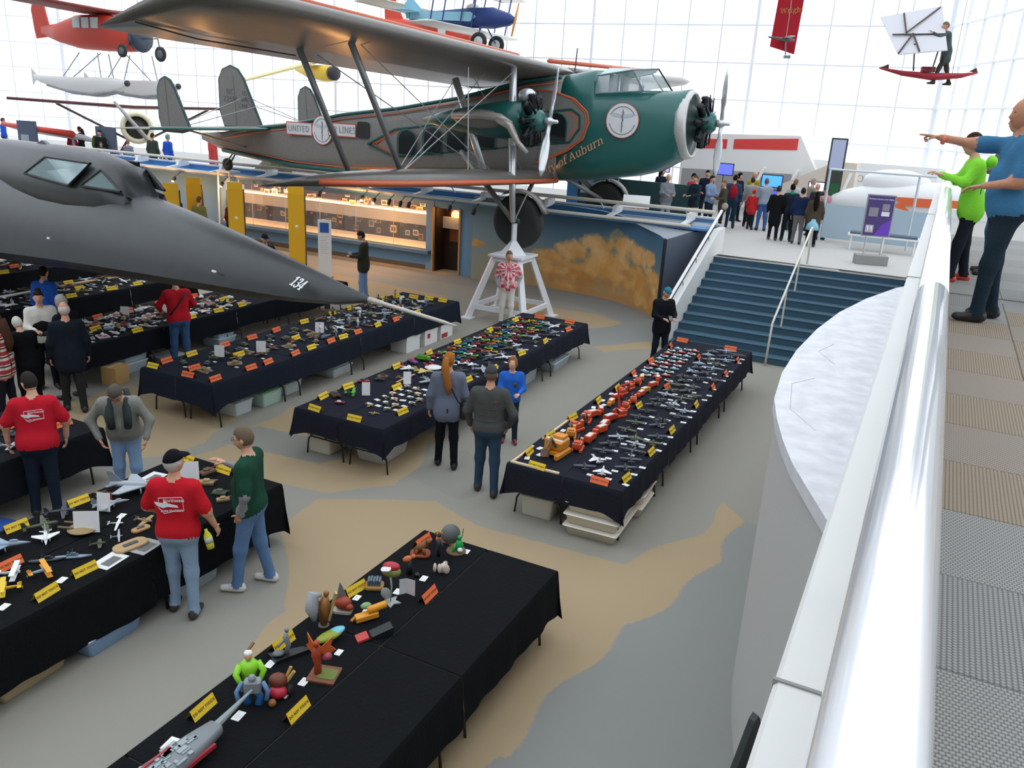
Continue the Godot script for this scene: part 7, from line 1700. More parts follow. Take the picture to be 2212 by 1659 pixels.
	# clear star stand
	t = put_thing.call("clear_star_model", "translucent grey star shaped stand model", -3.66, -5.3, 0.3)
	b = mb()
	var sp = PackedVector2Array()
	for i in 10:
		var a = TAU * i / 10.0
		sp.append(Vector2(cos(a), sin(a)) * (0.1 if i % 2 == 0 else 0.05))
	b.prism(sp, 0.01, Transform3D(rot(90, 0, 0), V(0, 0.006, 0))); obj("star_base", b, col("9aa09a", 0.2), t)
	b = mb(); b.soft(); b.tube([V(0, 0.01, 0), V(0.01, 0.16, 0), V(0, 0.26, 0)], [0.006, 0.008, 0.012], 6); b.ball(V(-0.05, 0.07, -0.02), V(0.05, 0.06, 0.01), 10); obj("clear_stem", b, col("a5aca6", 0.15), t)
	# carriage flown on the stem
	b = mb(); b.soft(); b.ball(V(0, 0.30, -0.02), V(0.09, 0.05, 0.06), 12); obj("olive_shell", b, col("7d8540", 0.4), t)
	b = mb(); b.soft(); b.ball(V(0.0, 0.35, -0.02), V(0.08, 0.04, 0.05), 12); obj("red_rider", b, col("b92a34", 0.5), t)
	b = mb(); b.slab(V(-0.03, 0.35, 0.04), V(0.09, 0.012, 0.05), 0.02, rot(20, 0, 10)); obj("white_wing", b, col("e4e2dc", 0.5), t)
	# folded white card shapes
	t = put_thing.call("folded_card_model", "tall folded white card shaped like an M", -3.58, -5.43, 0.4)
	for s in [-1, 1]:
		b = mb(); b.prism(PackedVector2Array([Vector2(0, 0.05), Vector2(s * 0.08, 0.0), Vector2(s * 0.08, 0.16), Vector2(0, 0.2)]), 0.003, Transform3D(rot(0, 28 * s, 0))); obj("card_wing", b, col("dad9dc", 0.6), t)
	t = put_thing.call("tiger_figure", "small tiger striped figure on a black post", -3.78, -5.78, 0.6)
	b = mb(); b.soft(); b.tube([V(0, 0, 0), V(0, 0.13, 0)], [0.03, 0.02], 8); b.ball(V(0.07, 0.02, 0.05), V(0.03, 0.02, 0.03), 8); obj("post", b, col("17181a", 0.5), t)
	b = mb(); b.soft(); b.ball(V(-0.02, 0.16, 0), V(0.05, 0.03, 0.028), 10, rot(0, 0, 20)); b.ball(V(0.035, 0.185, 0), V(0.022, 0.022, 0.02), 8); obj("tiger_body", b, col("c9703a", 0.6), t)
	t = put_thing.call("tulip_card_model", "cluster of pale petal shaped cards", -3.54, -5.97, 0.2)
	for i in 7:
		b = mb(); b.soft(); b.ball(V(0, 0.05, 0.03), V(0.012, 0.055, 0.035), 10, rot(15, 0, 0)); obj("petal", b, col("e3d3c4", 0.6), t).transform = Transform3D(rot(0, i * 51, 0), V(-0.06 + i * 0.022, 0, 0.01 * (i % 3)))
	t = put_thing.call("bronze_beast_model", "brown beast figure crouching on an orange base", -3.88, -6.12, 0.5)
	b = mb(); b.slab(V(0, 0.02, 0), V(0.2, 0.04, 0.15), 0.05, Basis(), 0.012); obj("base", b, col("8a3c14", 0.5), t)
	b = mb(); b.soft(); b.tube([V(-0.05, 0.05, 0), V(0.0, 0.09, 0), V(0.06, 0.13, 0.0)], [0.03, 0.045, 0.03], 10); b.ball(V(0.08, 0.16, 0.01), V(0.03, 0.028, 0.03), 10); b.tube([V(0.03, 0.1, 0.04), V(0.05, 0.04, 0.06)], 0.014, 6); b.tube([V(-0.03, 0.08, 0.04), V(-0.04, 0.03, 0.05)], 0.014, 6); obj("beast", b, col("7a4a1e", 0.5), t)
	t = put_thing.call("dark_warrior_figure", "dark warrior figure with a gold collar", -3.72, -6.2, 0.2)
	b = mb(); b.soft(); b.tube([V(0, 0, 0), V(0, 0.1, 0), V(0, 0.18, 0)], [0.018, 0.022, 0.03], 8); b.ball(V(0, 0.23, 0), V(0.02, 0.024, 0.02), 8); b.tube([V(0.02, 0.17, 0), V(0.06, 0.1, 0.02)], 0.01, 6); obj("figure_body", b, col("2b2f33", 0.4), t)
	b = mb(); b.soft(); b.tube([V(-0.04, 0.23, 0), V(-0.03, 0.26, 0), V(0.0, 0.275, 0), V(0.03, 0.26, 0), V(0.04, 0.23, 0)], 0.008, 6); obj("gold_collar", b, col("c9a04a", 0.3, 0.4), t)
	t = put_thing.call("green_alien_figure", "bright green figure with grey disc on round base", -3.62, -6.37, 0.3)
	b = mb(); b.soft(); b.lathe([[0, 0], [0.1, 0.0], [0.095, 0.02], [0, 0.025]], 20); obj("base", b, col("6a5c36", 0.7), t)
	b = mb(); b.soft(); b.lathe([[0, -0.004], [0.1, -0.004], [0.1, 0.004], [0, 0.004]], 24, Transform3D(rot(75, 25, 0), V(-0.07, 0.17, -0.03))); obj("grey_disc", b, col("6c6e6c", 0.4), t)
	b = mb(); b.rod(V(-0.07, 0.02, -0.03), V(-0.07, 0.1, -0.03), 0.006); obj("disc_stem", b, col("8a8a80", 0.4), t)
	b = mb(); b.soft(); b.tube([V(0.02, 0.02, 0), V(0.03, 0.08, 0), V(0.03, 0.13, 0)], [0.03, 0.045, 0.025], 10); b.ball(V(0.03, 0.16, 0.0), V(0.024, 0.024, 0.024), 10); b.tube([V(0.0, 0.1, 0.02), V(-0.02, 0.03, 0.06)], 0.013, 6); obj("alien_body", b, col("1f9a4a", 0.45), t)
	b = mb(); b.soft(); b.ball(V(0.05, 0.05, 0.05), V(0.03, 0.025, 0.025), 10); obj("white_egg", b, col("dfe6dc", 0.5), t)
	b = mb(); b.rod(V(0.05, 0.15, -0.02), V(0.06, 0.25, -0.03), 0.004, 5); obj("antenna", b, col("5a4a3a", 0.5), t)

# ---------------------------------------------------------------- people
# Each figure is one smooth field of tapered limbs meshed as surface nets and parted into skin, top, trousers and shoes.
const KK := 55.0

func body_net(bones: Array, h: float, out: Dictionary):
	var lo := Vector3.ONE * 1e9; var hi := -lo
	for bn in bones:
		var r: float = maxf(bn[2], bn[3]) + h * 2.5
		for p in [bn[0], bn[1]]:
			lo = lo.min(p - Vector3.ONE * r); hi = hi.max(p + Vector3.ONE * r)
	var nx := int((hi.x - lo.x) / h) + 2; var ny := int((hi.y - lo.y) / h) + 2; var nz := int((hi.z - lo.z) / h) + 2
	var sx := 1; var sy := nx; var sz := nx * ny
	var val := PackedFloat32Array(); val.resize(nx * ny * nz)
	var best := PackedFloat32Array(); best.resize(nx * ny * nz); best.fill(1e9)
	var lab := PackedByteArray(); lab.resize(nx * ny * nz)
	for bn in bones:
		var a: Vector3 = bn[0]; var ba: Vector3 = bn[1] - bn[0]
		var ra: float = bn[2]; var dr: float = bn[3] - bn[2]; var L: int = bn[4]
		var inv := 1.0 / maxf(ba.length_squared(), 1e-6)
		var m := h * 1.8 + 0.02
		var r := maxf(bn[2], bn[3]) + m
		var p0: Vector3 = ((bn[0] as Vector3).min(bn[1]) - Vector3.ONE * r - lo) / h
		var p1: Vector3 = ((bn[0] as Vector3).max(bn[1]) + Vector3.ONE * r - lo) / h
		for z in range(maxi(0, int(p0.z)), mini(nz, int(p1.z) + 2)):
			for y in range(maxi(0, int(p0.y)), mini(ny, int(p1.y) + 2)):
				var base := z * sz + y * sy
				for x in range(maxi(0, int(p0.x)), mini(nx, int(p1.x) + 2)):
					var pa := Vector3(lo.x + x * h, lo.y + y * h, lo.z + z * h) - a
					var t := clampf(pa.dot(ba) * inv, 0.0, 1.0)
					var d := (pa - ba * t).length() - ra - dr * t
					if d < m:
						val[base + x] += exp(-d * KK)
						if d < best[base + x]:
							best[base + x] = d; lab[base + x] = L
	var cellv := PackedInt32Array(); cellv.resize(nx * ny * nz); cellv.fill(-1)
	var verts := PackedVector3Array(); var vl := PackedByteArray()
	var offs := PackedInt32Array([0, sx, sy, sx + sy, sz, sz + sx, sz + sy, sz + sx + sy])
	var ed := [[0, 1], [2, 3], [4, 5], [6, 7], [0, 2], [1, 3], [4, 6], [5, 7], [0, 4], [1, 5], [2, 6], [3, 7]]
	var cp := [Vector3(0, 0, 0), Vector3(1, 0, 0), Vector3(0, 1, 0), Vector3(1, 1, 0), Vector3(0, 0, 1), Vector3(1, 0, 1), Vector3(0, 1, 1), Vector3(1, 1, 1)]
	for z in nz - 1:
		for y in ny - 1:
			var base := z * sz + y * sy
			for x in nx - 1:
				var i := base + x
				var n := 0
				if val[i] > 1.0: n += 1
				if val[i + sx] > 1.0: n += 1
				if val[i + sy] > 1.0: n += 1
				if val[i + sz] > 1.0: n += 1
				if val[i + sx + sy] > 1.0: n += 1
				if val[i + sx + sz] > 1.0: n += 1
				if val[i + sy + sz] > 1.0: n += 1
				if val[i + sx + sy + sz] > 1.0: n += 1
				if n == 0 or n == 8: continue
				var dv := PackedFloat32Array()
				var bi := 0; var bd := 1e9
				for k in 8:
					var j := i + offs[k]
					dv.append(-log(val[j]) / KK if val[j] > 1e-6 else 0.2)
					if best[j] < bd: bd = best[j]; bi = j
				var c := Vector3.ZERO; var cn := 0
				for e in ed:
					var da := dv[e[0]]; var db := dv[e[1]]
					if (da < 0.0) != (db < 0.0):
						c += (cp[e[0]] as Vector3).lerp(cp[e[1]], da / (da - db)); cn += 1
				cellv[i] = verts.size()
				verts.append(lo + (Vector3(x, y, z) + c / cn) * h); vl.append(lab[bi])
	var quads := PackedInt32Array()
	for z in range(1, nz - 1):
		for y in range(1, ny - 1):
			var base := z * sz + y * sy
			for x in range(1, nx - 1):
				var i := base + x
				var s := val[i] > 1.0
				if s != (val[i + sx] > 1.0):
					var q := [cellv[i], cellv[i - sy], cellv[i - sy - sz], cellv[i - sz]]
					if s: q.reverse()
					for k in q: quads.append(k)
				if s != (val[i + sy] > 1.0):
					var q := [cellv[i], cellv[i - sz], cellv[i - sz - sx], cellv[i - sx]]
					if s: q.reverse()
					for k in q: quads.append(k)
				if s != (val[i + sz] > 1.0):
					var q := [cellv[i], cellv[i - sx], cellv[i - sx - sy], cellv[i - sy]]
					if s: q.reverse()
					for k in q: quads.append(k)
	# one smoothing pass
	var acc := PackedVector3Array(); acc.resize(verts.size())
	var cnt := PackedInt32Array(); cnt.resize(verts.size())
	for k in range(0, quads.size(), 4):
		for e in 4:
			var a := quads[k + e]; var b := quads[k + (e + 1) % 4]
			acc[a] += verts[b]; cnt[a] += 1; acc[b] += verts[a]; cnt[b] += 1
	for k in verts.size():
		if cnt[k] > 0: verts[k] = verts[k].lerp(acc[k] / cnt[k], 0.5)
	for k in range(0, quads.size(), 4):
		var l: int = vl[quads[k]]
		if vl[quads[k + 1]] == vl[quads[k + 2]]: l = vl[quads[k + 1]]
		if not out.has(l): out[l] = mb().soft()
		out[l].quad(verts[quads[k]], verts[quads[k + 1]], verts[quads[k + 2]], verts[quads[k + 3]])

func head_point(th: float, ph: float, grow: float) -> Vector3:
	# th -pi/2 (chin) .. pi/2 (crown), ph 0 = face
	var y := sin(th) * 0.122
	var r := cos(th)
	var front := cos(ph)
	var w := 0.077; var d := 0.098
	if y < 0.0:
		w *= 1.0 - 0.30 * pow(-y / 0.122, 1.6)
		if front < 0.0: d *= 1.0 - 0.22 * (-y / 0.122)
	var p := Vector3(sin(ph) * r * w, y, front * r * d)
	if front > 0.0:
		var a := wrapf(ph, -PI, PI)
		if y < 0.02: p.z += 0.020 * exp(-pow(a / 0.20, 2)) * exp(-pow((y + 0.022) / 0.022, 2))
		p.z -= 0.010 * exp(-pow((absf(a) - 0.40) / 0.2, 2)) * exp(-pow((y - 0.016) / 0.016, 2))
		p.z += 0.005 * exp(-pow((y - 0.04) / 0.012, 2)) * exp(-pow(a / 0.6, 2))
		p.z += 0.012 * exp(-pow(a / 0.35, 2)) * exp(-pow((y + 0.095) / 0.02, 2))
		p.z += 0.006 * exp(-pow(a / 0.3, 2)) * exp(-pow((y + 0.058) / 0.012, 2))
	return p * grow

func head_mesh(b: Mb, xf: Transform3D, lat: int, lon: int):
	var rings = []
	for i in lat + 1:
		var th = -PI / 2 * 0.985 + PI * 0.985 * i / lat
		var r = PackedVector3Array()
		for k in lon: r.append(xf * head_point(th, TAU * k / lon, 1.0))
		rings.append(r)
	b.soft(); b.loft(rings, true, true)
	for s in [-1, 1]: b.ball(xf * V(s * 0.078, -0.004, -0.008), V(0.010, 0.030, 0.018), 8, xf.basis)

func hair_mesh(b: Mb, xf: Transform3D, style: String, lat: int, lon: int):
	# a shell over the skull, bounded by the hair line of the style
	var rings = []
	for i in lat + 1:
		var r = PackedVector3Array()
		for k in lon:
			var ph = TAU * k / lon
			var f = cos(ph)
			var low = 0.45 if f > 0.45 else (0.02 if f > -0.1 else -0.45)
			if f > 0.3 and f <= 0.55: low = lerpf(0.02, 0.45, (f - 0.3) / 0.25)
			if style == "long" or style == "bob": low = 0.45 if f > 0.72 else (-0.7 if f < 0.4 else -0.3)
			if style == "fringe": low = 0.30 if f > 0.45 else (-0.1 if f > -0.1 else -0.5)
			var top = PI / 2
			if style == "bald": top = 0.42 if f < 0.35 else low + 0.02
			var th = lerpf(low, top, float(i) / lat)
			var g = 1.02 + 0.075 * sin(minf(1.0, float(i) / lat * 3.0) * PI / 2)
			if style == "bob" or style == "long": g += 0.05
			if style == "bald": g = 1.02 + 0.05 * sin(PI * float(i) / lat)
			r.append(xf * head_point(th, ph, g))
		rings.append(r)
	b.soft(); b.loft(rings, true, false)

func hand_mesh(b: Mb, wrist: Vector3, dir: Vector3, up: Vector3, side: int, curl: float, sc: float, point := false, n := 6):
	# dir: along the hand, up: the back of the hand
	var d = dir.normalized(); var u = (up - d * up.dot(d)).normalized(); var s = d.cross(u) * side
	b.soft()
	var rings = []
	for q in [[-0.01, 0.024, 0.019], [0.03, 0.036, 0.016], [0.07, 0.041, 0.014], [0.092, 0.038, 0.011]]:
		rings.append(b.ring(wrist + d * q[0] * sc, s * q[1] * sc * side, u * q[2] * sc, 8))
	b.loft(rings)
	var lens = [0.075, 0.085, 0.08, 0.062]
	for f in 4:
		var base = wrist + d * 0.088 * sc + s * (0.03 - f * 0.0195) * sc
		var c = curl
		if point: c = 0.06 if f == 0 else 1.5
		var dd = d; var p = base; var pts = [p]
		for j in 3:
			dd = dd.rotated(s, -c * (0.6 if j == 0 else 0.9) * side).normalized()
			p += dd * lens[f] * sc * [0.45, 0.32, 0.25][j]; pts.append(p)
		b.tube(pts, [0.0095 * sc, 0.009 * sc, 0.008 * sc, 0.006 * sc], n)
	var tb = wrist + d * 0.03 * sc + s * 0.032 * sc
	b.tube([tb, tb + (d * 0.6 + s * 0.8 - u * 0.2) * 0.035 * sc, tb + (d * 1.0 + s * 0.75 - u * 0.5) * 0.058 * sc], [0.013 * sc, 0.011 * sc, 0.008 * sc], n)

# P: at, turn (deg, 0 faces +z), h, label, skin, hair, style, top, legs, shoes, fat, lean, yaw, nod, arms [[elbow, wrist] left, right], step, coat, sleeve, fine
func person(P: Dictionary) -> Node3D:
	var t = thing("person", P.label, "person", P.at, deg_to_rad(P.get("turn", 0.0)), P.get("group", ""))
	var k: float = P.get("h", 1.72) / 1.75
	var fine: bool = P.get("fine", false)
	var fat: float = P.get("fat", 1.0)
	var lean: float = deg_to_rad(P.get("lean", 0.0))
	var sleeve: String = P.get("sleeve", "long")
	var step: float = P.get("step", 0.05)
	var hipc := V(0, 0.93, 0)
	var up = func(v: Vector3) -> Vector3: return hipc + (v - hipc).rotated(Vector3.RIGHT, lean)
	var bones = []
	var TOPL = 1; var LEG = 2; var SHOE = 3; var SKIN = 0; var SLV = 4
	# legs, +x is the figure's own left
	var bend: float = P.get("knee", 0.02)
	for s in [-1, 1]:
		var hip = V(0.085 * s, 0.90, 0); var z = step * s
		var kn = V(0.10 * s, 0.48, z * 0.5 + bend); var an = V(0.115 * s, 0.09, z)
		bones.append([hip, kn, 0.092 * (0.6 + 0.4 * fat), 0.066, LEG]); bones.append([kn, an, 0.066, 0.054, LEG])
		bones.append([an + V(0, -0.045, -0.045), an + V(0.015 * s, -0.05, 0.15), 0.044, 0.036, SHOE])
	# trunk
	bones.append([V(-0.06, 0.93, -0.01), V(0.06, 0.93, -0.01), 0.115 * fat, 0.115 * fat, LEG])
	for s in [-1, 1]:
		bones.append([up.call(V(0.055 * s * fat, 1.0, 0)), up.call(V(0.085 * s, 1.32, 0)), 0.105 * fat, 0.115, TOPL])
	if fat > 1.1: bones.append([up.call(V(0, 1.04, 0.05 * fat)), up.call(V(0, 1.16, 0.06 * fat)), 0.11 * fat, 0.10 * fat, TOPL])
	bones.append([up.call(V(-0.155, 1.405, -0.01)), up.call(V(0.155, 1.405, -0.01)), 0.078, 0.078, TOPL])
	if P.has("coat"):
		for s in [-1, 1]: bones.append([up.call(V(0.06 * s, 1.0, 0)), V(0.07 * s, P.coat, 0.0), 0.125 * fat, 0.135 * fat, TOPL])
	elif sleeve != "none": bones.append([V(-0.06, 0.955, 0), V(0.06, 0.955, 0), 0.125 * fat, 0.125 * fat, TOPL])
	if P.has("skirt"):
		for s in [-1, 1]: bones.append([V(0.05 * s, 0.92, 0), V(0.07 * s, P.skirt, 0.0), 0.12, 0.15, LEG])
	# neck
	bones.append([up.call(V(0, 1.42, -0.01)), up.call(V(0, 1.545, 0.012)), 0.058, 0.052, SKIN if not P.has("scarf") else SLV])
	# arms
	var arms: Array = P.get("arms", [[V(0.06, -0.27, -0.02), V(0.01, -0.24, 0.06)], [V(-0.06, -0.27, -0.02), V(-0.01, -0.24, 0.06)]])
	var hands = []
	for s in [0, 1]:
		var sg = 1 if s == 0 else -1
		var sh: Vector3 = up.call(V(0.185 * sg, 1.40, -0.01))
		var el: Vector3 = sh + arms[s][0]; var wr: Vector3 = el + arms[s][1]
		if sleeve == "short":
			bones.append([sh, sh.lerp(el, 0.75), 0.066, 0.068, TOPL]); bones.append([sh.lerp(el, 0.7), el, 0.046, 0.044, SLV if P.has("under") else SKIN])
			bones.append([el, wr, 0.042, 0.032, SLV if P.has("under") else SKIN])
		else:
			bones.append([sh, el, 0.064, 0.054, TOPL]); bones.append([el, wr, 0.053, 0.042, TOPL])
		hands.append([wr, (wr - el).normalized(), sg])
	var out := {}
	body_net(bones, 0.021 if fine else 0.034, out)
	if not out.has(0): out[0] = mb().soft()
	var skin: Mb = out[0]
	var hx := Transform3D(Basis.from_euler(V(lean * 0.7 + deg_to_rad(P.get("nod", 0.0)), deg_to_rad(P.get("yaw", 0.0)), 0)), up.call(V(0, 1.555, 0.012)))
	hx.origin += hx.basis * V(0, 0.085, 0.012)
	var hs: float = P.get("head", 1.0)
	hx.basis = hx.basis.scaled(Vector3.ONE * hs)
	head_mesh(skin, hx, 16 if fine else 9, 22 if fine else 12)
	for hnd in hands:
		if P.get("pockets", false): continue
		hand_mesh(skin, hnd[0] + hnd[1] * 0.012, hnd[1], V(0.9 * hnd[2], 0.25, -0.2) if absf(hnd[1].y) > 0.6 else V(0, 1, 0), hnd[2], P.get("curl", 0.45), 0.95, P.get("point", -1) == (0 if hnd[2] > 0 else 1), 6 if fine else 4)
	var dress = func(l: int, called: String, m: Material):
		if out.has(l):
			var o = obj(called, out[l], m, t); o.scale = Vector3.ONE * k
	var skin_m := mat("skin" + P.get("skin", "c99a7c"), Color(P.get("skin", "c99a7c")), 0.55)
	dress.call(0, "body", skin_m)
	dress.call(1, P.get("wear", "shirt"), cloth(P.top, 5.0, 0.7) if not P.has("topmat") else P.topmat)
	dress.call(2, "skirt" if P.has("skirt") else "trousers", cloth(P.get("legs", "2b3442"), 5.0, 0.7))
	dress.call(3, "shoes", col(P.get("shoes", "24211f"), 0.5))
	dress.call(4, "scarf" if P.has("scarf") else "undershirt", cloth(P.get("scarf", P.get("under", "888888")), 5.0, 0.6))
	var style: String = P.get("style", "short")
	if style != "none":
		var b := mb(); hair_mesh(b, hx, style, 7 if fine else 5, 22 if fine else 12)
		if style == "long": b.tube([hx * V(0, 0.03, -0.085), hx * V(0, -0.1, -0.11), up.call(V(0, 1.30, -0.135)), up.call(V(0, 1.16, -0.14))], [0.07, 0.085, 0.08, 0.03], 10)
		if style == "tail" or P.get("tail", false): b.tube([hx * V(0, 0.06, -0.10), hx * V(0, 0.05, -0.15), hx * V(0, -0.06, -0.175), up.call(V(0, 1.30, -0.16)), up.call(V(0.0, 1.18, -0.15))], [0.03, 0.045, 0.055, 0.05, 0.012], 10)
		if P.get("bun", false): b.ball(hx * V(0, 0.12, -0.05), V(0.05, 0.045, 0.05), 10)
		var o = obj("hair", b, cloth(P.get("hair", "3a2c22"), 14.0, 0.9), t); o.scale = Vector3.ONE * k
	if P.has("cap"):
		var b := mb(); b.soft()
		var rings = []
		for i in 6:
			var th = lerpf(0.30, PI / 2, i / 5.0)
			var r = PackedVector3Array()
			for q in 16: r.append(hx * head_point(th, TAU * q / 16.0, 1.12))
			rings.append(r)
		b.loft(rings)
		if not P.get("beanie", false): b.prism(PackedVector2Array([Vector2(-0.075, 0), Vector2(0.075, 0), Vector2(0.06, 0.08), Vector2(0, 0.1), Vector2(-0.06, 0.08)]), 0.008, hx * Transform3D(Basis(V(1, 0, 0), V(0, -0.15, 1), V(0, -1, -0.15)), V(0, 0.043, 0.075)))
		var o = obj("cap", b, cloth(P.cap, 8.0, 0.4), t); o.scale = Vector3.ONE * k
	if fine:
		var b := mb(); b.soft()
		for s in [-1, 1]: b.ball(hx * V(0.031 * s, 0.014, 0.0825), V(0.013, 0.0055, 0.005), 8, hx.basis)
		var o = obj("eyes", b, col("2a2320", 0.3), t); o.scale = Vector3.ONE * k
		b = mb(); b.soft(); b.ball(hx * V(0, -0.057, 0.0965), V(0.022, 0.0045, 0.006), 10, hx.basis)
		o = obj("lips", b, col("a0645a", 0.5), t); o.scale = Vector3.ONE * k
		if P.get("glasses", false):
			b = mb()
			for s in [-1, 1]:
				var pts = []
				for i in 13: pts.append(hx * V(0.032 * s + cos(TAU * i / 12.0) * 0.022, 0.012 + sin(TAU * i / 12.0) * 0.017, 0.1))
				b.tube(pts, 0.0022, 4, false); b.rod(hx * V(0.054 * s, 0.014, 0.1), hx * V(0.08 * s, 0.012, 0.0), 0.0022, 4)
			o = obj("glasses", b, col("2b2b2d", 0.3), t); o.scale = Vector3.ONE * k
	t.set_meta("k", k)
	t.remove_meta("k")
	return t

func extra(t: Node3D, called: String, b: Mb, m: Material, k: float):
	var o = obj(called, b, m, t); o.scale = Vector3.ONE * k
	return o

func back_print(t: Node3D, k: float, z: float, tilt: float, y: float):
	var pr = Node3D.new(); pr.name = "back_print"; t.add_child(pr, true)
	pr.transform = Transform3D(rot(0, 180, 0) * rot(tilt, 0, 0) , V(0, y, z)); pr.scale = Vector3.ONE * k
	var w := col("dfe2e4", 0.8)
	var pts = []
	for p in [[-0.1, 0.07], [0.12, 0.085], [0.13, -0.05], [0.03, -0.06], [-0.05, -0.085], [-0.1, -0.03], [-0.1, 0.07], [-0.02, 0.075]]: pts.append(V(p[0], p[1], 0))
	var b := mb(); b.tube(pts, 0.003, 4); obj("map_outline", b, w, pr)
	b = mb(); b.prism(PackedVector2Array([Vector2(-0.14, 0.03), Vector2(-0.06, 0.02), Vector2(-0.05, 0.05), Vector2(-0.02, 0.02), Vector2(0.07, 0.0), Vector2(0.08, -0.02), Vector2(-0.02, -0.015), Vector2(-0.06, -0.03), Vector2(-0.12, -0.005)]), 0.004); obj("airplane_print", b, w, pr)
	write("Northwest", 0.03, w, pr, V(0.04, 0.05, 0.001), rot(0, 0, 3))
	write("Scale Modelers", 0.022, w, pr, V(0.02, -0.052, 0.001), rot(0, 0, 4))

func build_people():
	var A_hang = [V(0.07, -0.27, 0.0), V(0.01, -0.23, 0.07)]
	var A_hangR = [V(-0.07, -0.27, 0.0), V(-0.01, -0.23, 0.07)]
	var pk = [[V(0.1, -0.25, -0.06), V(-0.05, -0.2, 0.1)], [V(-0.1, -0.25, -0.06), V(0.05, -0.2, 0.1)]]
	var front = [[V(0.05, -0.25, 0.08), V(-0.1, -0.02, 0.22)], [V(-0.05, -0.25, 0.08), V(0.1, -0.02, 0.22)]]
	var b: Mb
	# --- by the near tables
	person({label = "man in dark green shirt with grey sleeves, blue jeans, white shoes", at = V(-5.70, 0, -5.74), turn = -66, h = 1.80, fine = true, top = "1f4434", under = "8d8f92", sleeve = "short", legs = "5f7ea6", shoes = "dcd9d2", hair = "6b5c4c", style = "short", glasses = true, fat = 1.12, step = 0.13, nod = 6, arms = [[V(0.08, -0.25, -0.04), V(-0.06, -0.22, 0.08)], [V(-0.06, -0.24, 0.08), V(0.02, 0.10, 0.24)]], curl = 0.3, skin = "cf9f80"})
	var p = person({label = "man in red printed shirt and black cap seen from behind", at = V(-5.93, 0, -5.02), turn = -152, h = 1.74, fine = true, top = "c21f2a", sleeve = "short", legs = "8ba3bb", shoes = "3a332e", hair = "b9b4ad", cap = "17181a", yaw = -28, nod = -6, fat = 1.14, step = 0.06, arms = [[V(0.11, -0.24, 0.05), V(-0.12, -0.16, 0.16)], [V(-0.1, -0.25, 0.0), V(-0.04, -0.2, 0.1)]], skin = "cf9a7c"})
	back_print(p, 1.0, -0.158, -3, 1.27)
	var yb = thing("yellow_bottle", "yellow bottle held by the black cap man", "bottle", V(-5.62, 0.78, -5.12), 0.3)
	b = mb(); b.soft(); b.lathe([[0.0, 0.0], [0.035, 0.0], [0.037, 0.05], [0.035, 0.14], [0.015, 0.18], [0.015, 0.2], [0.0, 0.2]], 14, Transform3D(rot(0, 0, 12))); obj("bottle", b, col("d2cf3a", 0.3), yb)
	b = mb(); b.soft(); b.lathe([[0.0375, 0.06], [0.039, 0.06], [0.039, 0.12], [0.0375, 0.12]], 14, Transform3D(rot(0, 0, 12))); obj("label", b, col("b9bfae", 0.6), yb)
	p = person({label = "man in grey hooded sweatshirt and dark scarf leaning over models", at = V(-8.38, 0, -6.42), turn = 42, h = 1.76, fine = true, top = "85867f", legs = "7f9bbb", hair = "5a544c", glasses = true, lean = 24, nod = 34, fat = 1.15, arms = [[V(0.13, -0.24, -0.02), V(-0.04, -0.2, 0.08)], [V(-0.16, -0.22, -0.06), V(0.1, -0.2, 0.1)]], skin = "c08d72"})
	b = mb(); b.soft()
	for s in [-1, 1]: b.tube([V(0.02 * s, 1.44, 0.10), V(0.085 * s, 1.42, 0.22), V(0.1 * s, 1.25, 0.30), V(0.09 * s, 1.08, 0.25)], [0.03, 0.045, 0.05, 0.045], 8)
	b.tube([V(-0.1, 1.42, 0.16), V(-0.07, 1.46, 0.04), V(0.07, 1.46, 0.04), V(0.1, 1.42, 0.16)], 0.045, 8); extra(p, "scarf", b, cloth("3b4140", 8.0), 1.0)
	p = person({label = "heavy man in red printed shirt and dark jeans, bare headed", at = V(-8.86, 0, -5.62), turn = -128, h = 1.78, fine = true, top = "bd1f2e", sleeve = "short", legs = "1e2735", hair = "2f2c28", fat = 1.28, yaw = 35, nod = 8, lean = 4, arms = [[V(0.12, -0.24, 0.02), V(0.0, -0.23, 0.05)], [V(-0.12, -0.24, 0.02), V(0.02, -0.23, 0.06)]], skin = "d0a184"})
	back_print(p, 0.85, -0.17, 2, 1.34)
	person({label = "bald man in long dark navy suit seen from behind", at = V(-11.63, 0, -8.07), turn = -122, h = 1.76, fine = true, top = "1b212b", legs = "2b2b2c", hair = "c9c2b8", style = "bald", coat = 0.78, fat = 1.1, yaw = 10, nod = 8, step = 0.09, arms = [A_hang, A_hangR], skin = "c9937a"})
	person({label = "grey haired man in dark suit beside the bald man", at = V(-12.15, 0, -8.42), turn = -75, h = 1.74, fine = true, top = "161a20", legs = "1d1f22", hair = "a8a49c", coat = 0.8, nod = 6, arms = front, skin = "c4937a"})
	p = person({label = "smiling woman in white top with black front panel", at = V(-12.95, 0, -8.55), turn = 62, h = 1.68, fine = true, top = "dcd8cf", legs = "17181b", hair = "2e211b", style = "short", bun = true, yaw = -8, arms = front, skin = "d3a083"})
	b = mb(); b.soft(); b.ball(V(0, 1.10, 0.03), V(0.205, 0.17, 0.15), 16); extra(p, "black_panel", b, cloth("141416"), 0.96)
	p = person({label = "white haired person in black coat bending before smiling woman", at = V(-12.15, 0, -7.72), turn = -100, h = 1.52, fine = true, top = "101114", legs = "15161a", hair = "c9c4ba", style = "fringe", coat = 0.55, lean = 14, nod = 20, arms = front, skin = "c99c84"})
	person({label = "long haired woman in red and cream plaid jacket", at = V(-12.1, 0, -7.3), turn = -60, h = 1.66, fine = true, top = "a83a3a", topmat = plaid(), legs = "1b1a22", hair = "4a3226", style = "long", coat = 0.82, arms = front, wear = "plaid_jacket"})
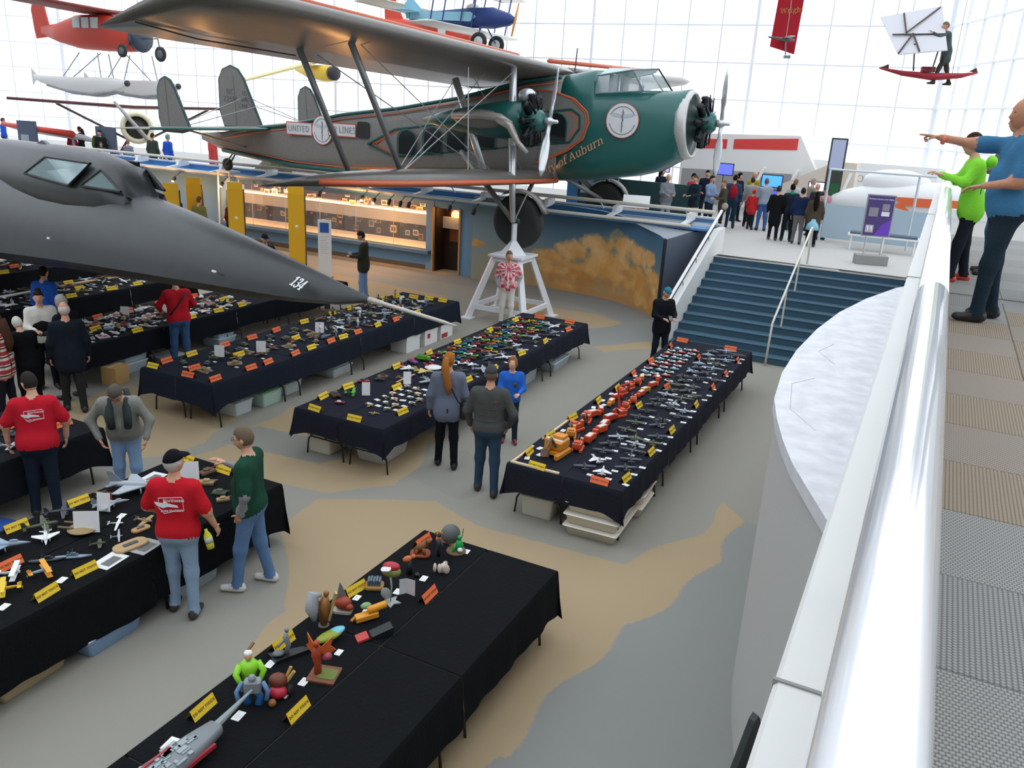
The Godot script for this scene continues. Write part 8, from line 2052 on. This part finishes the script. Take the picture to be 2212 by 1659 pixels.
	p = person({label = "man in bright red jacket with black shoulder strap", at = V(-12.08, 0, -10.62), turn = -118, h = 1.76, fine = true, top = "b8202c", legs = "3c587f", hair = "7a5a3c", fat = 1.15, nod = 14, lean = 6, arms = [[V(0.12, -0.22, 0.08), V(-0.06, -0.12, 0.18)], [V(-0.12, -0.22, 0.08), V(0.06, -0.12, 0.18)]], wear = "jacket"})
	b = mb(); b.soft(); b.tube([V(-0.16, 1.46, -0.05), V(-0.06, 1.38, -0.185), V(0.08, 1.2, -0.2), V(0.17, 1.05, -0.1)], 0.014, 6); extra(p, "shoulder_strap", b, col("1c1a1c", 0.7), 1.0)
	# --- around the middle aisle
	p = person({label = "woman with long red ponytail and grey jacket, dark bag", at = V(-5.62, 0, -9.5), turn = -148, h = 1.70, fine = true, top = "6f7688", legs = "17181c", shoes = "1d1b1b", hair = "a5682f", style = "tail", yaw = -20, coat = 0.86, arms = [A_hang, A_hangR], wear = "jacket", step = 0.08})
	b = mb(); b.soft(); b.tube([V(0.1, 1.44, -0.1), V(-0.02, 1.28, -0.15), V(-0.14, 1.05, -0.16), V(-0.2, 0.98, -0.1)], 0.012, 6); extra(p, "bag_strap", b, col("1a1a1f", 0.6), 1.0)
	b = mb(); b.soft(); b.ball(V(-0.23, 0.88, -0.04), V(0.07, 0.15, 0.10), 12); extra(p, "shoulder_bag", b, col("1b1b20", 0.6), 1.0)
	p = person({label = "man in grey quilted jacket and grey cap seen from behind", at = V(-4.72, 0, -9.05), turn = -158, h = 1.79, fine = true, top = "4e504e", legs = "33475c", shoes = "3b2a22", hair = "6a5a4a", cap = "46484a", yaw = 0, fat = 1.14, step = 0.09, arms = [[V(0.1, -0.26, 0.03), V(-0.03, -0.22, 0.1)], [V(-0.13, -0.25, -0.03), V(0.06, -0.2, 0.1)]], wear = "jacket", skin = "c9947a"})
	b = mb(); b.box(V(-0.09, 1.36, -0.125), V(0.03, 0.015, 0.004)); extra(p, "red_badge", b, col("c2302c", 0.6), 1.0)
	b = mb(); b.soft()
	for i in 5: 
		var y = 1.34 - i * 0.085
		b.tube([V(-0.17, y, -0.04), V(-0.1, y, -0.138), V(0.0, y - 0.004, -0.146), V(0.1, y, -0.138), V(0.17, y, -0.04)], 0.004, 4)
	extra(p, "quilt_seam", b, col("3d3f3e", 0.9), 1.0)
	p = person({label = "girl in bright blue fleece jacket looking upward", at = V(-5.3, 0, -10.85), turn = 30, h = 1.36, fine = true, top = "2f68c4", legs = "26323a", shoes = "7a2432", hair = "8a6038", style = "bob", nod = -22, yaw = -10, arms = front, head = 1.12, wear = "jacket", skin = "dba78c"})
	b = mb(); b.soft(); b.ball(V(0.07, 1.25, 0.125), V(0.035, 0.05, 0.02), 10); b.ball(V(-0.12, 1.36, 0.07), V(0.05, 0.03, 0.03), 10); extra(p, "brown_applique", b, cloth("5d5348"), 0.777)
	person({label = "person in teal beanie and black hooded top reading phone", at = V(-4.62, 0, -16.35), turn = 42, h = 1.68, fine = true, top = "191a1f", legs = "1c222b", hair = "2f4a55", style = "none", cap = "2f7f93", beanie = true, nod = 24, yaw = 16, arms = front, coat = 0.82, wear = "hooded_top"})
	small_phone(V(-4.36, 1.12, -16.02), "dark phone held by the teal beanie visitor")
	person({label = "man in red and white striped shirt, white trousers", at = V(-8.72, 0, -17.35), turn = 28, h = 1.78, fine = true, top = "d03a4c", topmat = burst(), under = "9aa0a3", sleeve = "short", legs = "d9d4c8", hair = "6a5c50", fat = 1.14, yaw = 14, pockets = true, arms = pk, skin = "cf9a80"})
	person({label = "man in dark olive jacket looking at phone", at = V(-12.9, 0, -17.35), turn = -62, h = 1.78, fine = true, top = "37382f", legs = "7d9ac2", hair = "2f241c", nod = 22, coat = 0.84, fat = 1.08, arms = front, wear = "jacket"})
	small_phone(V(-13.22, 1.2, -17.2), "dark phone held by the olive jacket man")
	person({label = "man in black cap standing behind the pointed nose", at = V(-14.3, 0, -15.3), turn = 60, h = 1.76, top = "23252a", legs = "2a2c33", cap = "1c1d20", style = "short"})
	person({label = "visitor in olive coat facing the display case", at = V(-20.95, 0, -19.55), turn = 190, h = 1.75, top = "77713f", legs = "2d3540", hair = "6a4a30", coat = 0.84})
	person({label = "visitor in maroon top facing the display case", at = V(-20.25, 0, -20.2), turn = 170, h = 1.70, top = "5c1c22", legs = "20232a", hair = "241c18"})
	person({label = "visitor in red hat beside the yellow banners", at = V(-23.2, 0, -20.6), turn = 150, h = 1.72, top = "7a8694", legs = "26282f", cap = "a02a34", beanie = true})
	person({label = "dark haired visitor in black beside shorter yellow banner", at = V(-22.4, 0, -19.9), turn = 200, h = 1.7, top = "1d1f24", legs = "1b1c20", hair = "1b1614", style = "long"})
	person({label = "visitor in blue top between far tables", at = V(-14.55, 0, -9.75), turn = 200, h = 1.70, top = "2858b0", legs = "2a3c5a", hair = "2b211b"})
	# --- on the balcony
	var bm = person({label = "man in teal blue shirt pointing over the balcony", at = V(0.50, 3.45, -8.0), turn = -78, h = 1.78, fine = true, top = "3f7296", sleeve = "short", legs = "22303a", shoes = "231f1d", hair = "a57a5e", style = "none", nod = 2, fat = 1.14, step = 0.08, arms = [[V(0.06, -0.26, 0.03), V(-0.1, -0.05, 0.22)], [V(-0.05, -0.005, 0.29), V(0.0, 0.035, 0.27)]], point = 1, skin = "bd8465"})
	b = mb(); b.soft(); b.tube([V(-0.235, 1.425, 0.515), V(-0.235, 1.427, 0.54)], 0.039, 12); extra(bm, "wrist_band", b, col("e0705a", 0.5), 1.01)
	var boy = person({label = "boy in lime green hooded top leaning on the rail", at = V(0.30, 3.45, -9.95), turn = -80, h = 1.5, fine = true, top = "84d43c", legs = "22262d", shoes = "d0462f", hair = "3c2a1c", lean = 8, coat = 0.86, head = 1.08, arms = [[V(0.05, -0.2, 0.12), V(-0.06, 0.06, 0.2)], [V(-0.05, -0.2, 0.12), V(0.06, 0.06, 0.2)]], wear = "hooded_top", step = 0.1})
	b = mb(); b.box(V(0.155, 1.12, 0.0), V(0.02, 0.3, 0.07), rot(0, 0, 6)); extra(boy, "blue_side_panel", b, col("2b4f9c", 0.7), 0.857)
	b = mb(); b.soft(); b.ball(V(0, 1.45, -0.11), V(0.12, 0.07, 0.06), 12); extra(boy, "hood", b, cloth("84d43c"), 0.857)
	person({label = "grey haired man in grey jacket behind the boy", at = V(0.62, 3.45, -10.75), turn = -66, h = 1.76, fine = true, top = "6a6b66", legs = "3f5878", hair = "8c8478", coat = 0.84, fat = 1.1, arms = front, wear = "jacket"})
	person({label = "woman in dark skirt and tights holding baby", at = V(1.12, 3.45, -9.15), turn = -70, h = 1.66, fine = true, top = "2a3050", legs = "16171c", hair = "3a2a20", style = "long", skirt = 0.62, arms = [[V(0.05, -0.25, 0.1), V(-0.12, 0.05, 0.2)], [V(-0.05, -0.25, 0.1), V(0.12, 0.05, 0.2)]]})
	person({label = "fair haired baby in grey top held by woman", at = V(0.83, 4.28, -9.05), turn = -80, h = 0.75, fine = true, top = "9a9ca2", legs = "3f5c9c", hair = "c9a67a", style = "fringe", head = 1.7, arms = [[V(0.06, -0.15, 0.12), V(0.0, 0.0, 0.2)], [V(-0.06, -0.2, 0.1), V(0.0, 0.0, 0.2)]], skin = "dba88e"})
	# --- queue on the landing: x, z, turn, height, top, legs, hair, style, label, extras
	for q in [
		[-7.55, -25.6, 40, 1.62, "7b7f86", "8a93a6", "b9b4aa", "short", "grey haired man in bulky grey jacket by reading panel", {fat = 1.2}],
		[-7.25, -27.4, 70, 1.6, "b32a34", "3a4a78", "1d1714", "short", "dark haired person in red top by grey jacket man", {}],
		[-6.75, -25.9, -30, 1.64, "22303a", "b9a56a", "5a4636", "short", "man in dark green jacket and khaki trousers", {coat = 0.84}],
		[-6.45, -26.6, 70, 1.63, "7d93b3", "27303c", "2a211b", "short", "man in light blue shirt reading a paper", {}],
		[-5.95, -26.3, -60, 1.54, "4a463c", "2b2a26", "7a5c3a", "short", "woman in brown coat with shoulder bag", {coat = 0.8}],
		[-5.9, -27.4, 190, 1.66, "2f4058", "22364a", "1c1816", "short", "visitor in blue top with a red backpack", {}],
		[-6.2, -29.4, 60, 1.62, "1d222b", "20242c", "17120f", "long", "long haired visitor in black behind red backpack", {}],
		[-5.75, -29.6, 150, 1.7, "a9a13a", "3a3a30", "b07a5c", "none", "bald visitor in yellow green top", {}],
		[-5.5, -28.2, 200, 1.58, "8f9290", "26282c", "3a2e26", "short", "visitor in grey hooded top before blue monitor", {}],
		[-5.3, -27.6, 170, 1.25, "c02f33", "232a30", "a82a2a", "short", "child in red coat and red hat", {cap = "cf3a34", beanie = true, coat = 0.8}],
		[-4.95, -27.6, 210, 1.62, "8d97a3", "3f5f96", "6a6058", "short", "man in pale grey jacket and jeans", {fat = 1.12}],
		[-4.22, -25.6, 185, 1.56, "17181c", "191a1e", "2a3038", "short", "woman in long black coat and brown boots", {coat = 0.62, cap = "2f3a4c", beanie = true, shoes = "4d3d2c"}],
		[-4.2, -28.4, 160, 1.62, "b9bcc0", "4a4f58", "7a6248", "short", "curly haired visitor in white top", {}],
		[-3.85, -25.7, 200, 1.64, "232a33", "1d232c", "15110f", "short", "visitor in dark jacket with bright green scarf", {scarf = "1f8f63"}],
		[-3.5, -25.35, 185, 1.58, "1d2a4a", "6d6c6c", "2a2320", "short", "man in navy jacket and grey trousers", {fat = 1.14}],
		[-3.08, -25.15, 190, 1.52, "4a4136", "19191c", "17120f", "long", "woman in brown jacket over pale blue skirt", {coat = 0.84}],
		[-3.75, -28.9, 120, 1.66, "8a7f74", "33363c", "8c8880", "short", "bearded visitor in tan jacket", {}],
		[-3.4, -27.6, 220, 1.6, "2c2f35", "25272c", "8a5a48", "none", "bald visitor in black jacket by violet monitor", {}],
		[-3.05, -26.9, 230, 1.55, "b9868a", "3a3c44", "4a2f24", "short", "visitor in pink plaid shirt beside fence post", {}],
		[-7.1, -28.6, 20, 1.66, "1c2232", "1f2530", "14100e", "short", "tall visitor in dark jacket behind the red top", {}],
		[-8.6, -28.4, 50, 1.6, "1f2530", "23262e", "1b1613", "long", "visitor in black standing by the child stroller", {}]]:
		var d = {label = q[8], at = V(q[0], 1.65, q[1]), turn = float(q[2]), h = q[3], top = q[4], legs = q[5], hair = q[6], style = q[7], arms = front if int(q[0] * 100) % 2 else [A_hang, A_hangR]}
		d.merge(q[9], true)
		var who = person(d)
		if q[8].contains("red backpack"):
			b = mb(); b.soft(); b.ball(V(0, 1.22, -0.17), V(0.15, 0.23, 0.09), 12); extra(who, "backpack", b, cloth("8f1f2e"), 0.95)
		if q[8].contains("shoulder bag"):
			b = mb(); b.soft(); b.ball(V(0.22, 0.88, -0.02), V(0.06, 0.12, 0.12), 10); extra(who, "shoulder_bag", b, col("a39a8c", 0.6), 0.9)
		if q[8].contains("pale blue skirt"):
			b = mb(); b.soft(); b.lathe([[0.15, 0.9], [0.18, 0.7], [0.21, 0.55], [0.2, 0.55], [0.14, 0.88]], 16); extra(who, "skirt", b, cloth("8fc4d4"), 0.87)
	var pr = thing("stroller", "folded blue and white child stroller by visitor", "stroller", V(-8.35, 1.65, -27.6), 0.3)
	b = mb(); b.soft(); b.ball(V(0, 0.75, 0), V(0.25, 0.3, 0.25), 12, rot(25, 0, 0)); obj("hood", b, cloth("6d93a8"), pr)
	b = mb(); b.box(V(0, 0.45, 0.05), V(0.36, 0.12, 0.45), rot(-12, 0, 0)); obj("seat", b, cloth("39424e"), pr)
	for s in [-1, 1]:
		b = mb(); b.tube([V(0.2 * s, 0.1, 0.25), V(0.18 * s, 0.5, 0.0), V(0.18 * s, 1.0, -0.3)], 0.015, 6); obj("side_tube", b, col("c9ced2", 0.3, 0.4), pr)
		for z in [0.28, -0.25]:
			b = mb(); b.soft(); b.lathe([[0.01, -0.02], [0.1, -0.02], [0.1, 0.02], [0.01, 0.02]], 12, Transform3D(rot(0, 0, 90), V(0.2 * s, 0.1, z))); obj("wheel", b, col("24262a", 0.6), pr)
		b = mb(); b.tube([V(0.2 * s, 0.1, -0.25), V(0.18 * s, 0.5, 0.0)], 0.012, 6); obj("rear_tube", b, col("c9ced2", 0.3, 0.4), pr)
	# --- visitors on the raised level behind the blue ledge
	for q in [
		[-30.6, -23.6, 60, 1.62, "5d6430", "2a2a26", "9a6a50", "none", "man in olive camouflage coat by tall slate board"],
		[-30.0, -23.2, 20, 1.6, "1a2a24", "22262a", "2a231e", "short", "man in black green jacket by tall slate board"],
		[-32.5, -24.2, -20, 1.6, "3b2f38", "23242a", "2d1f1a", "long", "long haired visitor in dark plum top"],
		[-33.6, -24.6, 40, 1.3, "c0283c", "2a7f9a", "33221b", "short", "child in red top behind the jet canopy"],
		[-29.6, -22.9, 30, 1.18, "3a2f36", "26242a", "8a2f5a", "none", "child in magenta knit hat"],
		[-28.2, -23.0, 200, 1.35, "7a828e", "3c4a66", "8a6a4a", "short", "child in grey jacket at the hand rail"],
		[-27.2, -23.3, 190, 1.66, "3f463a", "23262a", "3a2f26", "short", "visitor in olive grey jacket at the hand rail"],
		[-26.5, -23.4, 175, 1.66, "2b55b8", "2a3f66", "6a8a7a", "short", "visitor in royal blue jacket at the hand rail"],
		[-38.2, -24.6, 160, 1.66, "2f5ec8", "2b3c5c", "5a4634", "short", "visitor in bright blue jacket by information board"]]:
		var d = {label = q[8], at = V(q[0], 1.65, q[1]), turn = float(q[2]), h = q[3], top = q[4], legs = q[5], hair = q[6], style = q[7]}
		if q[8].contains("knit hat"): d.cap = "b02a6a"; d.beanie = true
		person(d)
	# mannequin kneeling on the flying machine
	person({label = "mannequin in dark jacket kneeling on the red keel", at = V(-0.52, 6.02, -23.72), turn = -75, h = 1.42, top = "4d5a58", legs = "4a4540", hair = "7a6a58", coat = 0.7, lean = 12, arms = [[V(0.03, -0.1, 0.22), V(-0.02, 0.12, 0.2)], [V(-0.03, -0.1, 0.22), V(0.02, 0.12, 0.2)]], step = 0.25})

func small_phone(at: Vector3, label: String):
	var t = thing("phone", label, "phone", at, 0.5)
	var b := mb(); b.slab(V(0, 0, 0), V(0.075, 0.009, 0.15), 0.01, rot(25, 0, 0)); obj("casing", b, col("1b1c1f", 0.3), t)
	b = mb(); b.slab(V(0, 0.0055, 0), V(0.066, 0.002, 0.135), 0.008, rot(25, 0, 0)); obj("screen", b, col("4a5560", 0.15), t)

func plaid() -> StandardMaterial3D:
	var im := Image.create(128, 128, false, Image.FORMAT_RGB8)
	im.fill(Color("d9cfc0"))
	for i in 4:
		im.fill_rect(Rect2i(0, i * 32, 128, 14), Color("a03034")); im.fill_rect(Rect2i(0, i * 32 + 18, 128, 5), Color("33262a"))
	for y in 128:
		for x in 128:
			if x % 32 < 9: im.set_pixel(x, y, im.get_pixel(x, y).lerp(Color("5c2428"), 0.5))
	var m := mat("plaid", Color(1, 1, 1), 0.95)
	m.albedo_texture = ImageTexture.create_from_image(im); m.uv1_triplanar = true; m.uv1_scale = Vector3.ONE * 1.7
	return m

func burst() -> StandardMaterial3D:
	# white rays on red, centred on the chest
	var im := Image.create(256, 256, false, Image.FORMAT_RGB8)
	for y in 256:
		for x in 256:
			var a = atan2(y - 128.0, x - 128.0); var r = Vector2(x - 128, y - 128).length()
			var ray = sin(a * 13.0 + sin(r * 0.2) * 0.5) > 0.2 and r > 14
			im.set_pixel(x, y, Color("e6dad8") if ray else Color("c42f45"))
	var m := mat("burst", Color(1, 1, 1), 0.95)
	m.albedo_texture = ImageTexture.create_from_image(im); m.uv1_triplanar = true; m.uv1_scale = Vector3.ONE * 1.15; m.uv1_offset = V(0.5, 0.95, 0.5)
	return m
